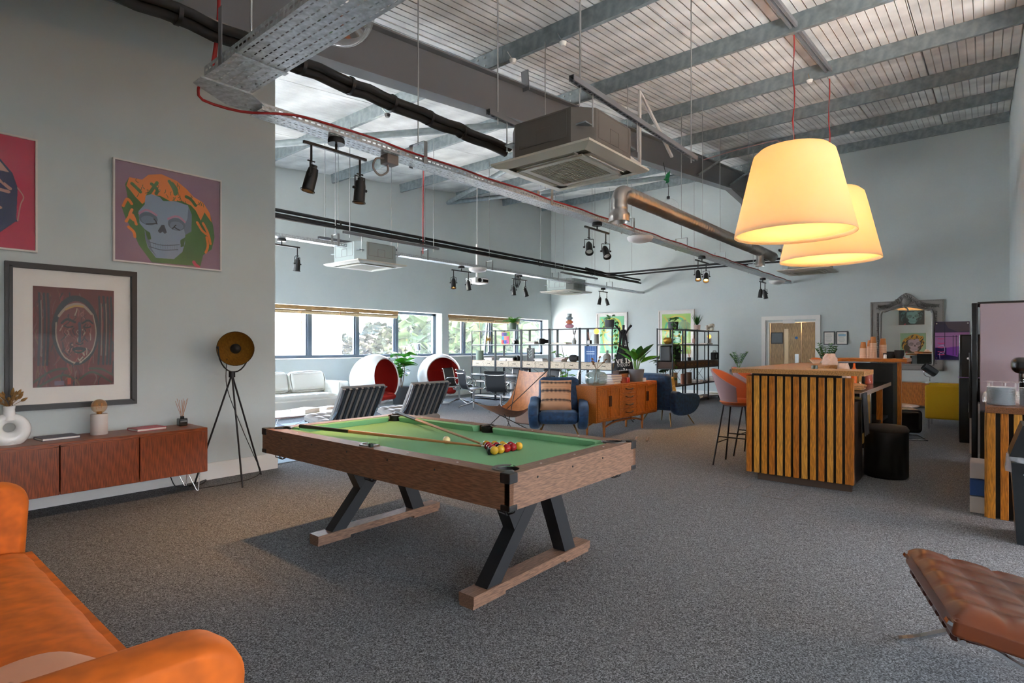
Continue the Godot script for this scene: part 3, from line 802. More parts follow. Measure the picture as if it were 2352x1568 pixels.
	# condensate pipe of the near cassette
	one("condensate_pipe", g().tube([V(0.42, -0.03, 0), V(0.62, -0.05, 0), V(0.7, -0.05, 0), V(0.7, 0.02, 0), V(0.7, 0.62, 0), V(1.05, 0.42, 0.0), V(1.4, 0.2, 0)], 0.017, 8), mt("pvc", "c9c2ba", 0.5), "white condensate pipe rising beside the near cassette", "pipe", "", V(4.08, 3.1, -2.45))
	# spiral duct
	var dm := mt("duct", "b0aba6", 0.28, 0.95)
	t = thing("spiral_duct", "shiny spiral ventilation duct with a downward elbow", "duct", V(6.3, 3.3, -3.5))
	var seg := g()
	for i in 64:
		var x := 0.12 + i * 0.102
		seg.lathe(PR([0.1, 0, 0.1, 0.092, 0.1035, 0.095, 0.1035, 0.1, 0.1, 0.102]), 20, V(x, 0, 0), Basis(V(0, -1, 0), V(1, 0, 0), V(0, 0, 1)))
	obj("spiral_run", seg, dm, t)
	pts = []
	for i in 7:
		var a := PI / 2 * i / 6.0
		pts.append(V(0.12 - 0.14 * sin(a), -0.14 + 0.14 * cos(a), 0))
	obj("elbow", g().tube(pts, 0.1, 20, false), dm, t)
	obj("outlet", g().lathe(PR([0.1, -0.12, 0.1, -0.2, 0.104, -0.21, 0.1, -0.22, 0.1, -0.25, 0.128, -0.28, 0.13, -0.3, 0.133, -0.31, 0.13, -0.32, 0.13, -0.38, 0.122, -0.38, 0.1, -0.26]), 22, V(-0.02, 0, 0)), dm, t)
	obj("outlet", g().lathe(PR([0.07, -0.08, 0.07, -0.18, 0.09, -0.2, 0.09, -0.3, 0.085, -0.3, 0.065, -0.2]), 18, V(5.75, 0, 0)), dm, t)
	for x in [2.7, 5.0]: obj("strap", g().lathe(PR([0.103, -0.015, 0.108, -0.015, 0.108, 0.015, 0.103, 0.015]), 18, V(x, 0, 0), Basis(V(0, 1, 0), V(1, 0, 0), V(0, 0, 1))).tube([V(x, 0.1, 0), V(x, roof_y(6.3 + x) - 3.5, 0)], 0.004, 5), mats.brushed, t)
	# spotlights
	spot_pair("pair of lit spotlights at the near end of the long tray", V(2.54, 3.0, -3.92), 0.25, [[-0.215, 0.25, 0.9, true], [0.22, 0.1, 0.2, true]])
	spot_pair("pair of dark spotlights between the cassette and the disc light", V(6.45, 3.0, -3.92), 0.27, [[-0.2, 0.75, 2.2, false], [0.22, 0.7, 2.4, false]])
	spot_pair("pair of lit spotlights under the long tray where the black pipes cross", V(10.05, 3.0, -3.92), 0.27, [[-0.18, 0.5, 2.0, true], [0.2, 0.7, 1.9, true]])
	spot_pair("pair of dark spotlights at the far end of the long tray", V(13.7, 2.95, -3.92), 0.2, [[-0.17, 0.1, 0.3, false], [0.17, -0.3, 1.2, false]])
	spot_pair("pair of spotlights beside the sofa-side cassette", V(4.29, 2.98, -8.05), 0.26, [[-0.24, 0.1, 0.3, false], [0.25, 0.1, 0.3, true]])
	spot_pair("pair of spotlights beside the white projector", V(8.07, 2.98, -8.05), 0.24, [[-0.22, 0.3, 2.4, true], [0.2, -0.3, 2.0, false]])
	spot_pair("pair of spotlights under a knot of black cables", V(9.92, 2.98, -8.05), 0.24, [[-0.21, -0.2, 2.0, false], [0.21, 0.3, 3.4, false]])
	spot_pair("pair of spotlights at the far end of the window-side tray", V(13.56, 2.98, -8.05), 0.2, [[-0.18, 0.2, 0.2, true], [0.2, -0.3, 0.5, false]])
	# knot of cables and projector on the window-side tray
	s = g()
	for i in 7: s.tube(spline([V(-0.05 + i * 0.02, 0, 0), V(-0.1 + i * 0.035, -0.12 - 0.02 * (i % 3), 0.03), V(-0.04 + i * 0.015, -0.28 - 0.02 * (i % 2), 0.01)], 5), 0.008, 5)
	one("cable_knot", s, mats.black, "knot of loose black cables hanging off the window-side tray", "cable", "", V(9.75, 2.98, -8.0))
	t = thing("projector", "small white ceiling projector on a pole", "projector", V(9.0, 2.8, -8.5))
	obj("housing", g().rbox(V(0, 0, 0), V(0.42, 0.12, 0.32), 0.03, 2), mats.white_gloss, t)
	obj("lens", g().cyl(V(-0.1, 0, 0.16), 0.045, 0.03, 14, Basis(V(1, 0, 0), V(0, 0, 1), V(0, -1, 0))), mats.black, t)
	obj("vent", g().box(V(0.1, 0, 0.161), V(0.16, 0.06, 0.004)), mats.rubber, t)
	obj("pole", g().tube([V(0, 0.06, 0), V(0, 0.8, 0)], 0.025, 10).tube([V(0, 0.8, 0), V(0, 2.3, 0)], 0.007, 6), mats.white_matt, t)
	# disc lights
	for q in [[7.66, -3.92, "under the long tray beside the duct outlet"], [14.87, -3.92, "under the far end of the long tray"], [8.55, -8.05, "under the window-side tray"]]:
		t = thing("disc_light", "round white bulkhead light " + q[2], "light", V(q[0], 2.99, q[1]), 0, "white bulkhead lights")
		obj("diffuser_dome", g().lathe(PR([0, -0.085, 0.1, -0.08, 0.17, -0.055, 0.185, -0.03, 0.185, -0.02]), 28), mt("opal", "e4dedb", 0.35), t)
		obj("base_ring", g().lathe(PR([0.185, -0.022, 0.19, -0.02, 0.19, 0, 0, 0]), 28), mats.white_matt, t)
	# grey junction box with loop of flex
	t = thing("junction_box", "grey junction box with a loop of flex on the long tray", "junction box", V(3.06, 2.96, -3.92))
	obj("box", g().rbox(V(0, 0, 0), V(0.12, 0.08, 0.1), 0.006), mt("box_grey", "7d736c", 0.6), t)
	obj("flex", g().tube(spline([V(-0.06, 0, 0), V(-0.14, -0.02, 0), V(-0.17, -0.1, 0), V(-0.1, -0.15, 0), V(-0.02, -0.1, 0), V(-0.02, -0.04, 0)], 6), 0.009, 6), mats.flex_grey, t)
	# detectors clipped to purlins
	for q in [[1178, 137, 0], [1293, 97, 1], [890, 262, 2], [1860, 184, 3], [1957, 302, 4], [600, 0, 5]]:
		if q[2] == 5: continue
		var p := rf(q[0], q[1], -0.24)
		t = thing("detector", "small detector clipped under the purlin " + ["near the rafter cleat", "with a looped wire by the cassette rods", "above the near tray spotlights", "with a red cable above the front shade", "above the back shade"][q[2]], "detector", p, 0, "detectors on the purlins")
		obj("head", g().lathe(PR([0, -0.05, 0.03, -0.045, 0.04, -0.02, 0.045, 0, 0, 0]), 14), mats.white_matt if q[2] != 2 else mats.black, t)
		obj("clip", g().bar(V(0, 0, 0), V(-0.1, 0.06, 0), 0.012, 0.01), mats.brushed, t)
	# clear globes
	var gm := glass("clear_glass", Color(0.95, 0.98, 0.98, 0.1))
	for q in [[V(10.13, 3.97, -4.6), 0.2, "clear glass globe hung from the rafter by a green cloth"], [V(1.98, 3.42, -3.02), 0.21, "clear glass globe pendant beside the overhead tray"]]:
		t = thing("glass_globe", q[2], "lamp", q[0], 0, "clear glass globes")
		obj("globe", g().sph(Vector3.ZERO, Vector3.ONE * q[1], 16), gm, t)
		obj("bulb", g().sph(V(0, 0.03, 0), Vector3.ONE * 0.06, 8), mats.white_gloss, t)
		obj("reflector", g().lathe(PR([0.02, 0.02, 0.15, -0.1, 0.16, -0.09, 0.03, 0.04]), 20), mats.chrome, t)
		obj("cord", g().tube([V(0, q[1] * 0.95, 0), V(0.02, 0.42, 0), V(0, roof_y(q[0].x) - 0.73 - q[0].y, -0.1)], 0.006, 6).cyl(V(0, q[1] * 0.95, 0), 0.03, 0.05, 10), mats.black, t)
		if q[1] < 0.205: obj("green_cloth", g().grid(func(u: float, v: float): return V(0.05 - 0.16 * v + 0.05 * sin(u * 9.0), 0.62 - 0.16 * v + 0.12 * u + 0.03 * sin(v * 7), 0.03 * cos(u * 11 + v * 5)), 8, 8), mt("green_cloth", "1f7d4d", 0.8), t)
	pendant("front giant cream lampshade hanging over the slatted bar", V(7.3, 2.69, -1.74), 2.0)
	pendant("back giant cream lampshade hanging over the far end of the bar", V(9.3, 2.62, -1.74), 2.0)
	# warm lamp on the daylight side, out of frame: it throws the cassette's shadow on the print wall
	var t3 := thing("opal_pendant", "large opal globe pendant out of frame beside the kitchen", "lamp", V(5.6, 3.1, 3.5))
	obj("opal_globe", g().sph(Vector3.ZERO, Vector3.ONE * 0.2, 14), glow("opal_glow", Color(1, 0.8, 0.58), 6.0), t3)
	obj("cord", g().tube([V(0, 0.2, 0), V(0, roof_y(5.6) - 3.3, 0)], 0.006, 6), mats.black, t3)
	omni("opal_pendant_light", V(5.6, 3.1, 3.5), Color(1, 0.72, 0.5), 1.1, 0.2)
	# conduit drop beside the front shade
	one("conduit", g().tube(spline([V(0.0, 0, 0), V(0.0, 0.55, 0), V(0.02, 0.68, -0.05), V(0.0, 0.7, -0.2), V(0.0, 0.68, -0.9), V(0, 0.62, -1.6)], 5), 0.012, 6), mt("conduit_pink", "b58f8c", 0.5), "grey conduit with a red cable dropping past the rafter end", "cable", "", V(12.4, 4.9, -3.2))
# ---------- flat prints ----------
func paint_poly(im: Image, pts: Array, c: Color, sx := 1.0, sy := 1.0) -> void:
	var m := pts.size() / 2
	var lo := 1e9; var hi := -1e9
	for i in m:
		lo = minf(lo, pts[i * 2 + 1] * sy); hi = maxf(hi, pts[i * 2 + 1] * sy)
	for y in range(maxi(0, int(lo)), mini(im.get_height(), int(hi) + 1)):
		var xs := []
		for i in m:
			var j := (i + 1) % m
			var x0: float = pts[i * 2] * sx; var y0: float = pts[i * 2 + 1] * sy; var x1: float = pts[j * 2] * sx; var y1: float = pts[j * 2 + 1] * sy
			if (y0 <= y and y1 > y) or (y1 <= y and y0 > y): xs.append(x0 + (y - y0) / (y1 - y0) * (x1 - x0))
		xs.sort()
		for i in range(0, xs.size() - 1, 2): im.fill_rect(Rect2i(int(xs[i]), y, maxi(1, int(xs[i + 1]) - int(xs[i])), 1), c)
func paint_line(im: Image, pts: Array, w: float, c: Color) -> void:
	var p := []
	for i in range(0, pts.size(), 2): p.append(Vector2(pts[i], pts[i + 1]))
	p = spline(p, 8)
	for i in p.size() - 1:
		var n := maxi(1, int((p[i] as Vector2).distance_to(p[i + 1]) / maxf(1.0, w * 0.3)))
		for k in n:
			var q: Vector2 = (p[i] as Vector2).lerp(p[i + 1], float(k) / n)
			for r in range(-int(w / 2), int(w / 2) + 1):
				var hw := sqrt(maxf(0.3, w * w / 4 - r * r))
				im.fill_rect(Rect2i(int(q.x - hw), int(q.y) + r, maxi(1, int(hw * 2)), 1), c)
func paint_oval(im: Image, cx: float, cy: float, rx: float, ry: float, c: Color) -> void:
	for y in range(int(cy - ry), int(cy + ry) + 1):
		var k := 1.0 - pow((y - cy) / ry, 2)
		if k > 0: im.fill_rect(Rect2i(int(cx - rx * sqrt(k)), y, maxi(1, int(2 * rx * sqrt(k))), 1), c)

func skull_print(bg: String, hair: String, curl: String, bone: String, lid: String) -> Image:
	# an anonymous skull with a mop of curls, in flat screen-print colours; drawn on a 400 grid
	var im := Image.create(400, 400, false, Image.FORMAT_RGB8)
	im.fill(Color.html(bg))
	var rng := RandomNumberGenerator.new(); rng.seed = 4
	paint_poly(im, [36, 90, 50, 60, 95, 60, 118, 34, 165, 20, 225, 36, 262, 62, 290, 90, 330, 108, 358, 150, 372, 205, 378, 255, 366, 310, 330, 340, 318, 392, 130, 396, 84, 330, 60, 270, 38, 230, 24, 185, 44, 140], Color.html(curl))
	paint_poly(im, [50, 60, 95, 60, 118, 34, 165, 20, 225, 36, 262, 62, 290, 90, 330, 108, 358, 150, 366, 190, 350, 170, 336, 150, 320, 190, 300, 150, 280, 130, 240, 118, 200, 128, 160, 112, 130, 118, 112, 140, 96, 160, 72, 136, 60, 120, 40, 96], Color.html(hair))
	for q in [[150, 60, 128, 100, 112, 130], [196, 44, 214, 76, 218, 96], [130, 70, 150, 90, 146, 108], [60, 84, 78, 100, 90, 112], [262, 96, 280, 104, 300, 128], [206, 50, 222, 70, 222, 92]]: paint_line(im, q, 13, Color.html(curl))
	for q in [[30, 180, 44, 150, 60, 168], [40, 240, 60, 210, 76, 250], [330, 200, 350, 240, 362, 290], [345, 260, 350, 300, 340, 330], [306, 200, 326, 232, 350, 250], [60, 190, 52, 215, 66, 232], [48, 262, 66, 280, 70, 300]]: paint_line(im, q, 11, Color.html(hair))
	for i in 60:
		var a := Vector2(rng.randf_range(60, 350), rng.randf_range(40, 120))
		if im.get_pixelv(Vector2i(a)).is_equal_approx(Color.html(hair)): paint_line(im, [a.x, a.y, a.x + rng.randf_range(-6, 6), a.y + 9, a.x + rng.randf_range(-9, 9), a.y + 15], 2, Color.html(curl).darkened(0.2))
	var b := Color.html(bone)
	paint_poly(im, [108, 122, 128, 112, 160, 118, 172, 132, 220, 124, 268, 132, 284, 170, 282, 210, 280, 244, 258, 262, 256, 300, 246, 338, 214, 372, 146, 376, 116, 336, 106, 300, 104, 262, 86, 240, 82, 192, 104, 160], b)
	paint_poly(im, [270, 140, 284, 170, 282, 244, 258, 262, 250, 230, 266, 190], b.darkened(0.22))
	paint_poly(im, [106, 300, 104, 270, 122, 300, 130, 340, 150, 372, 120, 340], b.darkened(0.25))
	paint_oval(im, 118, 216, 34, 27, b.darkened(0.3)); paint_oval(im, 224, 222, 34, 27, b.darkened(0.3))
	paint_oval(im, 118, 222, 26, 18, b.darkened(0.16)); paint_oval(im, 224, 228, 26, 18, b.darkened(0.16))
	paint_line(im, [86, 200, 112, 182, 150, 198], 9, Color.html(lid)); paint_line(im, [192, 204, 226, 188, 258, 208], 9, Color.html(lid))
	paint_line(im, [110, 240, 130, 236, 148, 232], 4, b.darkened(0.75)); paint_line(im, [138, 214, 146, 224, 150, 234], 4, b.darkened(0.75))
	paint_line(im, [208, 244, 216, 232, 222, 226], 4, b.darkened(0.75)); paint_line(im, [214, 236, 226, 242, 236, 246], 4, b.darkened(0.75))
	paint_poly(im, [166, 234, 176, 232, 186, 262, 178, 270, 170, 262, 160, 270, 152, 262], b.darkened(0.55))
	paint_line(im, [120, 312, 170, 320, 236, 308], 3, b.darkened(0.4)); paint_line(im, [122, 332, 170, 340, 230, 330], 3, b.darkened(0.5))
	for i in 12: paint_line(im, [126 + i * 9, 312, 126 + i * 9, 324, 127 + i * 9, 334], 1.5, b.darkened(0.42))
	paint_poly(im, [104, 262, 124, 274, 128, 300, 116, 304], Color.html(curl).darkened(0.1)); paint_poly(im, [238, 288, 258, 272, 252, 312, 240, 318], Color.html(curl).darkened(0.1))
	paint_line(im, [292, 376, 300, 388, 312, 396], 14, Color.html("c23a52"))
	return im

func profile_print() -> Image:
	var im := Image.create(400, 400, false, Image.FORMAT_RGB8)
	im.fill(Color.html("b51543"))
	var skin := Color.html("b98b80"); var navy := Color.html("1b2350")
	paint_poly(im, [60, 400, 80, 260, 70, 140, 140, 60, 230, 44, 300, 80, 338, 130, 352, 180, 348, 300, 300, 352, 290, 400], navy)
	paint_poly(im, [90, 120, 150, 64, 230, 48, 296, 84, 330, 130, 300, 128, 280, 150, 260, 130, 240, 180, 210, 140, 180, 160, 140, 150], skin)
	for q in [[200, 170, 240, 200, 300, 210], [210, 200, 250, 250, 310, 260], [190, 230, 240, 280, 300, 300], [230, 150, 290, 190, 330, 200], [180, 260, 210, 310, 270, 330], [250, 120, 300, 160, 334, 190], [160, 200, 190, 280, 200, 340]]: paint_line(im, q, 12, skin)
	for q in [[240, 150, 262, 176, 270, 200], [220, 180, 252, 214, 262, 236], [250, 100, 286, 128, 316, 168], [280, 270, 330, 292, 352, 300]]: paint_line(im, q, 6, navy)
	paint_line(im, [352, 180, 368, 210, 360, 240, 352, 300], 4, skin)
	paint_poly(im, [200, 330, 300, 318, 296, 345, 230, 372], Color.html("54708e")); paint_oval(im, 205, 392, 22, 12, Color.html("b9b02c"))
	return im

func face_painting() -> Image:
	var im := Image.create(360, 420, false, Image.FORMAT_RGB8)
	im.fill(Color.html("5e2320"))
	var rng := RandomNumberGenerator.new(); rng.seed = 12
	var dark := Color.html("20242a"); var bone := Color.html("9d8a78"); var red := Color.html("7c3230"); var tan_ := Color.html("6b4a30")
	for i in 120:
		var c: Color = [red, tan_, Color.html("4a1c1e"), Color.html("6e4d44"), dark][rng.randi() % 5]
		var x := rng.randf_range(0, 360); var y := rng.randf_range(0, 420)
		paint_line(im, [x, y, x + rng.randf_range(-14, 14), y + 26, x + rng.randf_range(-18, 18), y + 60], rng.randf_range(2, 8), c)
	for x in [26, 46, 62, 290, 312, 330, 346]: paint_line(im, [x, 30, x + 4, 150, x - 3, 330], 10, dark)
	for x in [34, 300, 322]: paint_line(im, [x, 60, x + 3, 160, x, 290], 5, bone.darkened(0.2))
	paint_oval(im, 185, 180, 106, 150, dark)
	paint_oval(im, 188, 186, 88, 132, Color.html("6d3a36"))
	for i in 70:
		var a := rng.randf() * TAU; var r := sqrt(rng.randf())
		var x := 188 + cos(a) * 70 * r; var y := 190 + sin(a) * 110 * r
		paint_line(im, [x, y, x + rng.randf_range(-12, 12), y + 10, x + rng.randf_range(-18, 18), y + 30], rng.randf_range(2, 7), [bone, red, Color.html("8a5a50"), Color.html("3c2a30")][rng.randi() % 4])
	paint_line(im, [110, 120, 150, 78, 210, 70, 258, 110], 12, bone); paint_line(im, [140, 92, 180, 76, 220, 78], 8, Color.html("b08a4c"))
	paint_line(im, [98, 150, 100, 220, 130, 290, 180, 322], 7, bone); paint_line(im, [262, 110, 276, 190, 256, 270, 200, 322], 6, bone)
	paint_line(im, [122, 150, 146, 134, 182, 146], 10, dark); paint_line(im, [212, 150, 240, 136, 262, 150], 8, dark)
	paint_line(im, [132, 162, 150, 168, 172, 164], 6, dark); paint_line(im, [218, 164, 236, 168, 252, 162], 6, dark)
	paint_line(im, [200, 150, 202, 190, 200, 232], 13, Color.html("39424a")); paint_line(im, [186, 236, 202, 242, 216, 234], 5, dark)
	paint_line(im, [174, 262, 196, 258, 226, 262], 13, dark); paint_line(im, [178, 272, 200, 276, 222, 268], 6, Color.html("1e3a34"))
	for q in [[0, 400, 80, 352, 150, 344], [360, 380, 300, 350, 240, 346], [20, 420, 120, 372, 180, 392], [200, 392, 260, 362, 350, 410]]: paint_line(im, q, 9, Color.html("3a3a28"))
	im.fill_rect(Rect2i(90, 396, 42, 18), Color.html("6a5668")); im.fill_rect(Rect2i(146, 384, 16, 28), Color.html("a5402a"))
	return im

func framed(label: String, at: Vector3, w: float, h: float, im: Image, frame: Material, fw := 0.014, mount := 0.0, turn := 0.0, group := "", glazed := true) -> Node3D:
	# at: middle of the back, on the wall; front faces +z before the turn
	var t := thing("framed_print", label, "picture", at, turn, group)
	var d := 0.028 if fw < 0.03 else 0.04
	obj("frame", g().box(V(0, h / 2 - fw / 2, d / 2), V(w, fw, d)).box(V(0, -h / 2 + fw / 2, d / 2), V(w, fw, d)).box(V(-w / 2 + fw / 2, 0, d / 2), V(fw, h - 2 * fw, d)).box(V(w / 2 - fw / 2, 0, d / 2), V(fw, h - 2 * fw, d)), frame, t)
	if fw > 0.03:
		var q := fw - 0.014
		obj("inner_moulding", g().box(V(0, h / 2 - q, d), V(w - 2 * q + 0.02, 0.02, 0.02)).box(V(0, -h / 2 + q, d), V(w - 2 * q + 0.02, 0.02, 0.02)).box(V(-w / 2 + q, 0, d), V(0.02, h - 2 * q, 0.02)).box(V(w / 2 - q, 0, d), V(0.02, h - 2 * q, 0.02)), frame, t)
	var a := w / 2 - fw; var b := h / 2 - fw
	if mount > 0:
		obj("mount_board", g().box(V(0, 0, 0.008), V(a * 2, b * 2, 0.01)), mats.paper, t)
		obj("backing", g().box(V(0, 0, 0.002), V(a * 2, b * 2, 0.004)), mats.paper, t)
		a -= mount; b -= mount * 1.08
	var z := 0.015
	obj("print", g().quad(V(-a, -b, z), V(a, -b, z), V(a, b, z), V(-a, b, z), V(0, 0, 1)), printed(im, 0.55), t)
	if mount == 0: obj("backing", g().box(V(0, 0, 0.006), V(a * 2, b * 2, 0.012)), mats.paper, t)
	if glazed: obj("glazing", g().box(V(0, 0, 0.021), V(w - 2 * fw, h - 2 * fw, 0.002)), picture_glass(), t)
	return t

func picture_glass() -> StandardMaterial3D:
	var m := glass("picture_glass", Color(1, 1, 1, 0.02))
	m.metallic_specular = 0.2
	return m

func book(label: String, at: Vector3, turn: float, s: Vector3, cover: String, group := "") -> Node3D:
	var t := thing("book", label, "book", at, turn, group)
	var c := mt("cover_" + cover, cover, 0.45)
	obj("cover", g().box(V(0, s.y - 0.002, 0), V(s.x, 0.004, s.z)).box(V(0, 0.002, 0), V(s.x, 0.004, s.z)).box(V(0, s.y / 2, -s.z / 2 + 0.002), V(s.x, s.y, 0.004)), c, t)
	obj("pages", g().box(V(0, s.y / 2, 0), V(s.x - 0.01, s.y - 0.008, s.z - 0.008)), mats.paper, t)
	return t

# ---------- print wall: prints, teak cabinet, lamp ----------
func print_wall() -> void:
	var W: Material = mt("frame_white", "d9d2cc", 0.45)
	framed("framed skull print with orange and green curls on mauve", V(2.117, 2.62, -6.125), 0.955, 0.945, skull_print("8d6a7c", "e0791c", "3e6a26", "8397ab", "b07f92"), W, 0.014, 0, 0, "pop art prints")
	framed("framed print of a navy and pink head on crimson", V(0.625, 2.625, -6.125), 0.955, 0.945, profile_print(), W, 0.014, 0, 0, "pop art prints")
	framed("dark framed painting of a face in reds with a wide cream mount", V(1.36, 1.447, -6.125), 0.93, 1.23, face_painting(), mt("frame_black", "1d1b1a", 0.4), 0.048, 0.13)
	# prints on the wall behind the photographer, seen in the ornate mirror
	framed("framed teal skull print on the wall behind the camera", V(-0.885, 2.86, -2.66), 1.03, 0.92, skull_print("3e4440", "5c7c78", "33413f", "7fa6a0", "6d8c88"), W, 0.014, 0, PI / 2, "pop art prints")
	framed("framed pale skull print with yellow curls on green behind the camera", V(-0.885, 1.55, -2.6), 1.03, 0.98, skull_print("93b48f", "d39a1c", "3a3018", "b7a0a6", "8d7580"), W, 0.014, 0, PI / 2, "pop art prints")
	# low teak cabinet
	var x1 := 2.28; var x0 := -0.06; var yb := 0.185; var yt := 0.6; var zf := -5.66; var zb := -6.1
	var t := thing("teak_cabinet", "long low teak cabinet with three flap doors on hairpin legs", "cabinet", V((x0 + x1) / 2, 0, (zf + zb) / 2))
	var L := x1 - x0; var D := zf - zb
	obj("top", g().rbox(V(0, yt - 0.012, 0), V(L, 0.024, D), 0.005), mats.teak, t)
	obj("carcass", g().box(V(L / 2 - 0.01, (yb + yt) / 2 - 0.012, 0), V(0.02, yt - yb - 0.024, D - 0.01)).box(V(-L / 2 + 0.01, (yb + yt) / 2 - 0.012, 0), V(0.02, yt - yb - 0.024, D - 0.01)).box(V(0, yb + 0.01, 0), V(L - 0.04, 0.02, D - 0.01)).box(V(0, 0.39, -D / 2 + 0.005), V(L - 0.04, 0.38, 0.01)), mats.teak_v, t)
	var edges := [x0 + 0.005, 0.59, 1.16, 1.714, x1 - 0.005]
	for i in 4:
		var a: float = edges[i] + 0.004; var b: float = edges[i + 1] - 0.004
		var c := (a + b) / 2 - (x0 + x1) / 2
		var dr := obj("flap_door", g().rbox(V(c, yb + 0.19, D / 2 - 0.002), V(b - a, 0.38, 0.02), 0.003), mats.teak_v, t)
		obj("finger_lip", g().prism(P2([c - (b - a) / 2, 0, c + (b - a) / 2, 0, c + (b - a) / 2, -0.008, c + (b - a) / 2 - 0.1, -0.022, c - (b - a) / 2 + 0.1, -0.022, c - (b - a) / 2, -0.008]), D / 2 - 0.01, D / 2 + 0.006, Basis(), V(0, yt - 0.02, 0)), mats.teak, dr)
	for q in [[x1 - 0.09, zf - 0.08], [x1 - 0.09, zb + 0.07], [x0 + 0.09, zf - 0.08]]:
		var lx: float = q[0] - (x0 + x1) / 2; var lz: float = q[1] - (zf + zb) / 2
		obj("hairpin_leg", g().tube([V(lx - 0.05, yb, lz - 0.02), V(lx + 0.01, 0.012, lz + 0.03), V(lx + 0.02, 0.005, lz + 0.04), V(lx + 0.025, 0.012, lz + 0.035), V(lx + 0.05, yb, lz)], 0.005, 8), mats.chrome, t)
	# on the cabinet
	book("hardback book with a grey purple cover on the teak cabinet", V(1.2, yt, -5.93), 0.1, V(0.26, 0.022, 0.2), "5a5060", "coffee table books")
	book("hardback book with a red pink cover on the teak cabinet", V(1.86, yt, -5.93), 0.12, V(0.25, 0.024, 0.19), "b2404c", "coffee table books")
	t = thing("bulb_lamp", "white cylinder table lamp with a big amber globe bulb", "lamp", V(1.49, yt, -5.93))
	obj("base", g().lathe(PR([0, 0, 0.06, 0, 0.063, 0.004, 0.063, 0.175, 0.06, 0.18, 0, 0.18]), 28), mt("warm_white", "cfc4bc", 0.5), t)
	obj("globe_bulb", g().sph(V(0, 0.245, 0), V(0.06, 0.062, 0.06), 14), glass("amber_glass", Color(0.85, 0.6, 0.28, 0.35)), t)
	obj("filament", g().tube(spline([V(-0.02, 0.22, 0), V(-0.02, 0.27, 0.01), V(0, 0.23, 0.012), V(0.02, 0.27, 0), V(0.02, 0.22, -0.01)], 4), 0.002, 5).cyl(V(0, 0.18, 0), 0.02, 0.02, 12), mt("brass", "9a6a2c", 0.3, 0.9), t)
	t = thing("reed_diffuser", "black glass reed diffuser with wooden sticks", "diffuser", V(2.17, yt, -5.97))
	obj("bottle", g().rbox(V(0, 0.036, 0), V(0.075, 0.072, 0.075), 0.008).cyl(V(0, 0.07, 0), 0.018, 0.022, 12), mats.black_gloss, t)
	obj("label_band", g().box(V(0, 0.045, 0.038), V(0.06, 0.014, 0.002)), mt("label_grey", "6a6a68", 0.6), t)
	var s := g()
	for i in 9: s.tube([V(0.004 * cos(i), 0.07, 0.004 * sin(i)), V(0.05 * cos(i * 0.7 + 1.2), 0.24 + 0.012 * (i % 3), 0.03 * sin(i * 1.7))], 0.0018, 4)
	obj("reeds", s, mt("reed", "b9794f", 0.7), t); t.get_node("reeds").set_meta("kind", "stuff")
	# ring vase with dried grasses at the picture's edge
	t = thing("ring_vase", "white ceramic ring vase holding dried bunny tail grasses", "vase", V(0.885, yt, -5.86))
	var ring := []
	for i in 28:
		var a := TAU * i / 28.0
		ring.append(V(0.085 * cos(a), 0.12 + 0.085 * sin(a), 0))
	var rr := []
	for i in 28: rr.append(0.05 + 0.012 * sin(TAU * i / 28.0 + PI))
	obj("ring_body", g().tube(ring, rr, 14, false, true), mats.white_gloss, t)
	obj("neck", g().lathe(PR([0.05, 0.19, 0.04, 0.23, 0.036, 0.27, 0.04, 0.3, 0.036, 0.3, 0.03, 0.26]), 16), mats.white_gloss, t)
	obj("foot_ring", g().cyl(V(0, 0, 0), 0.06, 0.03, 20), mats.white_gloss, t)
	var rng := RandomNumberGenerator.new(); rng.seed = 21
	for i in 26:
		var a := rng.randf() * TAU; var e := rng.randf_range(0.2, 1.15)
		var d := V(cos(a) * sin(e), cos(e), sin(a) * sin(e))
		var p0 := V(0, 0.29, 0); var p1 := p0 + d * rng.randf_range(0.07, 0.12)
		var bb := Basis(Quaternion(V(0, 1, 0), d))
		obj("grass_head", g().tube([p0, p1], 0.0015, 4).lathe(PR([0, -0.005, 0.01, 0.008, 0.012, 0.02, 0.007, 0.038, 0, 0.05]), 7, p1, bb), mt("dried", "b98d52", 0.95, 0, "weave", V(20, 20, 20)), t)
	# tripod lamp
	var th := V(2.55, 1.09, -5.76)
	t = thing("tripod_lamp", "black tripod floor lamp with a gold lined dish reflector", "lamp", V(2.6, 0, -5.78))
	var o := th - t.position
	for f in [[2.545, -5.52], [2.93, -5.93], [2.3, -6.02]]:
		obj("leg", g().tube([o, V(f[0], 0.0, f[1]) - V(2.6, 0, -5.78)], 0.009, 8), mats.black, t)
	obj("tripod_head", g().cyl(o - V(0, 0.03, 0), 0.03, 0.06, 12), mats.black, t)
	var look := (V(0.3, 1.25, -0.4) - V(2.57, 1.345, -5.72)).normalized()
	var hb := Basis(Quaternion(V(0, 1, 0), look))
	var hc := V(2.585, 1.345, -5.76) - t.position
	obj("dish", g().lathe(PR([0.02, -0.075, 0.06, -0.07, 0.11, -0.045, 0.15, -0.005, 0.17, 0.03, 0.172, 0.03, 0.152, -0.009, 0.112, -0.05, 0.06, -0.076, 0, -0.08]), 36, hc, hb), mats.black, t)
	obj("gold_lining", g().lathe(PR([0.168, 0.031, 0.148, -0.004, 0.108, -0.043, 0.06, -0.067, 0.0, -0.073]), 36, hc, hb), mt("gold_leaf", "a8772e", 0.42, 0.6, "cloud", V(14, 14, 14)), t)
	obj("bulb_cap", g().lathe(PR([0.012, -0.07, 0.018, -0.03, 0.03, 0.0, 0.048, 0.02, 0.05, 0.03, 0.035, 0.05, 0, 0.058]), 20, hc, hb), mats.black, t)
	var arc := []
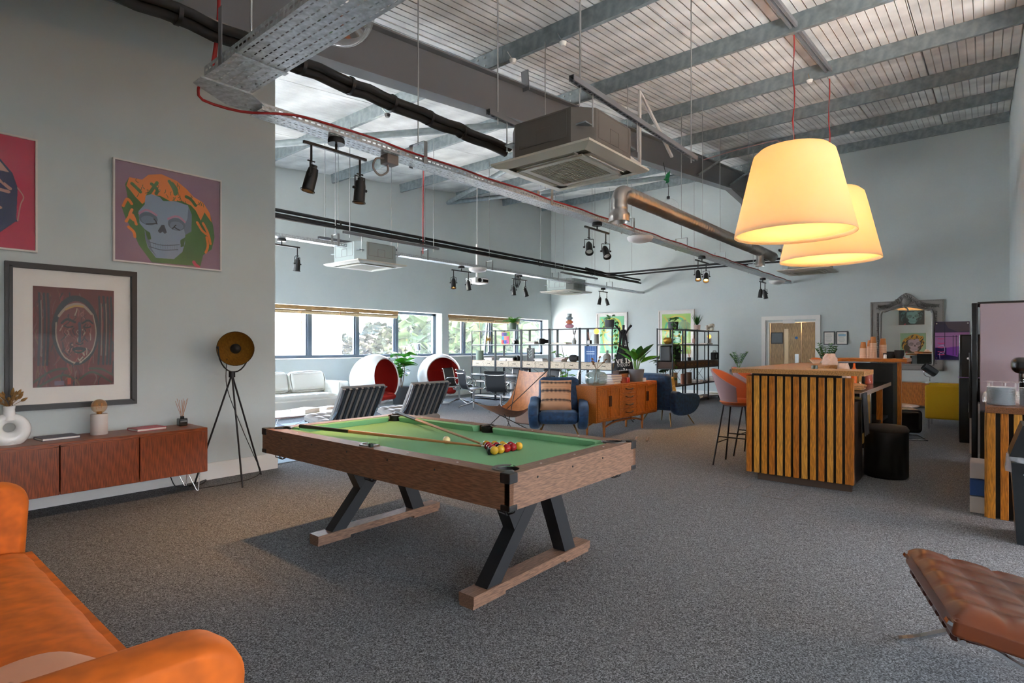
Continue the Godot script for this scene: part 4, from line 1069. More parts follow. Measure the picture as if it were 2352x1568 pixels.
	for i in 15:
		var a := PI + PI * i / 14.0
		arc.append(hc + V(0.19 * cos(a) * 0.95, 0.235 * sin(a) + 0.0, -0.03 + 0.19 * cos(a) * -0.32))
	obj("yoke", g().tube(arc, 0.007, 6).sph(hc + V(-0.185, 0.01, 0.03), Vector3.ONE * 0.014, 6).sph(hc + V(0.185, 0.01, -0.08), Vector3.ONE * 0.014, 6), mats.black, t)
	obj("cord", g().tube(spline([hc + V(-0.06, -0.1, -0.05), o + V(-0.05, -0.12, 0.0), o + V(0.06, -0.5, 0.05), o + V(0.2, -0.85, 0.06), o + V(0.26, -1.0, 0.06), V(0.15, 0.03, 0.05), V(0.0, 0.008, 0.02), V(-0.35, 0.008, 0.0), V(-0.62, 0.02, -0.02)], 6), 0.004, 5), mats.black, t)
	# socket and cables below the cabinet end
	t = thing("wall_socket", "white double wall socket under the end of the teak cabinet", "socket", V(2.14, 0.13, -6.105))
	obj("plate", g().rbox(V(0, 0, 0), V(0.145, 0.086, 0.01), 0.004), mats.white_matt, t)
	for q in [-0.035, 0.035]: obj("plug", g().rbox(V(q, -0.005, 0.025), V(0.045, 0.05, 0.04), 0.01), mats.white_matt, t)
	one("loose_cables", g().tube(spline([V(0, 0.1, 0), V(0.02, 0.02, 0.06), V(0.1, 0.005, 0.08), V(0.2, 0.006, 0.05), V(0.3, 0.03, 0.06), V(0.24, 0.005, 0.1), V(0.12, 0.006, 0.12)], 6), 0.005, 5), mats.black, "tangle of black cables on the carpet under the cabinet end", "cable", "", V(2.1, 0.0, -6.06))

# ---------- orange sofa ----------
func orange_sofa() -> void:
	var vel := mt("velvet_orange", "dd6a0c", 0.75, 0, "cloud", V(3, 3, 3))
	vel.rim_enabled = true; vel.rim = 0.7; vel.rim_tint = 0.8
	var t := thing("orange_sofa", "burnt orange velvet sofa with rounded arms", "sofa", V(0.1, 0, -2.42))
	# local: x forward (front at 0.5), z along the length
	var zn := 1.02; var zfar := -1.02
	obj("base_frame", g().rbox(V(0.02, 0.25, 0), V(0.86, 0.14, 2.3), 0.03, 2), vel, t)
	obj("backrest", g().rbox(V(-0.4, 0.55, 0), V(0.18, 0.6, 2.26), 0.08, 3), vel, t)
	for q in [zn + 0.075, zfar - 0.075]:
		var poly := []
		for i in 9: poly.append(Vector2(0.40 + 0.1 * sin(PI / 2 * i / 8.0), 0.63 + 0.1 * cos(PI / 2 * i / 8.0)))
		poly.append_array([Vector2(0.475, 0.2), Vector2(-0.48, 0.2), Vector2(-0.48, 0.76)])
		var s := g()
		# rounded slab: rings of the outline shrink towards both faces
		var m := poly.size()
		var cen := Vector2(0.0, 0.46)
		var zs := [[-0.075, 0.0], [-0.075, 0.93], [-0.068, 0.965], [-0.045, 0.99], [0.0, 1.0], [0.045, 0.99], [0.068, 0.965], [0.075, 0.93], [0.075, 0.0]]
		s.grid(func(u: float, v: float):
			var i := int(round(u * m)) % m; var k := int(round(v * 8))
			var c2: Vector2 = cen + (poly[i] - cen) * zs[k][1]
			return V(c2.x, c2.y, q + zs[k][0]), m, 8, true, true)
		obj("arm", s, vel, t)
	var rng := FastNoiseLite.new(); rng.seed = 5; rng.frequency = 2.2
	obj("seat_cushion", g().grid(func(u: float, v: float):
		var x := lerpf(-0.34, 0.5, u); var z := lerpf(-1.0, 1.0, v)
		var ed := minf(1.0, (1.0 - pow(absf(2 * v - 1), 14)))
		var y: float = 0.43 + 0.025 * (1 - pow(2 * u - 1, 2)) * ed + 0.006 * rng.get_noise_2d(x * 2.5, z * 2.5)
		if u > 0.9: y -= pow((u - 0.9) / 0.1, 2) * 0.05
		if v < 0.02 or v > 0.98: y -= 0.04
		return V(x, y, z), 20, 44, false, true).box(V(0.08, 0.35, 0), V(0.83, 0.12, 1.98)), vel, t)
	for q in [[0.36, 0.95], [0.36, -0.95], [-0.38, 0.95], [-0.38, -0.95]]: obj("leg", g().tube([V(q[0], 0.18, q[1]), V(q[0] * 1.05, 0, q[1] * 1.02)], [0.02, 0.012], 10), mats.black, t)
	# printed cushion lying against the near arm
	t = thing("print_cushion", "peach and tan printed cushion lying on the orange sofa seat", "cushion", V(0.25, 0.47, -1.66), 0.35)
	var c := g().grid(func(u: float, v: float):
		var a := u * TAU; var e := (v - 0.5) * PI
		var cx := signf(cos(a)) * pow(absf(cos(a)), 0.6) * pow(cos(e), 0.55); var cz := signf(sin(a)) * pow(absf(sin(a)), 0.6) * pow(cos(e), 0.55)
		return V(cx * 0.2, 0.07 + 0.075 * sin(e), cz * 0.17), 28, 12, true, true)
	var im := Image.create(64, 64, false, Image.FORMAT_RGB8)
	im.fill(Color.html("e09a78"))
	for i in 64: im.fill_rect(Rect2i(0, i, 64, 1), Color.html("8a5c40") if i < 22 else Color.html("c4552e") if i < 30 else Color.html("dd8a66") if i < 38 else Color.html("e8a888"))
	obj("cover", c, printed(im, 0.85), t)

# ---------- pool table ----------
func arc2(c: Vector2, r: float, a0: float, a1: float, n: int) -> Array:
	var o := []
	for i in n + 1: o.append(c + Vector2(cos(lerpf(a0, a1, float(i) / n)), sin(lerpf(a0, a1, float(i) / n))) * r)
	return o
func pool_table() -> void:
	var x0 := 1.985; var x1 := 3.205; var z0 := -1.67; var z1 := -4.0
	var W := x1 - x0; var L := z0 - z1; var T := 0.775
	var t := thing("pool_table", "wooden pool table with green cloth on black angled legs", "pool table", V((x0 + x1) / 2, 0, (z0 + z1) / 2))
	var wx := mt("rustic_x", "93705a", 0.5, 0, "grain", V(1.1, 14, 14)); var wz := mt("rustic_z", "8d6449", 0.5, 0, "grain", V(14, 14, 1.1))
	var cloth := mt("baize", "93d69f", 0.95, 0, "weave", V(30, 30, 30))
	var w := 0.1; var pr := 0.06
	# rail tops with pocket bites; local outline runs along s with t inwards
	var rail := func(len_: float, mid: bool) -> PackedVector2Array:
		var p := [Vector2(0, 0), Vector2(len_, 0)]
		p.append_array(arc2(Vector2(len_ - 0.1, 0.1), pr, -PI / 4, -PI - 0.05, 10))
		p.append(Vector2(len_ - 0.165, w))
		if mid:
			p.append(Vector2(len_ / 2 + 0.062, w))
			p.append_array(arc2(Vector2(len_ / 2, 0.085), 0.05, 0.1, -PI - 0.1, 10))
			p.append(Vector2(len_ / 2 - 0.062, w))
		p.append(Vector2(0.165, w))
		p.append_array(arc2(Vector2(0.1, 0.1), pr, 0.05, -PI * 0.75, 10))
		var o := PackedVector2Array()
		for q in p: o.append(q)
		return o
	var flat := Basis(V(1, 0, 0), V(0, 0, -1), V(0, 1, 0))
	for k in 4:
		var b := Basis(V(0, 1, 0), k * PI / 2) * flat
		var len_ := W if k % 2 == 0 else L
		var dep := L if k % 2 == 0 else W
		var o := Basis(V(0, 1, 0), k * PI / 2) * V(-len_ / 2, 0, dep / 2)
		obj("rail_top", g().prism(rail.call(len_, k % 2 == 1), T - 0.03, T, b, o), wx if k % 2 == 0 else wz, t)
		var spans := [[0.175, len_ - 0.175]] if k % 2 == 0 else [[0.175, len_ / 2 - 0.07], [len_ / 2 + 0.07, len_ - 0.175]]
		for sp in spans:
			var cu := g()
			var e := Basis(V(0, 1, 0), k * PI / 2)
			var q := func(s: float, d: float, y: float) -> Vector3: return o + e * V(s, y, -d)
			var a: float = sp[0]; var z: float = sp[1]
			cu.quad(q.call(a, w, T - 0.002), q.call(z, w, T - 0.002), q.call(z - 0.03, w + 0.05, T - 0.006), q.call(a + 0.03, w + 0.05, T - 0.006), V(0, 1, 0))
			cu.quad(q.call(a + 0.03, w + 0.05, T - 0.006), q.call(z - 0.03, w + 0.05, T - 0.006), q.call(z - 0.03, w + 0.035, T - 0.05), q.call(a + 0.03, w + 0.035, T - 0.05), e * V(0, -0.2, -1))
			cu.quad(q.call(a, w, T - 0.002), q.call(a + 0.03, w + 0.05, T - 0.006), q.call(a + 0.03, w + 0.035, T - 0.05), q.call(a, w, T - 0.05), e * V(-1, 0, -0.3))
			cu.quad(q.call(z, w, T - 0.002), q.call(z - 0.03, w + 0.05, T - 0.006), q.call(z - 0.03, w + 0.035, T - 0.05), q.call(z, w, T - 0.05), e * V(1, 0, -0.3))
			obj("cushion", cu, cloth, t)
		obj("apron", g().box(o + Basis(V(0, 1, 0), k * PI / 2) * V(len_ / 2, T - 0.1, -0.016), V(len_ - 0.002, 0.142, 0.03), Basis(V(0, 1, 0), k * PI / 2)), wx if k % 2 == 0 else wz, t)
		for i in (3 if k % 2 == 0 else 5):
			obj("sight_dot", g().cyl(o + Basis(V(0, 1, 0), k * PI / 2) * V(len_ * (i + 1.0) / (4.0 if k % 2 == 0 else 6.0), T, -0.05), 0.006, 0.001, 10), mats.white_matt, t)
			obj("bolt_head", g().sph(o + Basis(V(0, 1, 0), k * PI / 2) * V(len_ * (i + 0.7) / (4.0 if k % 2 == 0 else 6.0), T - 0.045, 0.0), V(0.006, 0.006, 0.004), 5), mats.black, t)
		var cb := o + Basis(V(0, 1, 0), k * PI / 2) * V(0.027, T - 0.02, -0.027)
		obj("corner_cap", g().rbox(cb, V(0.062, 0.05, 0.062), 0.006), mats.black, t)
		obj("corner_foot_cap", g().rbox(cb - V(0, 0.138, 0), V(0.06, 0.03, 0.06), 0.006), mats.black, t)
		var pk := o + Basis(V(0, 1, 0), k * PI / 2) * V(0.1, 0, -0.1)
		pocket(t, pk, k * PI / 2 + PI * 0.75)
	for q in [-1, 1]: pocket(t, V(q * (W / 2 - 0.085), 0, 0), 0.0 if q > 0 else PI, 0.05)
	obj("cloth_bed", g().box(V(0, T - 0.06, 0), V(W - 0.16, 0.03, L - 0.16)), cloth, t)
	obj("under_frame", g().box(V(0, T - 0.12, 0), V(W - 0.08, 0.09, L - 0.08)), mats.black, t)
	# legs: a foot bar, one long raking strut, a short strut meeting it and a steep strut
	for zc in [-2.08, -3.54]:
		var lz: float = zc - (z0 + z1) / 2
		var cx := (x0 + x1) / 2
		var lg := Node3D.new(); lg.name = "trestle"; t.add_child(lg, true); lg.position = V(0, 0, lz)
		obj("foot_bar", g().box(V(2.68 - cx, 0.045, 0), V(1.12, 0.05, 0.11)).box(V(2.25 - cx, 0.01, 0), V(0.26, 0.02, 0.1)).box(V(3.1 - cx, 0.01, 0), V(0.26, 0.02, 0.1)), wx, lg)
		var st := func(a: Array) -> G:
			var w2 := 0.115
			return g().prism(P2([a[0] - cx - w2 / 2, a[1], a[0] - cx + w2 / 2, a[1], a[2] - cx + w2 / 2, a[3], a[2] - cx - w2 / 2, a[3]]), -0.045, 0.045)
		obj("long_strut", st.call([2.29, 0.07, 2.8, 0.64]), mt("leg_black", "1d2024", 0.5), lg)
		obj("short_strut", g().prism(P2([2.5 - cx, 0.26, 2.595 - cx, 0.37, 2.44 - cx, 0.64, 2.31 - cx, 0.64]), -0.043, 0.043), mats.leg_black, lg)
		obj("steep_strut", st.call([3.02, 0.07, 2.78, 0.64]), mats.leg_black, lg)
	# net baskets under the pockets
	for q in [[0, 1], [1, 1], [0, 0], [1, 0], [0, 2], [1, 2]]:
		var p := V((q[0] * 2 - 1) * (W / 2 - 0.1), 0.59, (q[1] - 1) * (L / 2 - 0.1))
		var s := g()
		for i in 6: s.tube([p + V(cos(TAU * i / 6) * 0.05, 0.04, sin(TAU * i / 6) * 0.05), p + V(cos(TAU * i / 6 + 0.5) * 0.045, -0.02, sin(TAU * i / 6 + 0.5) * 0.045), p + V(0, -0.04, 0)], 0.004, 4)
		obj("pocket_net", s, mats.black, t)
	# balls, rack, cues, chalk
	var by := T - 0.045
	var cols := ["c79a2a", "9e1f22", "c79a2a", "9e1f22", "9e1f22", "c79a2a", "9e1f22", "16181c", "c79a2a", "9e1f22", "c79a2a", "c79a2a", "9e1f22", "9e1f22", "c79a2a"]
	var A := V(2.46, by, -2.12); var Bv := V(2.63, by, -2.13); var Cv := V(2.745, by, -2.40)
	var rt := thing("ball_rack", "black plastic triangle rack around the pool balls", "rack", V(2.6, by, -2.23), 0.0)
	var r := 0.0255
	var ax := V(0.9, 0, -0.436); var ay := V(-0.436, 0, -0.9).rotated(Vector3.UP, 0)
	var rowv := V(-0.06, 0, -0.99).normalized(); var up_ := Vector3.UP
	var base_ := V(2.565, by, -2.075)
	var dirA := V(0.08, 0, -1).normalized()       # apex direction of the triangle
	var dirB := dirA.cross(up_)
	var k := 0
	for row in 5:
		for i in row + 1:
			var p := V(2.6, by + r, -2.375) - dirA * (row * r * 1.74) + dirB * ((i - row / 2.0) * r * 2.02)
			var names := {"c79a2a": "yellow pool ball racked in the black triangle", "9e1f22": "red pool ball racked in the black triangle", "16181c": "black eight ball in the middle of the rack"}
			one("pool_ball", g().sph(Vector3.ZERO, Vector3.ONE * r, 10), mt("ball_" + cols[k], cols[k], 0.08), names[cols[k]], "ball", "racked pool balls", p)
			k += 1
	var cen := V(2.6, by, -2.375) - dirA * (2.0 * r * 1.74 * 1.33)
	var tri_ := []
	for q in [[0.098, 0.0], [-0.06, 0.125], [-0.06, -0.125]]: tri_.append(cen + dirA * (q[0] + 0.02) + dirB * q[1] - rt.position)
	var s2 := g()
	for i in 3:
		var a: Vector3 = tri_[i]; var b: Vector3 = tri_[(i + 1) % 3]
		s2.bar(a + V(0, 0.017, 0), b + V(0, 0.017, 0), 0.012, 0.034)
		s2.cyl(a, 0.007, 0.034, 8)
	obj("triangle", s2, mats.black, rt)
	one("cue_ball", g().sph(Vector3.ZERO, Vector3.ONE * r, 12), mt("ivory", "d8c592", 0.1), "cream cue ball lying near the crossed cues", "ball", "", V(2.56, by + r, -2.69))
	for q in [[V(2.2, T + 0.006, -3.86), V(2.57, by + 0.02, -2.36), "wooden cue lying across the near rail with its tip at the rack"], [V(3.2, T + 0.008, -4.0), V(2.575, by + 0.03, -2.385), "wooden cue with a black butt resting on the far corner pocket"]]:
		var a: Vector3 = q[0]; var b: Vector3 = q[1]
		var c := thing("pool_cue", q[2], "cue", a, 0, "pool cues")
		var d := b - a
		obj("butt", g().tube([Vector3.ZERO, d * 0.3], [0.0145, 0.012], 10), mats.black, c)
		obj("shaft", g().tube([d * 0.3, d * 0.985], [0.012, 0.0065], 10), mt("cue_wood", "b97f4a", 0.35), c)
		obj("tip", g().tube([d * 0.985, d], 0.0065, 8), mats.white_matt, c)
	one("chalk_cube", g().rbox(V(0, 0.011, 0), V(0.022, 0.022, 0.022), 0.003), mt("chalk_dark", "2a3a36", 0.9), "small dark chalk cube on the near rail", "chalk", "", V(2.02, T, -2.76))

func pocket(t: Node3D, p: Vector3, face: float, r := 0.06) -> void:
	var n := Node3D.new(); n.name = "pocket"; t.add_child(n, true); n.position = p + V(0, 0.775, 0)
	obj("cup", g().lathe(PR([r, -0.002, r - 0.004, -0.05, r - 0.012, -0.1, 0, -0.11]), 18), mats.black, n)
	var s := g()
	s.lathe(PR([r - 0.003, 0.0, r - 0.003, 0.006, r + 0.014, 0.006, r + 0.016, 0.0]), 20, Vector3.ZERO, Basis(), -face - PI * 0.62, -face + PI * 0.62)
	obj("rim", s, mt("pocket_rim", "55504c", 0.4, 0.5), n)
# ---------- lounge by the windows ----------
var leaf_cache := {}
func leaf_mesh(len_: float, w: float, droop := 0.2, fold := 0.25, shape := 0.8) -> Mesh:
	var key := "%.3f_%.3f_%.2f_%.2f_%.2f" % [len_, w, droop, fold, shape]
	if not leaf_cache.has(key):
		leaf_cache[key] = g().grid(func(u: float, v: float):
			var ww := w * 0.5 * sin(PI * pow(u, shape)) * (2 * v - 1)
			return V(ww, fold * absf(ww) - droop * len_ * u * u, len_ * u), 6, 4, false, true).mesh()
	return leaf_cache[key]
func put_leaf(t: Node, m: Mesh, mat_: Material, p: Vector3, d: Vector3, roll := 0.0, called := "leaf") -> void:
	var o := obj(called, m, mat_, t)
	var z := d.normalized()
	var x := Vector3.UP.cross(z)
	if x.length() < 0.01: x = Vector3.RIGHT
	x = x.normalized()
	o.transform = Transform3D(Basis(x, z.cross(x), z) * Basis(V(0, 0, 1), roll), p)
func leafy(key: String, c: String, back := 0.35) -> StandardMaterial3D:
	var m := mt(key, c, 0.35, 0, "cloud", V(12, 12, 12))
	m.backlight_enabled = true; m.backlight = Color.html(c) * back * 2.0
	return m
func planter(t: Node, r: float, h: float, m: Material, taper := 0.8) -> void:
	obj("pot", g().lathe(PR([0, 0, r * taper, 0, r, h, r * 0.93, h, r * 0.9, h - 0.03, 0, h - 0.03]), 24), m, t)
	obj("soil", g().cyl(V(0, h - 0.032, 0), r * 0.9, 0.01, 16), mt("soil", "2c2119", 1.0), t)
func face(d: Vector3) -> float: return atan2(d.x, d.z)

func tufted(w: float, d: float, th: float, nx: int, ny: int, depth := 0.02) -> G:
	var s := g()
	s.grid(func(u: float, v: float):
		var e := pow(clampf(minf(minf(u, 1 - u), minf(v, 1 - v)) * 14.0, 0, 1), 0.5)
		var b := pow(absf(sin(PI * u * nx)), 0.3) * pow(absf(sin(PI * v * ny)), 0.3)
		return V((u - 0.5) * w, th * 0.55 + (th * 0.3 + depth * b) * e - 0.004, (v - 0.5) * d), nx * 7, ny * 7, false, true)
	s.rbox(V(0, th * 0.3, 0), V(w, th * 0.6, d), 0.015, 1)
	return s

func lounge_chair(called: String, label: String, at: Vector3, turn: float, leather: Material, strap: Material, group := "", back := true) -> Node3D:
	var t := thing(called, label, "chair", at, turn, group)
	var W := 0.75
	for q in [-1.0, 1.0]:
		var x: float = q * (W / 2 - 0.03)
		var f1 := spline([V(x, 0.006, 0.42), V(x, 0.05, 0.3), V(x, 0.18, 0.05), V(x, 0.34, -0.14), V(x, 0.56, -0.3), V(x, 0.8, -0.42)], 5)
		var f2 := spline([V(x, 0.4, 0.4), V(x, 0.33, 0.28), V(x, 0.22, 0.08), V(x, 0.1, -0.14), V(x, 0.006, -0.36)], 5)
		var s := g()
		for f in [f1, f2]:
			for i in f.size() - 1: s.bar(f[i], f[i + 1], 0.035, 0.012, V(0, 1, 0.6).normalized())
		obj("side_frame", s, mats.chrome, t)
	obj("cross_bar", g().tube([V(-W / 2, 0.34, 0.36), V(W / 2, 0.34, 0.36)], 0.011, 8), mats.chrome, t)
	obj("cross_bar", g().tube([V(-W / 2, 0.8, -0.425), V(W / 2, 0.8, -0.425)], 0.011, 8), mats.chrome, t)
	obj("cross_bar", g().tube([V(-W / 2, 0.3, -0.17), V(W / 2, 0.3, -0.17)], 0.011, 8), mats.chrome, t)
	for i in 7:
		var x := -0.29 + i * 0.097
		obj("back_strap", g().bar(V(x, 0.31, -0.175), V(x, 0.805, -0.437), 0.046, 0.005, V(0, 0.45, 1)).tube([V(x - 0.023, 0.8, -0.425), V(x + 0.023, 0.8, -0.425)], 0.018, 8), strap, t)
		obj("seat_strap", g().bar(V(x, 0.325, 0.37), V(x, 0.27, -0.17), 0.046, 0.005).tube([V(x - 0.023, 0.335, 0.365), V(x + 0.023, 0.335, 0.365)], 0.02, 8), strap, t)
	var seat := obj("seat_cushion", tufted(W, 0.6, 0.11, 5, 4, 0.014), leather, t)
	seat.transform = Transform3D(Basis(V(1, 0, 0), -0.2), V(0, 0.295, 0.1))
	if back:
		var bk := obj("back_cushion", tufted(W - 0.02, 0.56, 0.09, 5, 4, 0.014), leather, t)
		bk.transform = Transform3D(Basis(V(1, 0, 0), PI / 2 - 0.5), V(0, 0.575, -0.29))
	return t

func ball_chair(label: String, at: Vector3, dir: Vector3) -> void:
	var t := thing("ball_chair", label, "chair", at, 0, "white ball chairs with red lining")
	var R := 0.54
	var c := V(0, 0.66, 0)
	var b := Basis(Quaternion(V(0, 1, 0), dir.normalized()))
	var po := []; var pi_ := []
	for i in 19:
		var a := -PI / 2 + (PI / 2 + 0.62) * i / 18.0
		po.append(Vector2(R * cos(a), R * sin(a)))
	for i in 19:
		var a := 0.62 - (PI / 2 + 0.62) * i / 18.0
		pi_.append(Vector2((R - 0.03) * cos(a), (R - 0.03) * sin(a)))
	po.append(pi_[0])
	obj("shell", g().lathe(po, 44, c, b), mats.white_gloss, t)
	var red := mt("red_felt", "d2281c", 0.85, 0, "weave", V(30, 30, 30))
	obj("lining", g().lathe(pi_, 44, c, b), red, t)
	var fwd := V(dir.x, 0, dir.z).normalized()
	var fb := Basis(fwd.cross(V(0, 1, 0)) * -1, V(0, 1, 0), fwd)
	obj("seat_pad", g().rbox(c + fb * V(0, -0.34, 0.1), V(0.6, 0.14, 0.5), 0.06, 3, fb * Basis(V(1, 0, 0), 0.12), 0.12), red, t)
	obj("back_pad", g().rbox(c + fb * V(0, -0.06, -0.32), V(0.56, 0.42, 0.12), 0.055, 3, fb * Basis(V(1, 0, 0), -0.25), 0.12), red, t)
	obj("pedestal", g().lathe(PR([0.3, 0, 0.3, 0.008, 0.12, 0.03, 0.07, 0.07, 0.1, 0.14, 0.2, 0.18]), 36), mats.white_gloss, t)

func office_chair(label: String, at: Vector3, turn: float) -> Node3D:
	var t := thing("office_chair", label, "chair", at, turn, "ribbed black meeting chairs")
	# side profile of the sling, front of the seat to the top of the back
	var pf := spline([Vector2(0.25, 0.42), Vector2(0.2, 0.455), Vector2(0.0, 0.44), Vector2(-0.16, 0.43), Vector2(-0.23, 0.5), Vector2(-0.26, 0.62), Vector2(-0.3, 0.82), Vector2(-0.33, 0.86)], 8)
	var m := pf.size()
	var s := g()
	s.grid(func(u: float, v: float):
		var i := mini(int(u * (m - 1)), m - 1)
		var p: Vector2 = pf[i]
		var q: Vector2 = (pf[mini(i + 1, m - 1)] - pf[maxi(i - 1, 0)]).normalized()
		var off := 0.006 * (1 if i % 2 == 0 else -1)
		return V((v - 0.5) * 0.44, p.y + q.x * -off, p.x + q.y * off), m - 1, 2, false, true)
	obj("sling", s, mt("sling_black", "1e2226", 0.5), t)
	for q in [-0.235, 0.235]:
		var r := []
		for p in pf: r.append(V(q, p.y, p.x))
		obj("side_rail", g().tube(r, 0.013, 6), mats.chrome, t)
		obj("armrest", g().tube(spline([V(q, 0.44, 0.14), V(q * 1.2, 0.5, 0.18), V(q * 1.24, 0.62, 0.15), V(q * 1.24, 0.65, 0.02), V(q * 1.22, 0.64, -0.16), V(q * 1.1, 0.58, -0.235), V(q, 0.56, -0.25)], 4), 0.012, 6), mats.chrome, t)
	obj("stretcher", g().tube([V(-0.235, 0.79, -0.33), V(-0.1, 0.78, -0.345), V(0.1, 0.78, -0.345), V(0.235, 0.79, -0.33)], 0.011, 6).tube(spline([V(-0.235, 0.43, -0.05), V(-0.12, 0.36, -0.03), V(0, 0.34, 0), V(0.12, 0.36, -0.03), V(0.235, 0.43, -0.05)], 3), 0.013, 6), mats.chrome, t)
	obj("column", g().cyl(V(0, 0.1, 0), 0.024, 0.26, 12), mats.brushed, t)
	for i in 4:
		var d := V(cos(TAU * i / 4 + 0.4), 0, sin(TAU * i / 4 + 0.4))
		obj("foot", g().tube([V(0, 0.13, 0), d * 0.12 + V(0, 0.1, 0), d * 0.32 + V(0, 0.035, 0)], [0.024, 0.02, 0.012], 8).cyl(d * 0.32, 0.016, 0.04, 8), mats.chrome, t)
	return t

func armchair(label: String, at: Vector3, turn: float) -> Node3D:
	var vel := mt("velvet_blue", "0c3a63", 0.7, 0, "blotch", V(1.5, 1.5, 1.5))
	vel.rim_enabled = true; vel.rim = 1.0; vel.rim_tint = 0.6
	var t := thing("blue_armchair", label, "armchair", at, turn, "blue velvet armchairs")
	obj("back", g().rbox(V(0, 0.62, -0.3), V(0.6, 0.58, 0.16), 0.075, 3, Basis(V(1, 0, 0), -0.16)), vel, t)
	obj("seat", g().rbox(V(0, 0.36, 0.04), V(0.56, 0.17, 0.66), 0.07, 3, Basis(V(1, 0, 0), -0.04), 0.1), vel, t)
	for q in [-1.0, 1.0]:
		var s := g()
		var poly := spline([Vector2(-0.34, 0.3), Vector2(-0.38, 0.52), Vector2(-0.32, 0.62), Vector2(-0.1, 0.57), Vector2(0.14, 0.56), Vector2(0.36, 0.54), Vector2(0.45, 0.44), Vector2(0.4, 0.3), Vector2(0.24, 0.21), Vector2(0.0, 0.18), Vector2(-0.2, 0.2)], 3, true)
		var m := poly.size()
		var zs := [[-0.065, 0.0], [-0.065, 0.9], [-0.05, 0.97], [0.0, 1.0], [0.05, 0.97], [0.065, 0.9], [0.065, 0.0]]
		s.grid(func(u: float, v: float):
			var i := int(round(u * m)) % m; var k := int(round(v * 6))
			var c := Vector2(0.02, 0.38)
			var c2: Vector2 = c + (poly[i] - c) * zs[k][1]
			return V(q * (0.345 + 0.06 * (c2.y - 0.3)) + zs[k][0], c2.y, c2.x), m, 6, true, false)
		obj("arm", s, vel, t)
	for q in [[-0.24, 0.24], [0.24, 0.24], [-0.22, -0.22], [0.22, -0.22]]: obj("leg", g().tube([V(q[0], 0.22, q[1]), V(q[0] * 1.4, 0, q[1] * 1.5)], [0.014, 0.008], 8), mt("brass_leg", "8a6a3a", 0.3, 0.8), t)
	return t

func cushion(label: String, at: Vector3, b: Basis, w: float, h: float, im: Image) -> void:
	var t := thing("scatter_cushion", label, "cushion", at, 0, "")
	t.basis = b
	var s := g()
	for q in [-1.0, 1.0]:
		s.grid(func(u: float, v: float):
			var x := 2 * u - 1; var y := 2 * v - 1
			var pin := 1.0 - 0.06 * (1 - x * x) * absf(y) - 0.0
			return V(x * w / 2 * (1 - 0.05 * (1 - y * y)), -y * h / 2 * (1 - 0.05 * (1 - x * x)), q * 0.08 * pow((1 - pow(x, 4)) * (1 - pow(y, 4)), 0.6)), 14, 14, false, q < 0)
	obj("cover", s, printed(im, 0.9), t)

func zigzag() -> Image:
	var im := Image.create(160, 160, false, Image.FORMAT_RGB8)
	im.fill(Color.html("c99b78"))
	var dk := Color.html("1e1c20")
	for x in 160:
		for band in [[18, 20], [62, 26], [112, 20]]:
			var ph := absf(fmod(x / 7.0, 1.0) - 0.5) * 2.0
			var hh: float = band[1] * (0.25 + 0.75 * ph) * 0.9
			if int(x / 3.5) % 2 == 0: im.fill_rect(Rect2i(x, int(band[0] - hh * 0.5), 1, int(hh)), dk)
			elif ph > 0.3: im.fill_rect(Rect2i(x, int(band[0] - hh * 0.2), 1, int(hh * 0.4)), dk.lightened(0.2))
	for y in range(0, 160, 40): im.fill_rect(Rect2i(0, y, 160, 1), Color.html("9a7a60"))
	return im

func tub_plant(label: String, at: Vector3, r: float, h: float, pot: Material, n: int, lm: Mesh, green: Material, stem_h: float, spread: float, sd: int, up := 0.3, wood := "6a4a30") -> Node3D:
	var t := thing("potted_plant", label, "plant", at)
	planter(t, r, h, pot)
	var rng := RandomNumberGenerator.new(); rng.seed = sd
	var tops := []
	for i in 3:
		var p1 := V(rng.randf_range(-spread, spread) * 0.35, h + stem_h * (0.6 + 0.2 * i), rng.randf_range(-spread, spread) * 0.35)
		obj("stem", g().tube(spline([V(0.02 * i - 0.02, h - 0.03, 0), (V(0, h, 0) + p1) * 0.5 + V(0.03 * (i - 1), 0, 0.02), p1], 5), [0.012] .duplicate() if false else 0.009, 6), mt("stem_" + wood, wood, 0.8), t)
		tops.append(p1)
	for i in n:
		var st: Vector3 = tops[i % 3]
		var p := V(0, h, 0).lerp(st, rng.randf_range(0.35, 1.0))
		var a := rng.randf() * TAU
		put_leaf(t, lm, green, p, V(cos(a), up + rng.randf_range(-0.35, 0.5), sin(a)), rng.randf_range(-0.5, 0.5))
	return t

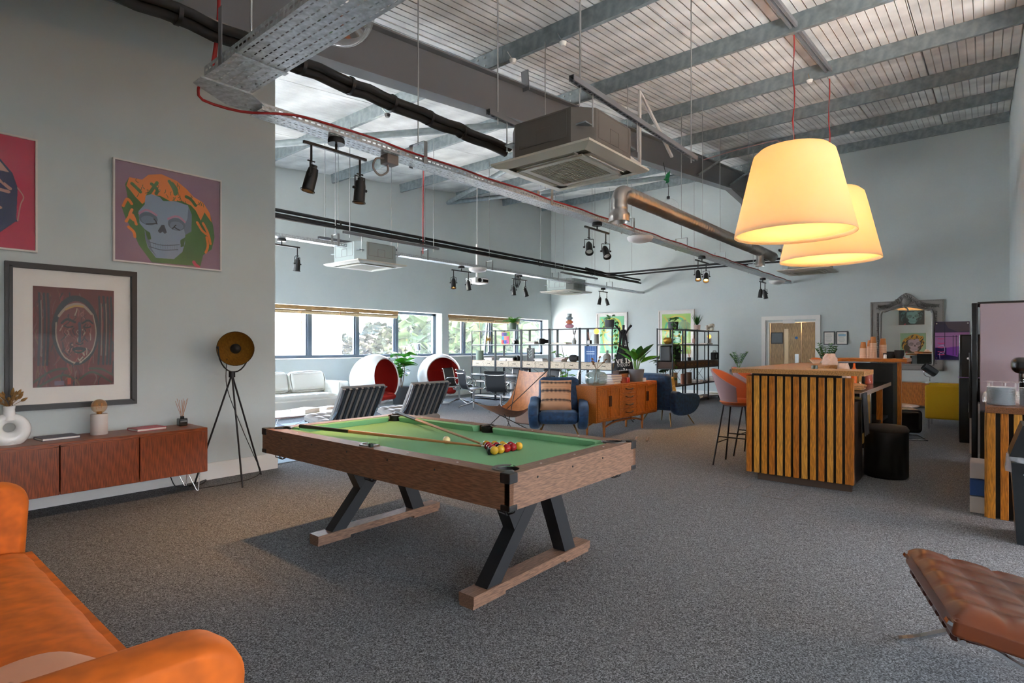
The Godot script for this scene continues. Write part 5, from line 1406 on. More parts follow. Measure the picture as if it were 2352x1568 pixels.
func lounge() -> void:
	# white leather sofa under the first window
	var lw := mt("leather_white", "d9d8cf", 0.4)
	var t := thing("white_sofa", "long white leather sofa with loose back cushions below the window", "sofa", V(5.6, 0, -10.85))
	var L := 2.9
	obj("seat", tufted(L - 0.5, 0.78, 0.2, 10, 3, 0.012).rbox(V(0, -0.02, 0.02), V(L - 0.5, 0.18, 0.8), 0.03, 2), lw, t).position = V(0, 0.24, 0.06)
	obj("back_frame", g().rbox(V(0, 0.42, -0.42), V(L, 0.44, 0.14), 0.04, 2), lw, t)
	for q in [-1.0, 1.0]:
		var am := obj("arm", g().rbox(V(0, 0.42, 0), V(0.2, 0.44, 0.9), 0.03, 2), lw, t)
		am.position = V(q * (L / 2 - 0.11), 0, 0)
		var pd := obj("arm_pad", tufted(0.8, 0.36, 0.05, 6, 2, 0.012), lw, am)
		pd.transform = Transform3D(Basis(V(0, 0, -1 * q), V(-q, 0, 0), V(0, 1, 0)).orthonormalized(), V(-q * 0.09, 0.45, 0.02))
	for i in 3:
		obj("back_cushion", g().rbox(V(-0.84 + i * 0.84, 0.63, -0.2), V(0.8, 0.42, 0.2), 0.08, 3, Basis(V(1, 0, 0), -0.28), 0.12), lw, t)
	obj("plinth_bar", g().box(V(0, 0.14, 0.42), V(L - 0.1, 0.03, 0.03)).box(V(0, 0.2, 0.42), V(L - 0.1, 0.012, 0.02)), mats.chrome, t)
	for q in [-1.3, -0.45, 0.45, 1.3]:
		for z in [-0.4, 0.4]: obj("leg", g().box(V(q, 0.11, z), V(0.05, 0.22, 0.03)), mats.chrome, t)
	# rug
	one("rug", g().rbox(V(0, 0.006, 0), V(3.6, 0.012, 3.2), 0.005), mt("rug_blue", "a9bccb", 0.95, 0, "weave", V(20, 20, 20)), "pale blue flat rug under the wire coffee table", "rug", "", V(5.0, 0, -7.9))
	# wire base coffee table
	t = thing("coffee_table", "low white oval coffee table on a crossed wire base", "table", V(4.35, 0.012, -7.75))
	obj("table_top", g().prism(P2(oval2(0.85, 0.42, 30)), 0.37, 0.395, Basis(V(1, 0, 0), V(0, 0, -1), V(0, 1, 0))), mats.white_gloss, t)
	obj("edge_band", g().prism(P2(oval2(0.852, 0.422, 30)), 0.372, 0.385, Basis(V(1, 0, 0), V(0, 0, -1), V(0, 1, 0))), mt("ply_edge", "6a4a44", 0.5), t)
	for q in [[-0.45, -0.2], [-0.45, 0.2], [0.45, -0.2], [0.45, 0.2]]:
		obj("wire_leg", g().tube([V(q[0] - 0.08, 0.37, q[1]), V(q[0] + 0.08, 0, q[1])], 0.006, 6).tube([V(q[0] + 0.08, 0.37, q[1]), V(q[0] - 0.08, 0, q[1])], 0.006, 6).tube([V(q[0] - 0.1, 0.37, q[1]), V(q[0] - 0.1, 0, q[1])], 0.006, 6), mats.chrome, t)
	for q in [-0.2, 0.2]: obj("wire_stretcher", g().tube([V(-0.45, 0.0, q), V(0.45, 0.3, q)], 0.005, 6).tube([V(-0.45, 0.3, q), V(0.45, 0, q)], 0.005, 6), mats.chrome, t)
	book("thick pale green book on the wire coffee table", V(4.42, 0.407, -7.62), 0.4, V(0.34, 0.06, 0.26), "b9c7b4", "coffee table books")
	book("thin grey book on the far end of the coffee table", V(4.95, 0.407, -7.85), 0.2, V(0.24, 0.03, 0.18), "8e94a0", "coffee table books")
	# two strap back lounge chairs facing the windows
	var grey := mt("leather_grey", "8f8a86", 0.35); var strap := mt("strap_dark", "26303a", 0.5)
	lounge_chair("lounge_chair", "chrome lounge chair with dark back straps beside the coffee table", V(4.5, 0.012, -6.74), face(V(-0.08, 0, -1)), grey, strap, "strap backed lounge chairs")
	lounge_chair("lounge_chair", "chrome lounge chair with dark back straps nearer the meeting table", V(5.66, 0.012, -6.68), face(V(0.0, 0, -1)), grey, strap, "strap backed lounge chairs")
	var brown := mt("leather_brown", "6b3418", 0.28)
	lounge_chair("lounge_chair", "tufted brown leather lounge chair with chrome crossed legs", V(2.955, 0, 0.19), face(V(-0.265, 0, -0.964)), brown, mt("strap_brown", "58281a", 0.4))
	# ball chairs
	ball_chair("white ball chair turned sideways next to the white sofa", V(7.5, 0, -10.1), V(0.3, 0.12, 1.0))
	ball_chair("white ball chair with its red opening facing the room by the shelving", V(9.57, 0, -10.3), V(-0.41, 0.12, 0.96))
	t = thing("desk_lamp", "chrome photographic spot lamp on the window sill", "lamp", V(10.0, 1.12, -11.62))
	obj("stand", g().cyl(V(0, 0, 0), 0.07, 0.015, 16).tube([V(0, 0.01, 0), V(0, 0.09, 0)], 0.008, 6).tube([V(-0.08, 0.2, 0), V(-0.08, 0.09, 0), V(0.08, 0.09, 0), V(0.08, 0.2, 0)], 0.006, 6), mats.chrome, t)
	obj("head", g().lathe(PR([0, -0.1, 0.06, -0.1, 0.075, -0.08, 0.075, 0.09, 0.07, 0.09, 0.06, -0.05]), 20, V(0, 0.24, 0), Basis(V(0, 0, 1), 0.2)), mats.brushed, t)
	# tall rubber plant between the ball chairs
	var green := leafy("leaf_bright", "4f9a2c"); var dgreen := leafy("leaf_deep", "2f6a2c"); var lime := leafy("leaf_lime", "7fb53a", 0.5)
	tub_plant("tall leafy plant in a grey square-tapered tub between the ball chairs", V(8.72, 0, -10.72), 0.24, 0.42, mt("pot_charcoal", "474c50", 0.6), 44, leaf_mesh(0.34, 0.19, 0.25, 0.25), green, 0.95, 0.55, 3)
	# meeting table and chairs
	t = thing("meeting_table", "dark oval meeting table on a white pedestal", "table", V(9.95, 0, -8.3))
	obj("table_top", g().prism(P2(oval2(0.65, 1.15, 36)), 0.705, 0.73, Basis(V(1, 0, 0), V(0, 0, -1), V(0, 1, 0))), mt("table_slate", "3a4045", 0.25), t)
	obj("pedestal", g().lathe(PR([0.34, 0, 0.34, 0.01, 0.2, 0.04, 0.08, 0.1, 0.05, 0.2, 0.05, 0.5, 0.09, 0.66, 0.25, 0.705]), 30), mats.white_gloss, t)
	var ch := [[V(9.15, 0, -8.75), V(0.8, 0, 0.35), "at the end of the meeting table near the ball chairs"], [V(9.05, 0, -7.85), V(0.95, 0, -0.25), "with its back to the pool table at the meeting table"],
		[V(9.55, 0, -9.6), V(0.3, 0, 1), "at the window end of the meeting table"], [V(10.75, 0, -8.9), V(-1, 0, 0.1), "across the meeting table in front of the drawers"], [V(10.8, 0, -8.0), V(-1, 0, 0), "across the meeting table between the shelving and the sling chair"],
		[V(10.5, 0, -7.2), V(-0.6, 0, -0.9), "at the blue armchair end of the meeting table"]]
	for q in ch: office_chair("black ribbed chrome office chair " + q[2], q[0], face(q[1]))
	one("small_dish", g().lathe(PR([0, 0, 0.05, 0, 0.07, 0.04, 0.065, 0.04, 0.045, 0.008, 0, 0.008]), 18), mats.white_matt, "small white dish on the meeting table", "dish", "", V(9.95, 0.73, -8.55))
	# tan sling chair
	t = thing("sling_chair", "tan leather butterfly sling chair on black rods", "chair", V(6.85, 0, -5.78), face(V(-1, 0, -0.2)))
	var cor := [V(-0.36, 1.0, -0.5), V(0.36, 1.0, -0.5), V(0.36, 0.52, 0.46), V(-0.36, 0.52, 0.46)]
	obj("sling", g().grid(func(u: float, v: float):
		var top: Vector3 = cor[0].lerp(cor[1], u); var bot: Vector3 = cor[3].lerp(cor[2], u)
		var p := top.lerp(bot, v)
		var k := 1.0 - pow(2 * u - 1, 2) * 0.55
		p.y -= 0.48 * pow(sin(PI * pow(clampf(v, 0, 1), 0.75)), 0.9) * (0.55 + 0.45 * k) + 0.05 * k
		p.z -= 0.1 * sin(PI * v) * k
		p.x *= 1.0 - 0.18 * sin(PI * v)
		return p, 14, 18, false, true), mt("leather_tan", "b06a34", 0.38, 0, "cloud", V(4, 4, 4)), t)
	for q in [-1, 1]:
		obj("rod", g().tube([V(q * 0.36, 1.0, -0.51), V(-q * 0.3, 0.01, 0.3), V(q * 0.3, 0.01, 0.33)], 0.007, 6), mats.black, t)
		obj("rod", g().tube([V(q * 0.36, 0.52, 0.47), V(-q * 0.3, 0.01, -0.3), V(q * 0.3, 0.01, -0.33)], 0.007, 6), mats.black, t)
	one("brown_stool", g().rbox(V(0, 0.22, 0), V(0.4, 0.44, 0.4), 0.03, 2), mt("brown_fabric", "6e5548", 0.8), "low brown fabric pouffe behind the sling chair", "pouffe", "", V(8.0, 0, -6.25))
	# blue armchairs
	var a1 := V(6.75, 0, -4.75)
	armchair("blue velvet armchair with a zigzag cushion beside the pool table", a1, face(V(-0.8, 0, 0.55)))
	var bb := Basis(V(0, 1, 0), face(V(-0.8, 0, 0.55)))
	cushion("black and tan zigzag cushion leaning in the blue armchair", a1 + bb * V(-0.04, 0.66, -0.06), bb * Basis(V(1, 0, 0), -0.3), 0.46, 0.46, zigzag())
	var a2 := V(9.5, 0, -4.35)
	armchair("blue velvet armchair on brass legs seen side-on behind the sideboard", a2, face(V(0.98, 0, 0.15)))
	var yim := Image.create(64, 64, false, Image.FORMAT_RGB8); yim.fill(Color.html("c9a04a"))
	for i in 40: paint_line(yim, [(i * 37) % 64, (i * 23) % 64, (i * 37) % 64 + 5, (i * 23) % 64 + 3], 2, Color.html("e0c07a"))
	cushion("mustard patterned cushion in the armchair behind the sideboard", V(9.4, 0.64, -4.33), Basis(V(0, 1, 0), face(V(0.98, 0, 0.15))) * Basis(V(1, 0, 0), -0.35), 0.45, 0.45, yim)
	sideboard()
	coat_stand()

func oval2(a: float, b: float, n: int) -> Array:
	var o := []
	for i in n:
		o.append(cos(TAU * i / n) * a); o.append(sin(TAU * i / n) * b)
	return o

func sideboard() -> void:
	var x0 := 7.1; var x1 := 9.08; var zf := -4.33; var D := 0.46
	var t := thing("sideboard", "warm teak sideboard with two door pairs and four drawers", "sideboard", V((x0 + x1) / 2, 0, zf - D / 2))
	var L := x1 - x0
	var yb := 0.25; var yt := 0.79
	obj("body", g().rbox(V(0, (yb + yt) / 2, 0), V(L, yt - yb, D), 0.006), mats.teak_light_h, t)
	var H := yt - yb - 0.05
	var xs := [-L / 2 + 0.02, -L / 2 + 0.37, -L / 2 + 0.72, -L / 2 + 1.22, -L / 2 + 1.59, L / 2 - 0.02]
	var tl: Material = mats.teak_light; var handle := mt("handle_dark", "3d1c0e", 0.4)
	for i in [0, 1, 3, 4]:
		var a: float = xs[i] + 0.004; var b: float = xs[i + 1] - 0.004; var c := (a + b) / 2; var w := b - a
		var dz := D / 2 + 0.006
		var d := obj("door", g().box(V(c - w / 2 + 0.025, yb + 0.025 + H / 2, dz), V(0.05, H, 0.018)).box(V(c + w / 2 - 0.025, yb + 0.025 + H / 2, dz), V(0.05, H, 0.018)).box(V(c, yb + 0.04, dz), V(w - 0.1, 0.03, 0.018)).box(V(c, yb + 0.025 + H - 0.02, dz), V(w - 0.1, 0.04, 0.018)), mats.teak_light_h, t)
		obj("door_panel", g().box(V(c, yb + 0.03 + H / 2, D / 2 + 0.001), V(w - 0.09, H - 0.05, 0.008)), tl, d)
		var hx := b - 0.02 if i in [0, 3] else a + 0.02
		obj("handle", g().rbox(V(hx, yb + 0.3, D / 2 + 0.022), V(0.022, 0.16, 0.016), 0.005), handle, d)
	for i in 4:
		var a: float = xs[2] + 0.006; var b: float = xs[3] - 0.006; var hh := H / 4
		var y := yb + 0.025 + hh * (i + 0.5)
		var d := obj("drawer", g().rbox(V((a + b) / 2, y, D / 2 + 0.006), V(b - a, hh - 0.006, 0.018), 0.003), mats.teak_light_h, t)
		obj("handle", g().tube(spline([V(a + 0.12, y + 0.012, D / 2 + 0.015), V(a + 0.16, y, D / 2 + 0.032), V((a + b) / 2, y - 0.005, D / 2 + 0.036), V(b - 0.16, y, D / 2 + 0.032), V(b - 0.12, y + 0.012, D / 2 + 0.015)], 3), 0.01, 6), handle, d)
	for q in [[-0.62, 0.14], [0.62, 0.14], [-0.62, -0.16], [0.62, -0.16]]: obj("leg", g().tube([V(q[0], yb, q[1]), V(q[0] * 1.0, 0, q[1])], [0.026, 0.016], 10), mats.teak_light, t)
	for q in [0.14, -0.16]: obj("stretcher", g().tube(spline([V(-0.62, 0.14, q), V(-0.3, 0.2, q), V(0.3, 0.2, q), V(0.62, 0.14, q)], 4), 0.016, 8), mats.teak_light_h, t)
	# things on the sideboard
	var sg := glass("smoke_glass", Color(0.45, 0.55, 0.5, 0.3))
	t = thing("glass_jar", "squat smoked glass jar with dried stems on the sideboard", "vase", V(7.38, yt, -4.5))
	obj("jar", g().lathe(PR([0, 0.004, 0.13, 0.0, 0.165, 0.04, 0.165, 0.15, 0.12, 0.195, 0.055, 0.205, 0.055, 0.24, 0.05, 0.24, 0.05, 0.2, 0.115, 0.188, 0.158, 0.145, 0.158, 0.045, 0.12, 0.01, 0, 0.012]), 32), sg, t)
	for q in [[-0.28, 0.36, 0.1], [-0.2, 0.4, 0.05], [0.3, 0.38, 0.0], [0.24, 0.42, -0.08]]:
		obj("dried_stem", g().tube(spline([V(q[0] * -0.25, 0.01, 0), V(0, 0.22, 0), V(q[0], q[1], q[2])], 4), 0.003, 5), mt("stem_dry", "8d6a4a", 0.9), t)
		for i in 4: obj("seed_head", g().sph(V(q[0], q[1], q[2]).lerp(V(0, 0.22, 0), i * 0.13) + V(0, 0.012 * (i % 2), 0), V(0.022, 0.012, 0.012), 5), mats.stem_dry, t)
	var bk := [["pale grey", "c9c4c4", 0.36], ["lavender grey", "aaa4b8", 0.33], ["light grey", "bfbcc4", 0.3], ["purple spined", "4a4470", 0.26]]
	var y := yt
	for i in 4:
		book(["pale grey book at the bottom of the sideboard stack", "lavender grey book second in the sideboard stack", "light grey book third in the sideboard stack", "purple book topping the sideboard stack"][i], V(7.86, y, -4.53), 0.2 - i * 0.12, V(bk[i][2], 0.035, 0.24), bk[i][1], "books stacked on the sideboard")
		y += 0.036
	var copper := mt("copper", "b5634a", 0.3, 0.6)
	one("copper_tin", g().cyl(V(0, 0, 0), 0.045, 0.09, 18), copper, "copper coloured tin beside the stacked books", "tin", "", V(8.06, yt, -4.42))
	one("red_candle", g().lathe(PR([0, 0, 0.04, 0, 0.042, 0.01, 0.042, 0.075, 0.035, 0.085, 0, 0.085]), 18), mt("red_wax", "b8352c", 0.3), "red candle jar beside the copper tin", "candle", "", V(8.19, yt, -4.42))
	t = thing("radio", "vintage radio with an orange front and brown top", "radio", V(8.42, yt, -4.66), 0.1)
	obj("case", g().rbox(V(0, 0.09, 0), V(0.4, 0.18, 0.12), 0.012, 2), mt("radio_case", "4a3222", 0.4), t)
	obj("speaker_front", g().box(V(0.0, 0.07, 0.061), V(0.37, 0.12, 0.006)), mt("radio_front", "c98a58", 0.6), t)
	obj("dial_strip", g().box(V(0, 0.16, 0.061), V(0.37, 0.03, 0.006)), mats.black, t)
	for q in [-0.15, -0.05, 0.05, 0.15]: obj("knob", g().cyl(V(q, 0.18, 0), 0.012, 0.012, 10), mats.chrome, t)
	t = thing("potted_plant", "broad leaved plant in a grey pot on the sideboard", "plant", V(8.62, yt, -4.48))
	planter(t, 0.13, 0.2, mt("pot_grey", "6f7276", 0.6), 0.8)
	var lm := leaf_mesh(0.34, 0.13, 0.15, 0.3, 0.9)
	for i in 11:
		var a := i * 2.4 + 0.5
		var d := V(cos(a) * 0.6, 0.75 - 0.35 * (i % 3) * 0.6, sin(a) * 0.6)
		var p := V(cos(a) * 0.06, 0.3 + 0.03 * (i % 4), sin(a) * 0.06)
		obj("stem", g().tube([V(cos(a) * 0.02, 0.17, sin(a) * 0.02), p], 0.006, 5), leafy("leaf_stem", "7fae5a"), t)
		put_leaf(t, lm, leafy("leaf_bright", "4f9a2c") if i % 3 else leafy("leaf_deep", "2f6a2c"), p, d, (i % 3 - 1) * 0.4)
	one("white_candle", g().cyl(V(0, 0, 0), 0.035, 0.06, 16), mats.white_matt, "small white candle at the front of the sideboard", "candle", "", V(8.66, yt, -4.36))

func coat_stand() -> void:
	var t := thing("coat_stand", "black bentwood coat stand behind the sideboard", "coat stand", V(9.35, 0, -5.12))
	obj("pole", g().tube([V(0, 0, 0), V(0, 1.77, 0)], 0.022, 10), mats.black, t)
	for i in 4:
		var a := TAU * i / 4 + 0.35
		var d := V(cos(a), 0, sin(a))
		obj("hook", g().tube(spline([d * -0.02 + V(0, 1.4, 0), d * 0.04 + V(0, 1.58, 0), d * 0.13 + V(0, 1.7, 0), d * 0.2 + V(0, 1.76, 0)], 5), 0.014, 8), mats.black, t)
		obj("small_hook", g().tube(spline([V(0, 1.42, 0), d * 0.08 + V(0, 1.42, 0), d * 0.12 + V(0, 1.45, 0)], 4), 0.008, 6), mats.black, t)
		obj("foot", g().tube(spline([V(0, 0.3, 0), d * 0.1 + V(0, 0.12, 0), d * 0.26 + V(0, 0.012, 0)], 4), 0.014, 8), mats.black, t)
	# tote bags hanging from it, printed in white
	var tb := mt("tote_black", "181b1e", 0.85)
	var toC := (V(0, 0, 0) - V(9.35, 0, -5.12)).normalized()
	var ang := face(V(toC.x, 0, toC.z))
	var bags := [[0.0, 0.03, 0.46, "black tote bag printed in white at the front of the coat stand"], [-1.1, 0.0, 0.42, "black tote bag folded behind the printed one on the coat stand"], [1.9, 0.0, 0.46, "black tote bag hanging at the back of the coat stand"]]
	for k in 3:
		var q: Array = bags[k]
		var b := thing("tote_bag", q[3], "bag", V(9.35, 0.88, -5.12), ang + q[0], "black tote bags")
		var w: float = q[2]
		obj("bag_body", g().grid(func(u: float, v: float):
			var a := (u - 0.5) * PI * 1.0
			var sp := lerpf(0.22, 0.5, pow(v, 0.8))
			var r := sp * w * 1.0
			return V(sin(a) * r * 0.85, 0.5 - 0.5 * v + 0.02 * sin(u * 6), 0.03 + cos(a) * r * 0.35 + 0.012 * sin(u * 17 + v * 3)), 22, 8, false, true), tb, b)
		obj("bag_back", g().grid(func(u: float, v: float):
			var a := (u - 0.5) * PI
			var sp := lerpf(0.22, 0.5, pow(v, 0.8))
			return V(sin(a) * sp * w * 0.85, 0.5 - 0.5 * v, 0.03 - 0.02 * cos(a)), 10, 4, false, false), tb, b)
		for sx in [-0.07, 0.07]: obj("handle", g().bar(V(sx, 0.49, 0.06), V(sx * 0.3, 0.8, 0.03), 0.03, 0.004, V(0, 0, 1)), tb, b)
		if k < 2:
			var rows := [["VE IS", 0.085, 0.23], ["STUDIO", 0.05, 0.155]] if k == 0 else [["SE", 0.07, 0.22]]
			for r in rows:
				var tm := TextMesh.new()
				tm.text = r[0]; tm.font_size = 32; tm.pixel_size = r[1] / 24.0; tm.depth = 0.002
				var f := SystemFont.new(); f.font_names = PackedStringArray(["Droid Sans"]); f.font_weight = 700 if r[1] > 0.06 else 400
				tm.font = f
				var o := obj("lettering", tm, mats.white_matt, b)
				o.position = V(0.0, r[2], 0.215 if r[1] > 0.06 else 0.225)
				o.rotation.z = 0.1
			if k == 0:
				var mk := obj("mark", g().prism(P2([-0.05, 0.04, -0.02, 0.04, 0.0, -0.01, 0.012, 0.03, 0.022, 0.03, 0.05, -0.04, 0.03, -0.04, 0.014, 0.0, 0.002, -0.04, -0.01, -0.04]), 0, 0.002), mats.white_matt, b)
				mk.position = V(0.04, 0.06, 0.238)
# ---------- open shelving and what stands on it ----------
func shelf_unit(label: String, at: Vector3, turn: float, w: float, d: float, pale: bool, group: String) -> Node3D:
	var t := thing("shelving_unit", label, "shelving", at, turn, group)
	var iron := mt("iron", "2c3034", 0.5, 0.3)
	var wood := mt("shelf_pale", "c9b79e", 0.6, 0, "grain", V(1.2, 9, 9)) if pale else mt("shelf_dark", "5a4030", 0.6, 0, "grain", V(1.2, 9, 9))
	var H := 1.8
	var b := 0.022
	for q in [[-1, -1], [1, -1], [-1, 1], [1, 1]]: obj("post", g().box(V(q[0] * (w / 2 - b / 2), H / 2, q[1] * (d / 2 - b / 2)), V(b, H, b)), iron, t)
	for y in [0.07, 0.45, 0.86, 1.42, 1.79]:
		obj("shelf_frame", g().box(V(0, y - 0.008, d / 2 - b / 2), V(w, 0.02, b)).box(V(0, y - 0.008, -d / 2 + b / 2), V(w, 0.02, b)).box(V(-w / 2 + b / 2, y - 0.008, 0), V(b, 0.02, d)).box(V(w / 2 - b / 2, y - 0.008, 0), V(b, 0.02, d)), iron, t)
		if y < 1.7: obj("shelf_board", g().box(V(0, y + 0.006, 0), V(w - 0.01, 0.01, d - 0.01)), wood if y < 1.0 else mt("shelf_glassy", "aeb4b2", 0.3), t)
	obj("drawer_case", g().box(V(0, 1.01, 0), V(w - 0.03, 0.014, d - 0.02)).box(V(-w / 2 + 0.03, 0.94, 0), V(0.012, 0.13, d - 0.03)).box(V(w / 2 - 0.03, 0.94, 0), V(0.012, 0.13, d - 0.03)).box(V(0, 0.94, -d / 2 + 0.02), V(w - 0.06, 0.13, 0.01)), wood, t)
	var n := 2 if pale else 3
	for i in n:
		var dw := (w - 0.05) / n
		var x := -(w - 0.05) / 2 + dw * (i + 0.5)
		var dr := obj("drawer", g().rbox(V(x, 0.937, d / 2 - 0.02), V(dw - 0.008, 0.128, 0.02), 0.003), mt("drawer_pale", "d6c6ad", 0.6, 0, "grain", V(1.5, 10, 10)) if pale else mt("drawer_dark", "6e4a32", 0.6, 0, "blotch", V(5, 5, 5)), t)
		if pale: obj("handle", g().tube([V(x - 0.045, 0.94, d / 2 - 0.005), V(x - 0.04, 0.94, d / 2 + 0.012), V(x + 0.04, 0.94, d / 2 + 0.012), V(x + 0.045, 0.94, d / 2 - 0.005)], 0.006, 6), mats.black, dr)
		else: obj("knob", g().sph(V(x, 0.94, d / 2), V(0.014, 0.014, 0.014), 6), mats.brass, dr)
	obj("brace", g().tube([V(-w / 2, 0.46, -d / 2), V(w / 2, 0.86, -d / 2)], 0.004, 5), iron, t)
	obj("brace", g().tube([V(w / 2, 0.46, -d / 2), V(-w / 2, 0.86, -d / 2)], 0.004, 5), iron, t)
	return t

func lathed(called: String, label: String, cat: String, at: Vector3, prof: Array, m: Material, group := "") -> MeshInstance3D:
	return one(called, g().lathe(PR(prof), 22), m, label, cat, group, at)

func camera_prop(label: String, at: Vector3, turn: float, s := 1.0) -> void:
	var t := thing("old_camera", label, "camera", at, turn, "old cameras and lenses")
	obj("body", g().rbox(V(0, 0.05 * s, 0), V(0.15 * s, 0.1 * s, 0.06 * s), 0.01, 1), mats.rubber, t)
	obj("lens", g().cyl(V(0, 0.05 * s, 0.03 * s), 0.035 * s, 0.07 * s, 16, Basis(V(1, 0, 0), V(0, 0, 1), V(0, -1, 0))), mats.black_gloss, t)
	obj("viewfinder", g().rbox(V(0, 0.11 * s, 0), V(0.05 * s, 0.03 * s, 0.05 * s), 0.006), mats.black, t)

func lens_prop(label: String, at: Vector3, turn: float, s := 1.0) -> void:
	var t := thing("old_lens", label, "lens", at, turn, "old cameras and lenses")
	var b := Basis(V(0, 1, 0), V(1, 0, 0), V(0, 0, 1))
	obj("barrel", g().lathe(PR([0, -0.09 * s, 0.035 * s, -0.09 * s, 0.04 * s, -0.02 * s, 0.055 * s, 0.0, 0.055 * s, 0.09 * s, 0.048 * s, 0.095 * s, 0.04 * s, 0.05 * s]), 18, V(0, 0.055 * s, 0), b), mats.rubber, t)
	obj("glass_eye", g().lathe(PR([0.044 * s, 0.07 * s, 0.02 * s, 0.085 * s, 0, 0.088 * s]), 16, V(0, 0.055 * s, 0), b), mats.black_gloss, t)

func vine_plant(label: String, at: Vector3, r: float, h: float, pot: Material, drops: Array, sd: int) -> void:
	var t := thing("trailing_plant", label, "plant", at, 0, "trailing pothos plants")
	planter(t, r, h, pot, 0.92)
	var rng := RandomNumberGenerator.new(); rng.seed = sd
	var lm := leaf_mesh(0.09, 0.07, 0.3, 0.3, 0.6); var ls := leaf_mesh(0.065, 0.05, 0.3, 0.3, 0.6)
	var gm := leafy("leaf_pothos", "6aa53c"); var dm := leafy("leaf_deep", "2f6a2c")
	for i in 16:
		var a := rng.randf() * TAU
		put_leaf(t, lm, gm if i % 3 else dm, V(cos(a) * r * 0.5, h + rng.randf_range(0, 0.1), sin(a) * r * 0.5), V(cos(a), rng.randf_range(0.1, 1.2), sin(a)))
	for q in drops:
		var pts := [V(0, h - 0.02, 0), V(q[0] * 0.7, h + 0.03, q[1] * 0.7), V(q[0], h - 0.05, q[1])]
		var n := int(q[2] / 0.09)
		for i in n: pts.append(V(q[0] + 0.03 * sin(i * 1.3 + q[3]), h - 0.05 - 0.09 * (i + 1), q[1] + 0.02 * cos(i * 1.9)))
		var sp := spline(pts, 3)
		obj("vine", g().tube(sp, 0.003, 4), gm, t)
		for i in range(2, pts.size()):
			var a := rng.randf() * TAU
			put_leaf(t, lm if i % 3 else ls, gm if i % 2 else dm, pts[i], V(cos(a), -0.5, sin(a)), rng.randf_range(-0.5, 0.5))

func frond_plant(called: String, label: String, at: Vector3, r: float, h: float, pot: Material, n: int, len_: float, gm: Material, upw: float, pairs: int, lw: float, sd: int, group := "") -> void:
	var t := thing(called, label, "plant", at, 0, group)
	planter(t, r, h, pot, 0.8)
	var rng := RandomNumberGenerator.new(); rng.seed = sd
	for i in n:
		var a := TAU * i / n + rng.randf_range(-0.2, 0.2)
		var d := V(cos(a), 0, sin(a)); var side := V(-sin(a), 0, cos(a))
		var L := len_ * rng.randf_range(0.75, 1.1)
		var rise := upw * rng.randf_range(0.7, 1.2)
		var s := g()
		var prev := V(0, h - 0.02, 0)
		for k in pairs:
			var u := (k + 1.0) / pairs
			var p := V(0, h - 0.02, 0) + d * L * u * (1.0 - 0.25 * rise) + V(0, L * (rise * u - 0.55 * u * u), 0)
			s.tube([prev, p], 0.003, 4, false)
			var ll := lw * (1.0 - 0.6 * absf(u - 0.4))
			var tg := (p - prev).normalized()
			for q in [-1.0, 1.0]:
				var o: Vector3 = (side * q + tg * 0.7 + V(0, 0.15, 0)).normalized() * ll
				var nn: Vector3 = tg.cross(o).normalized() * q
				var w2: Vector3 = tg * ll * 0.22
				s.quad(p, p + o * 0.5 - w2, p + o, p + o * 0.5 + w2, nn)
			prev = p
		obj("frond", s, gm, t)

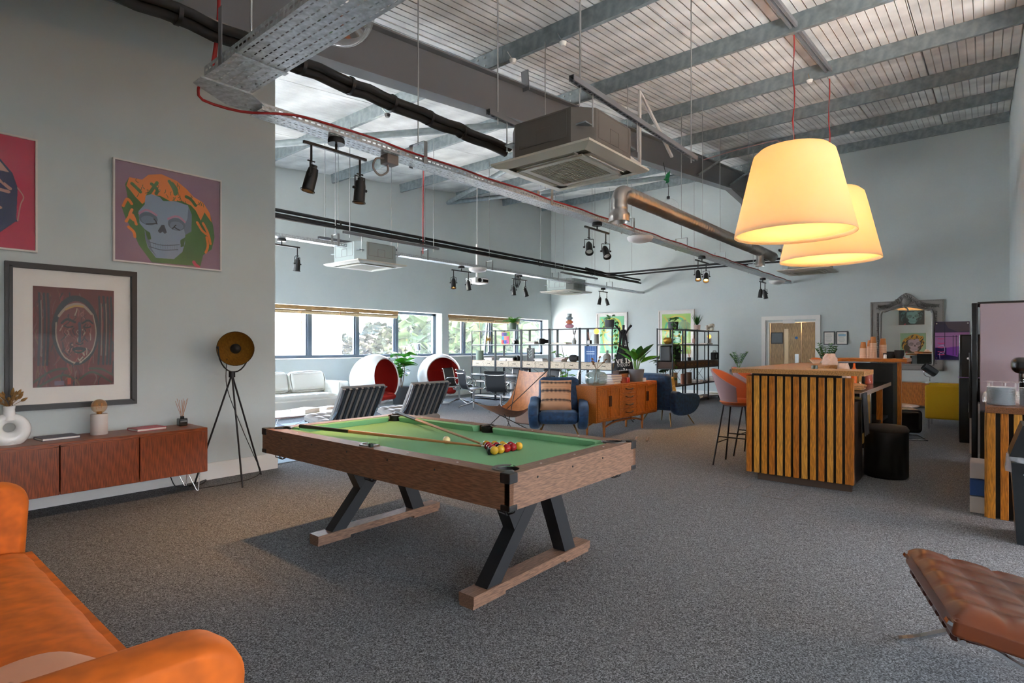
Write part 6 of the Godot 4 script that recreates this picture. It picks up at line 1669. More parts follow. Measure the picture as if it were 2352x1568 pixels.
func shelves() -> void:
	var n := 5
	var b0 := 10.51; var b1 := 6.235
	var w := (b0 - b1) / n
	var where := ["at the window end with the pouffe-green vase", "carrying the colourful poster and the fern", "with the black leaf print book", "carrying the stacked glass vase", "at the coat stand end with the trailing plant"]
	for i in n: shelf_unit("black iron shelving unit with pale drawers " + where[i], V(11.08, 0, -(b0 - w * (i + 0.5))), -PI / 2, w - 0.012, 0.36, true, "iron shelving units with pale drawers")
	var where2 := ["nearest the sideboard with the dark speaker box", "second from the sideboard with the glass jar", "third from the sideboard with the spiky plant", "against the end wall with the portable radio"]
	for i in 4: shelf_unit("black iron shelving unit with dark drawers " + where2[i], V(12.35 + 0.74 * (i + 0.5), 0, -5.7), 0, 0.73, 0.4, false, "iron shelving units with dark drawers")
	var X := 11.06
	var at := func(px: float, y: float, dx := 0.0) -> Vector3:
		var p := pa(px, 790, X + dx)
		return V(p.x, y, p.z)
	var T1 := 1.805; var T2 := 1.432; var T3 := 1.018; var T4 := 0.462
	var grey := mt("pot_grey", "6f7276", 0.6); var stone := mt("stoneware", "8e8e88", 0.7); var greenish := mt("pot_sage", "5f7062", 0.6)
	frond_plant("fern", "bright green fern in a grey pot on top of the shelving", at.call(1178, T1), 0.1, 0.17, greenish, 16, 0.34, leafy("leaf_fern", "5aa52e", 0.5), 0.85, 9, 0.09, 5)
	var t := thing("stacked_vase", "stacked glass vase in pink, orange and smoke on top of the shelving", "vase", at.call(1308, T1))
	obj("pink_tier", g().lathe(PR([0, 0, 0.07, 0, 0.105, 0.04, 0.1, 0.07, 0.05, 0.1]), 24), glass("pink_glass", Color(0.75, 0.4, 0.5, 0.7), 0.1), t)
	obj("orange_tier", g().lathe(PR([0.05, 0.1, 0.085, 0.13, 0.085, 0.16, 0.04, 0.19]), 24), glass("orange_glass", Color(0.85, 0.38, 0.15, 0.75), 0.1), t)
	obj("smoke_tier", g().lathe(PR([0.04, 0.19, 0.08, 0.22, 0.08, 0.25, 0.05, 0.27, 0.055, 0.34, 0.045, 0.34]), 24), glass("smoke_tier_glass", Color(0.35, 0.42, 0.45, 0.75), 0.1), t)
	vine_plant("trailing pothos in a dark grey pot on the shelving by the coat stand", at.call(1400, T1), 0.11, 0.16, mt("pot_dark", "3c4044", 0.6), [[-0.02, 0.17, 0.9, 0.0], [-0.05, 0.2, 1.25, 1.0], [0.05, 0.15, 0.5, 2.0], [-0.08, -0.1, 0.35, 3.0]], 8)
	# middle shelf
	t = thing("starburst", "gold starburst ornament on the shelving", "ornament", at.call(1122, T2 + 0.0))
	var s := g()
	for i in 46:
		var a := i * 2.4; var e := acos(1 - 2 * (i + 0.5) / 46.0)
		s.tube([V(0, 0.13, 0), V(0, 0.13, 0) + V(cos(a) * sin(e), cos(e), sin(a) * sin(e)) * 0.14], [0.006, 0.001], 4)
	obj("spikes", s, mt("gold_paint", "b08a3c", 0.35, 0.8), t).set_meta("kind", "stuff")
	obj("core", g().sph(V(0, 0.13, 0), V(0.03, 0.03, 0.03), 8), mats.gold_paint, t)
	t = thing("letter_poster", "small multicoloured letter poster standing on the shelving", "poster", at.call(1161, T2), -PI / 2 + 0.12)
	obj("board", g().box(V(0, 0.16, 0), V(0.25, 0.32, 0.012)), mt("poster_edge", "c9a12a", 0.5), t)
	var pc := ["7a4fa8", "2a3f9a", "4fae3a", "3aa0d0", "e0746a", "d23a6a", "e0405a", "3a62c8", "d04a9a"]
	for i in 9: obj("tile", g().box(V(-0.075 + (i % 3) * 0.075, 0.26 - (i / 3) * 0.098, 0.008), V(0.072, 0.094, 0.003)), mt("tile_" + pc[i], pc[i], 0.5), t)
	for r in [["THE", 0.26], ["BIG", 0.065]]:
		var tm := TextMesh.new(); tm.text = r[0]; tm.font_size = 32; tm.pixel_size = 0.003; tm.depth = 0.001
		var f := SystemFont.new(); f.font_names = PackedStringArray(["Droid Sans"]); f.font_weight = 700; tm.font = f
		obj("lettering", tm, mt("ink_navy", "1c2456", 0.5), t).position = V(0, r[1], 0.0105)
	camera_prop("dark green box camera next to the letter poster", at.call(1185, T2), -PI / 2, 1.0)
	book("tan book on the shelf under the fern side", at.call(1222, T2), -PI / 2, V(0.3, 0.04, 0.2), "a58e74", "books on the iron shelving")
	book("olive brown book lying on the tan book", at.call(1222, T2 + 0.041), -PI / 2 + 0.1, V(0.26, 0.03, 0.19), "7d7460", "books on the iron shelving")
	lens_prop("fat black camera lens beside the tan books", at.call(1250, T2), 2.4, 1.25)
	book("yellow book lying under the stacked glass vase", at.call(1290, T2), -PI / 2, V(0.42, 0.035, 0.24), "c9a73a", "books on the iron shelving")
	t = thing("bud_vase", "small grey bud vase with dark twigs", "vase", at.call(1319, T2))
	obj("vase", g().lathe(PR([0, 0, 0.045, 0, 0.05, 0.08, 0.025, 0.12, 0.025, 0.15, 0.02, 0.15]), 18), stone, t)
	for q in [[-0.08, 0.34], [0.05, 0.38], [0.0, 0.3]]:
		obj("twig", g().tube([V(0, 0.14, 0), V(q[0], q[1], 0.02)], 0.003, 4), mt("twig_dark", "4a3a34", 0.9), t)
		for i in 4: obj("bud", g().sph(V(0, 0.14, 0).lerp(V(q[0], q[1], 0.02), 0.5 + i * 0.15), V(0.012, 0.02, 0.012), 5), mats.twig_dark, t)
	t = thing("reed_diffuser", "black reed diffuser on the shelving by the bulb lamp", "diffuser", at.call(1354, T2))
	obj("bottle", g().rbox(V(0, 0.045, 0), V(0.08, 0.09, 0.08), 0.008), mats.black_gloss, t)
	s = g()
	for i in 7: s.tube([V(0, 0.08, 0), V(0.06 * cos(i * 0.9), 0.27, 0.05 * sin(i * 1.9))], 0.002, 4)
	obj("reeds", s, mats.reed, t).set_meta("kind", "stuff")
	t = thing("bulb_lamp", "grey cylinder lamp with a glowing amber globe bulb on the shelving", "lamp", at.call(1370, T2))
	obj("base", g().cyl(V(0, 0, 0), 0.055, 0.22, 20), stone, t)
	obj("globe_bulb", g().sph(V(0, 0.285, 0), V(0.06, 0.062, 0.06), 12), glow("amber_glow", Color(1, 0.72, 0.3), 1.0), t)
	# on the drawers
	lathed("grey_cylinder", "grey green cylinder vase at the window end of the shelving", "vase", at.call(1102, T3), [0, 0, 0.1, 0, 0.105, 0.25, 0.095, 0.25, 0.09, 0.02, 0, 0.02], mt("sage_vase", "6f7f70", 0.6))
	var bk := [[1128, "d8d4d2", 0, "white book on the drawers beside the cylinder vase"], [1126, "c8a0a0", 1, "pink spined book on the white book by the cylinder vase"], [1160, "7a9ac8", 0, "blue book on the drawers below the letter poster"], [1162, "d8c8c0", 1, "cream book on the blue book below the letter poster"], [1176, "a05a48", 0, "brick red book beside the blue and cream pair"], [1174, "8a4038", 1, "dark red book on top of the brick red one"], [1243, "c8c4c0", 0, "grey book on the drawers by the leaf print book"], [1241, "3a3c3e", 1, "black book on the grey one by the leaf print book"], [1286, "3c3e40", 0, "black book under the orange one on the drawers"], [1286, "c8643c", 1, "orange book on the drawers by the torch lens"], [1290, "8a5a4a", 2, "brown book on top of the orange one"]]
	for q in bk: book(q[3], at.call(q[0], T3 + 0.034 * q[2]), -PI / 2 + 0.12 * (q[2] - 1), V(0.27, 0.033, 0.2), q[1], "books on the iron shelving")
	camera_prop("black camera on the drawers beside the red books", at.call(1189, T3), -PI / 2 - 0.5, 1.1)
	t = thing("leaf_print_book", "black book with a pale leaf print standing on the drawers", "book", at.call(1219, T3), -PI / 2)
	obj("cover", g().box(V(0, 0.16, 0), V(0.22, 0.32, 0.03)), mats.black, t)
	for i in 6: put_leaf(t, leaf_mesh(0.1, 0.03, 0.0, 0.0), mt("print_grey", "7d8a84", 0.8), V(0, 0.06 + i * 0.035, 0.017), V(0.6 * (1 if i % 2 else -1), 0.8, 0.0), PI / 2, "leaf_print")
	tub_plant("leggy fiddle plant standing behind the shelving", V(11.9, 0, -8.15), 0.16, 0.3, mats.pot_charcoal, 26, leaf_mesh(0.24, 0.15, 0.2, 0.25), leafy("leaf_lime", "7fb53a", 0.5), 1.15, 0.8, 12)
	lens_prop("black torch shaped lens lying on the drawers", at.call(1321, T3), 1.2, 1.5)
	t = thing("blue_book", "tall blue striped book standing on the drawers", "book", at.call(1357, T3), -PI / 2 + 0.1)
	obj("cover", g().box(V(0, 0.185, 0), V(0.3, 0.37, 0.03)), mt("blue_cover", "2c5a9c", 0.5), t)
	for i in 5: obj("stripe", g().box(V(-0.12 + i * 0.06, 0.185, 0.016), V(0.02, 0.36, 0.002)), mt("blue_stripe", "4a7cb8", 0.5), t)
	for i in 2: obj("title_line", g().box(V(0, 0.24 - i * 0.05, 0.018), V(0.2, 0.025, 0.002)), mt("pale_blue", "a8c4dc", 0.5), t)
	t = thing("stone_bottle", "grey stoneware bottle with a handle on the drawers", "bottle", at.call(1394, T3))
	obj("bottle", g().lathe(PR([0, 0, 0.08, 0, 0.085, 0.02, 0.085, 0.14, 0.06, 0.18, 0.02, 0.2, 0.02, 0.27, 0.014, 0.27]), 20), stone, t)
	obj("handle", g().tube(spline([V(0.02, 0.25, 0), V(0.06, 0.26, 0), V(0.07, 0.2, 0), V(0.06, 0.17, 0)], 4), 0.008, 6), stone, t)
	# lower shelves: boxes and low things behind the chairs
	for q in [[1290, "c3b8ac"], [1360, "9a8878"]]: one("storage_box", g().rbox(V(0, 0.1, 0), V(0.3, 0.2, 0.26), 0.01), mt("box_" + q[1], q[1], 0.8), "fabric storage box on the low shelf, " + ("pale sand" if q[0] == 1290 else "dull brown"), "box", "", at.call(q[0], 0.082), -PI / 2)
	one("white_sofa_bench", g().rbox(V(0, 0.3, 0), V(1.9, 0.35, 0.6), 0.08, 2), mats.leather_white, "pale quilted bench behind the shelving", "bench", "", V(12.2, 0.0, -7.0), 0.0).position.y = -0.12
	# ---- shelving by the end wall
	var Z := -5.62
	var bt := func(px: float, y: float, dz := 0.0) -> Vector3:
		var p := pb(px, 790, 5.62 + dz)
		return V(p.x, y, p.z)
	vine_plant("trailing pothos in a black pot on top of the end-wall shelving", bt.call(1546, 1.795), 0.12, 0.16, mats.pot_dark, [[-0.16, 0.05, 1.0, 0.5], [-0.12, 0.2, 0.7, 1.5], [-0.2, 0.12, 1.3, 2.5]], 31)
	lathed("glass_jar", "green tinted glass jar on top of the end-wall shelving", "vase", bt.call(1571, 1.795), [0, 0, 0.12, 0, 0.15, 0.04, 0.15, 0.13, 0.09, 0.18, 0.06, 0.19, 0.06, 0.23, 0.055, 0.23], glass("green_glass", Color(0.6, 0.75, 0.66, 0.35)))
	t = thing("spiky_plant", "spiky snake plant in a pale pink pot", "plant", bt.call(1601, 1.795))
	planter(t, 0.085, 0.13, mt("pot_pink", "c9b0a6", 0.7), 0.9)
	for i in 14:
		var a := i * 2.4
		put_leaf(t, leaf_mesh(0.34, 0.035, -0.05, 0.2, 0.5), leafy("leaf_deep", "2f6a2c"), V(0, 0.1, 0), V(cos(a) * 0.55, 0.75 + 0.2 * (i % 3), sin(a) * 0.55))
	s = g()
	var rng := RandomNumberGenerator.new(); rng.seed = 77
	for i in 26: s.sph(V(rng.randf_range(-0.1, 0.1), 0.06 + rng.randf_range(-0.03, 0.09), rng.randf_range(-0.08, 0.08)), Vector3.ONE * rng.randf_range(0.025, 0.05), 5)
	s.rbox(V(0, 0.02, 0), V(0.1, 0.05, 0.08), 0.01)
	one("coral_ornament", s, mt("coral_white", "d6cfc2", 0.8), "white coral ornament on top of the end-wall shelving", "ornament", "", bt.call(1631, 1.795)).set_meta("kind", "thing")
	lathed("gold_pot", "round hammered gold pot on the end-wall shelving", "pot", bt.call(1534, T2), [0, 0, 0.06, 0, 0.1, 0.05, 0.1, 0.1, 0.07, 0.15, 0.06, 0.15, 0.085, 0.09, 0, 0.02], mats.gold_paint)
	book("dark magazine lying open on the end-wall shelving", bt.call(1583, T2), 0.3, V(0.34, 0.03, 0.24), "44444a", "books on the iron shelving")
	lathed("pink_vase", "slim pink bottle vase on the end-wall shelving", "vase", bt.call(1593, T2, 0.1), [0, 0, 0.035, 0, 0.035, 0.12, 0.012, 0.17, 0.012, 0.24, 0.008, 0.24], mt("vase_pink", "c9a49a", 0.6))
	t = thing("bulb_lamp", "white cylinder lamp with an amber bulb near the end wall", "lamp", bt.call(1629, T2))
	obj("base", g().cyl(V(0, 0, 0), 0.05, 0.16, 18), mats.white_matt, t)
	obj("globe_bulb", g().sph(V(0, 0.21, 0), V(0.05, 0.055, 0.05), 12), mats.amber_glow, t)
	book("pale red book beside the white bulb lamp", bt.call(1622, T2, -0.1), 0.0, V(0.4, 0.03, 0.2), "b09088", "books on the iron shelving")
	t = thing("retro_monitor", "big dark retro television on the end-wall shelving", "television", bt.call(1540, T3, 0.05), -0.25)
	obj("case", g().rbox(V(0, 0.19, 0), V(0.42, 0.38, 0.32), 0.04, 2), mats.black, t)
	obj("screen", g().rbox(V(-0.02, 0.2, 0.155), V(0.32, 0.28, 0.03), 0.014, 2), mats.black_gloss, t)
	obj("knob", g().cyl(V(0.18, 0.26, 0.16), 0.02, 0.02, 12, Basis(V(1, 0, 0), V(0, 0, 1), V(0, -1, 0))), mats.chrome, t)
	t = thing("reed_diffuser", "amber reed diffuser on the dark drawers", "diffuser", bt.call(1583, T3))
	obj("bottle", g().cyl(V(0, 0, 0), 0.045, 0.09, 16), mats.black_gloss, t)
	s = g()
	for i in 9: s.tube([V(0, 0.08, 0), V(0.07 * cos(i * 0.7), 0.28, 0.05 * sin(i * 1.9))], 0.0025, 4)
	obj("reeds", s, mats.reed, t).set_meta("kind", "stuff")
	tub_plant("deep green rubber plant standing behind the end-wall shelving", V(13.6, 0, -6.25), 0.2, 0.5, mats.pot_grey, 24, leaf_mesh(0.26, 0.17, 0.25, 0.25), leafy("leaf_deep", "2f6a2c"), 0.75, 0.6, 41)
	t = thing("portable_radio", "black portable radio on the dark drawers by the end wall", "radio", bt.call(1641, T3), 0.1)
	obj("case", g().rbox(V(0, 0.1, 0), V(0.34, 0.2, 0.12), 0.02, 2), mats.rubber, t)
	obj("speaker", g().cyl(V(-0.09, 0.1, 0.06), 0.06, 0.006, 18, Basis(V(1, 0, 0), V(0, 0, 1), V(0, -1, 0))), mats.black_gloss, t)
	obj("handle", g().tube([V(-0.15, 0.19, 0), V(-0.14, 0.24, 0), V(0.14, 0.24, 0), V(0.15, 0.19, 0)], 0.008, 6), mats.black, t)
	camera_prop("black and white camera on the low end-wall shelf", bt.call(1534, T4), 0.2, 1.3)
	lathed("bronze_tin", "tall bronze tin on the low end-wall shelf", "tin", bt.call(1549, T4), [0, 0, 0.07, 0, 0.07, 0.3, 0, 0.3], mt("bronze_tin", "8a6a4a", 0.4, 0.5))
	lathed("copper_caddy", "short copper caddy on the low end-wall shelf", "tin", bt.call(1569, T4), [0, 0, 0.06, 0, 0.06, 0.24, 0.03, 0.26, 0, 0.26], mt("copper_caddy", "9a6450", 0.4, 0.5))
	lathed("dark_caddy", "dark caddy between the copper caddy and the books", "tin", bt.call(1582, T4), [0, 0, 0.07, 0, 0.07, 0.28, 0, 0.28], mt("dark_caddy", "5a4a40", 0.5, 0.4))
	for q in [[1600, "8a8490", 0, "mauve book on the low end-wall shelf"], [1602, "d0ccc8", 1, "white book on the mauve one on the low end-wall shelf"], [1636, "9a6a70", 0, "rose book on the low end-wall shelf"], [1634, "d8d0d0", 1, "pale book on the rose one on the low end-wall shelf"], [1637, "b8a8b0", 2, "lilac book topping the pile on the low end-wall shelf"]]:
		book(q[3], bt.call(q[0], T4 + 0.036 * q[2]), 0.1 * q[2], V(0.3, 0.035, 0.22), q[1], "books on the iron shelving")
	for q in [[1600, "flat white book on the bottom end-wall shelf"], [1640, "flat cream book on the bottom end-wall shelf"]]: book(q[1], bt.call(q[0], 0.082), 0.2, V(0.34, 0.04, 0.26), "cfc9be" if q[0] == 1600 else "d8cdb2", "books on the iron shelving")
# ---------- slatted bar, kitchen corner, end wall ----------
func bar_stool(label: String, at: Vector3, turn: float) -> void:
	var t := thing("bar_stool", label, "stool", at, turn, "velvet bar stools")
	var a0 := 0.0
	var shell := func(off: float) -> Callable:
		return func(u: float, v: float):
			var a := lerpf(-1.9, 1.9, u)
			var rise := pow(cos(a * 0.5), 2.0)
			var h := lerpf(0.0, 0.08 + 0.3 * rise, v)
			var r := lerpf(0.17, 0.24, v) + off
			return V(sin(a) * r, 0.72 + h, -cos(a) * r * 0.95 - 0.05 * v * rise)
	obj("shell_outer", g().grid(shell.call(0.02), 26, 6, false, true), mt("velvet_mauve", "a5868a", 0.7), t)
	obj("shell_inner", g().grid(shell.call(0.0), 26, 6, false, false), mt("velvet_peach", "c8693c", 0.7), t)
	var rim := []
	for i in 27:
		var p: Vector3 = shell.call(0.01).call(i / 26.0, 1.0)
		rim.append(p)
	obj("piping", g().tube(rim, 0.011, 6), mats.velvet_mauve, t)
	obj("seat_pad", g().lathe(PR([0, 0.0, 0.17, 0.0, 0.2, 0.03, 0.18, 0.06, 0, 0.075]), 24, V(0, 0.7, 0.0)), mats.velvet_peach, t)
	obj("seat_base", g().lathe(PR([0, -0.03, 0.14, -0.02, 0.185, 0.03]), 24, V(0, 0.7, 0.0)), mats.velvet_mauve, t)
	for q in [[-1, -1], [1, -1], [-1, 1], [1, 1]]:
		obj("leg", g().tube([V(q[0] * 0.12, 0.69, q[1] * 0.12), V(q[0] * 0.21, 0, q[1] * 0.21)], 0.01, 6), mats.black, t)
	for q in [[-1, -1, 1, -1], [1, -1, 1, 1], [1, 1, -1, 1], [-1, 1, -1, -1]]:
		var y := 0.26 if q[1] == q[3] else 0.33
		var k := lerpf(0.21, 0.12, y / 0.69)
		obj("foot_rail", g().tube([V(q[0] * k, y, q[1] * k), V(q[2] * k, y, q[3] * k)], 0.008, 6), mats.black, t)

func zz_plant(label: String, at: Vector3, n: int, h: float, sd: int, box := Vector3.ZERO) -> void:
	var t := thing("zz_plant", label, "plant", at, 0, "feathery green plants")
	if box != Vector3.ZERO:
		obj("planter_box", g().rbox(V(0, box.y / 2, 0), box, 0.01), mt("planter_zinc", "b0b4b6", 0.5), t)
		obj("soil", g().box(V(0, box.y + 0.002, 0), V(box.x * 0.9, 0.004, box.z * 0.9)), mats.soil, t)
	var rng := RandomNumberGenerator.new(); rng.seed = sd
	var lm := leaf_mesh(0.11, 0.045, 0.1, 0.3, 0.8)
	for i in n:
		var a := TAU * i / n + rng.randf(); var lean := rng.randf_range(0.15, 0.5)
		var base := V(0, box.y, 0)
		var tip := base + V(cos(a) * lean * h, h * rng.randf_range(0.75, 1.0), sin(a) * lean * h)
		obj("stalk", g().tube([base, base.lerp(tip, 0.5) + V(0, 0.04, 0), tip], 0.006, 5), leafy("leaf_stem", "7fae5a"), t)
		for k in 7:
			var u := 0.3 + 0.1 * k
			var p := base.lerp(tip, u) + V(0, 0.04 * sin(PI * u), 0)
			for q in [-1.0, 1.0]:
				var sd_: Vector3 = V(-sin(a), 0.5, cos(a)) * q
				sd_.y = 0.55
				put_leaf(t, lm, leafy("leaf_zz", "2f7a2a") if (i + k) % 3 else leafy("leaf_pothos", "6aa53c"), p, sd_)

func kitchen() -> void:
	var slat_m := [mt("slat_a", "cf8526", 0.4, 0, "grain", V(10, 0.9, 10)), mt("slat_b", "bd6f1c", 0.4, 0, "grain", V(10, 0.8, 10)), mt("slat_c", "d89638", 0.4, 0, "grain", V(11, 0.7, 11))]
	var ox := 6.05
	var t := thing("slatted_bar", "bar counter clad in upright orange timber slats on black", "bar", V(ox, 0, -1.42))
	# local x runs away from the camera, z to the right
	obj("front_panel", g().box(V(0.05, 0.575, 0), V(0.05, 0.99, 0.93)), mats.black, t)
	obj("side_panel", g().box(V(1.45, 0.575, -0.44), V(2.8, 0.99, 0.04)), mats.black, t)
	obj("kick_plate", g().box(V(0.1, 0.045, 0.04), V(0.05, 0.09, 0.84)), mt("kick_brown", "4a382c", 0.6), t)
	var sl := []
	for i in 3: sl.append(g().rbox(V(0, 0, 0), V(0.03, 0.99, 0.05), 0.003).mesh())
	for i in 13:
		var z := -0.447 + i * 0.0742
		var o := obj("slat", sl[0], slat_m[(i * 7 + 1) % 3], t)
		o.position = V(0.012, 0.575, z)
	obj("corner_post", g().rbox(V(0.01, 0.575, 0.478), V(0.04, 0.99, 0.025), 0.003), slat_m[1], t)
	for i in 36:
		var o := obj("slat", sl[0], slat_m[(i * 5) % 3], t)
		o.position = V(0.1 + i * 0.0752, 0.575, -0.475); o.rotation.y = PI / 2
	one("bar_worktop", g().prism(P2([-0.06, 0.58, 0.5, 0.58, 0.5, -0.02, 2.85, -0.02, 2.85, -0.6, -0.06, -0.6]), 1.095, 1.14, Basis(V(1, 0, 0), V(0, 0, 1), V(0, -1, 0)) * Basis(V(1, 0, 0), PI) if false else Basis(V(1, 0, 0), V(0, 0, 1), V(0, 1, 0)), V(0, 0, 0)), mats.pine, "honey coloured L shaped wooden bar worktop", "worktop", "", V(ox, 0, -1.42))
	obj("riser", g().box(V(0.05, 1.08, -0.02), V(0.06, 0.03, 0.8)), mats.black, t)
	# far return of the bar with its own raised top
	t = thing("bar_return", "dark return unit of the bar holding the paper cups", "bar", V(9.15, 0, -1.25))
	obj("carcass", g().box(V(0, 0.57, -0.05), V(0.5, 1.14, 0.75)), mats.black, t)
	obj("end_board", g().box(V(-0.23, 0.58, 0.395), V(0.05, 1.16, 0.045)), slat_m[1], t)
	one("return_worktop", g().rbox(V(0, 0.022, 0), V(0.62, 0.045, 0.86), 0.004), mt("pine_lamplit", "c8752c", 0.3, 0, "grain", V(9, 9, 0.7)), "wooden raised worktop under the paper cups, coloured with orange lamplight", "worktop", "", V(9.17, 1.165, -1.2))  # the orange lamplight on this top is put into its wood colour
	# low inner counter
	t = thing("work_counter", "low dark bar counter with a brushed metal edge", "counter", V(7.75, 0, -1.2))
	obj("counter_top", g().box(V(0, 0.885, 0), V(2.5, 0.03, 0.5)), mats.black_gloss, t)
	obj("metal_edge", g().box(V(0, 0.88, 0.253), V(2.5, 0.045, 0.006)), mt("edge_metal", "b9a9a6", 0.3, 0.6), t)
	obj("drawer_stack", g().box(V(-0.6, 0.6, 0.02), V(0.5, 0.5, 0.4)), mt("drawers_buff", "8f7a44", 0.5), t)
	obj("post", g().box(V(0.55, 0.43, 0.2), V(0.06, 0.86, 0.06)), slat_m[1], t)
	obj("post", g().tube([V(-0.1, 0.0, 0.18), V(-0.1, 0.87, 0.18)], 0.02, 8), mats.brushed, t)
	obj("shelf", g().box(V(0.3, 0.45, 0), V(1.7, 0.03, 0.44)), mats.black, t)
	one("tea_towel", g().grid(func(u: float, v: float): return V((u - 0.5) * 0.22, 0.0 - 0.42 * v, 0.01 * sin(u * 14) + 0.02 * v), 12, 6, false, true).box(V(0, -0.2, -0.006), V(0.2, 0.4, 0.004)), mt("towel_slate", "2a3036", 0.95), "dark tea towel hanging over the low counter edge", "towel", "", V(6.64, 0.9, -0.93))
	one("dishwasher", g().rbox(V(0, 0.42, 0), V(0.5, 0.8, 0.46), 0.01), mt("dish_dark", "3a3638", 0.35, 0.3), "small dark dishwasher under the low counter", "appliance", "", V(6.55, 0, -1.2))
	t = thing("round_pouffe", "round black bin pouffe with a grey felt top", "pouffe", V(7.12, 0, -0.8))
	obj("drum", g().lathe(PR([0, 0, 0.18, 0, 0.2, 0.02, 0.2, 0.48, 0, 0.48]), 28), mats.black, t)
	obj("felt_top", g().lathe(PR([0.2, 0.48, 0.205, 0.5, 0.18, 0.535, 0, 0.55]), 28), mt("felt_grey", "3c3632", 1.0, 0, "speck", V(6, 6, 6)), t)
	bar_stool("peach and mauve velvet bar stool at the front end of the bar", V(6.72, 0, -2.2), 0.0)
	bar_stool("peach and mauve velvet bar stool farther along the bar", V(7.42, 0, -2.2), 0.0)
	# cups, bowls, jars, bag on the bar
	var ty := 1.21
	var cup := thing("paper_cup", "brown paper cup in the nested stacks on the bar return", "cup", V(9.1, ty, -1.3), 0, "nested paper cups")
	obj("sleeve", g().lathe(PR([0, 0.095, 0.028, 0.095, 0.04, 0.004, 0.037, 0.0]), 18), mt("kraft", "b57a48", 0.8), cup)
	obj("rim", g().lathe(PR([0.037, 0.0, 0.0425, 0.0, 0.0425, 0.006, 0.039, 0.008]), 18), mt("cup_rim", "e0c4ac", 0.6), cup)
	var first := true
	for q in [[9.05, -1.28, 12], [9.18, -1.215, 14], [9.02, -1.16, 18], [9.12, -1.06, 16]]:
		for i in q[2]:
			var p := V(q[0], ty + i * 0.0115, q[1])
			if first: cup.position = p; first = false
			else: copy(cup, p)
	for q in [[9.05, -0.99, 0.06, 0.07, "black stoneware bowl beside the cup stacks"], [9.2, -0.96, 0.07, 0.09, "larger black bowl behind the cup stacks"], [9.05, -0.87, 0.055, 0.11, "tall black pot at the end of the raised worktop"]]:
		lathed("black_bowl", q[4], "bowl", V(q[0], ty, q[1]), [0, 0, q[2] * 0.7, 0, q[2], q[3] * 0.5, q[2], q[3], q[2] * 0.9, q[3], q[2] * 0.85, 0.02, 0, 0.02], mats.rubber, "black bowls on the bar")
	lathed("white_shaker", "small white shaker on the raised worktop", "shaker", V(8.98, ty, -1.02), [0, 0, 0.018, 0, 0.018, 0.05, 0, 0.055], mats.white_matt)
	for q in [[8.5, -1.75, "white snack bowl of crisps by the paper bag"], [8.72, -1.62, "second white snack bowl of crisps by the paper bag"]]:
		t = thing("snack_bowl", q[2], "bowl", V(q[0], 1.14, q[1]), 0, "snack bowls")
		obj("bowl", g().lathe(PR([0, 0, 0.035, 0, 0.04, 0.01, 0.085, 0.055, 0.08, 0.055, 0.035, 0.015, 0, 0.015]), 22), mt("bowl_cream", "e6c9ae", 0.5), t)
		obj("crisps", g().sph(V(0, 0.05, 0), V(0.075, 0.03, 0.075), 8), mt("crisps", "b8662a", 0.9, 0, "blotch", V(20, 20, 20)), t)
	var bagf := FastNoiseLite.new(); bagf.seed = 3; bagf.frequency = 6.0
	one("paper_bag", g().grid(func(u: float, v: float):
		var a := u * TAU
		var r := 0.1 * (1.0 - 0.35 * pow(v, 3)) + 0.015 * bagf.get_noise_2d(cos(a) * 2 + v * 3, sin(a) * 2)
		return V(signf(cos(a)) * pow(absf(cos(a)), 0.5) * r, 0.27 * v, signf(sin(a)) * pow(absf(sin(a)), 0.5) * r * 0.7), 32, 10, true, true), mt("bag_paper", "c9b3a6", 0.8), "crumpled beige coffee bag standing inside the bar", "bag", "", V(7.75, 0.9, -1.3))
	one("paper_bag", g().grid(func(u: float, v: float):
		var a := u * TAU
		var r := 0.09 * (1.0 - 0.5 * pow(v, 2)) + 0.02 * bagf.get_noise_2d(cos(a) * 2 + v * 4, sin(a) * 2)
		return V(cos(a) * r * 1.2, 0.14 * v, sin(a) * r), 28, 8, true, true), mats.bag_paper, "crumpled beige bag on the bar worktop by the snack bowls", "bag", "", V(8.05, 1.14, -1.5))
	t = thing("jar", "glass jar of orange sweets on the low counter", "jar", V(8.35, 0.9, -1.12))
	obj("sweets", g().cyl(V(0, 0.003, 0), 0.045, 0.12, 18), mt("sweets_red", "d24a20", 0.5, 0, "blotch", V(25, 25, 25)), t)
	obj("glass", g().lathe(PR([0, 0, 0.05, 0, 0.05, 0.13, 0.042, 0.145, 0.042, 0.15]), 20), mats.clear_glass, t)
	obj("lid", g().cyl(V(0, 0.15, 0), 0.045, 0.025, 18), mats.white_matt, t)
	lathed("orange_bottle", "orange squeezy bottle inside the bar", "bottle", V(8.15, 0.9, -1.25), [0, 0, 0.035, 0, 0.035, 0.17, 0.014, 0.21, 0.012, 0.26, 0, 0.26], mt("orange_plastic", "e0661a", 0.35))
	lathed("spice_bottle", "slim glass bottle beside the paper bag", "bottle", V(7.5, 0.9, -1.1), [0, 0, 0.025, 0, 0.025, 0.14, 0.01, 0.17, 0.01, 0.2, 0, 0.2], glass("amber_glass", Color(0.85, 0.6, 0.28, 0.35)))
	for i in 3: one("serving_tray", g().rbox(V(0, 0.012, 0), V(0.3, 0.018, 0.2), 0.004), mats.pine, ["pale wooden board lying on the low counter", "second wooden board lying on the low counter", "third wooden board lying on the low counter"][i], "board", "wooden boards", V(7.1 + 0.02 * i, 0.9 + i * 0.019, -1.1), 0.15 * i)
	lathed("candle_holder", "small dark green candle holder on the bar worktop", "candle", V(6.4, 1.14, -1.33), [0, 0, 0.03, 0, 0.03, 0.035, 0.025, 0.035, 0.022, 0.01, 0, 0.01], mt("bottle_green", "2c3a2a", 0.3))
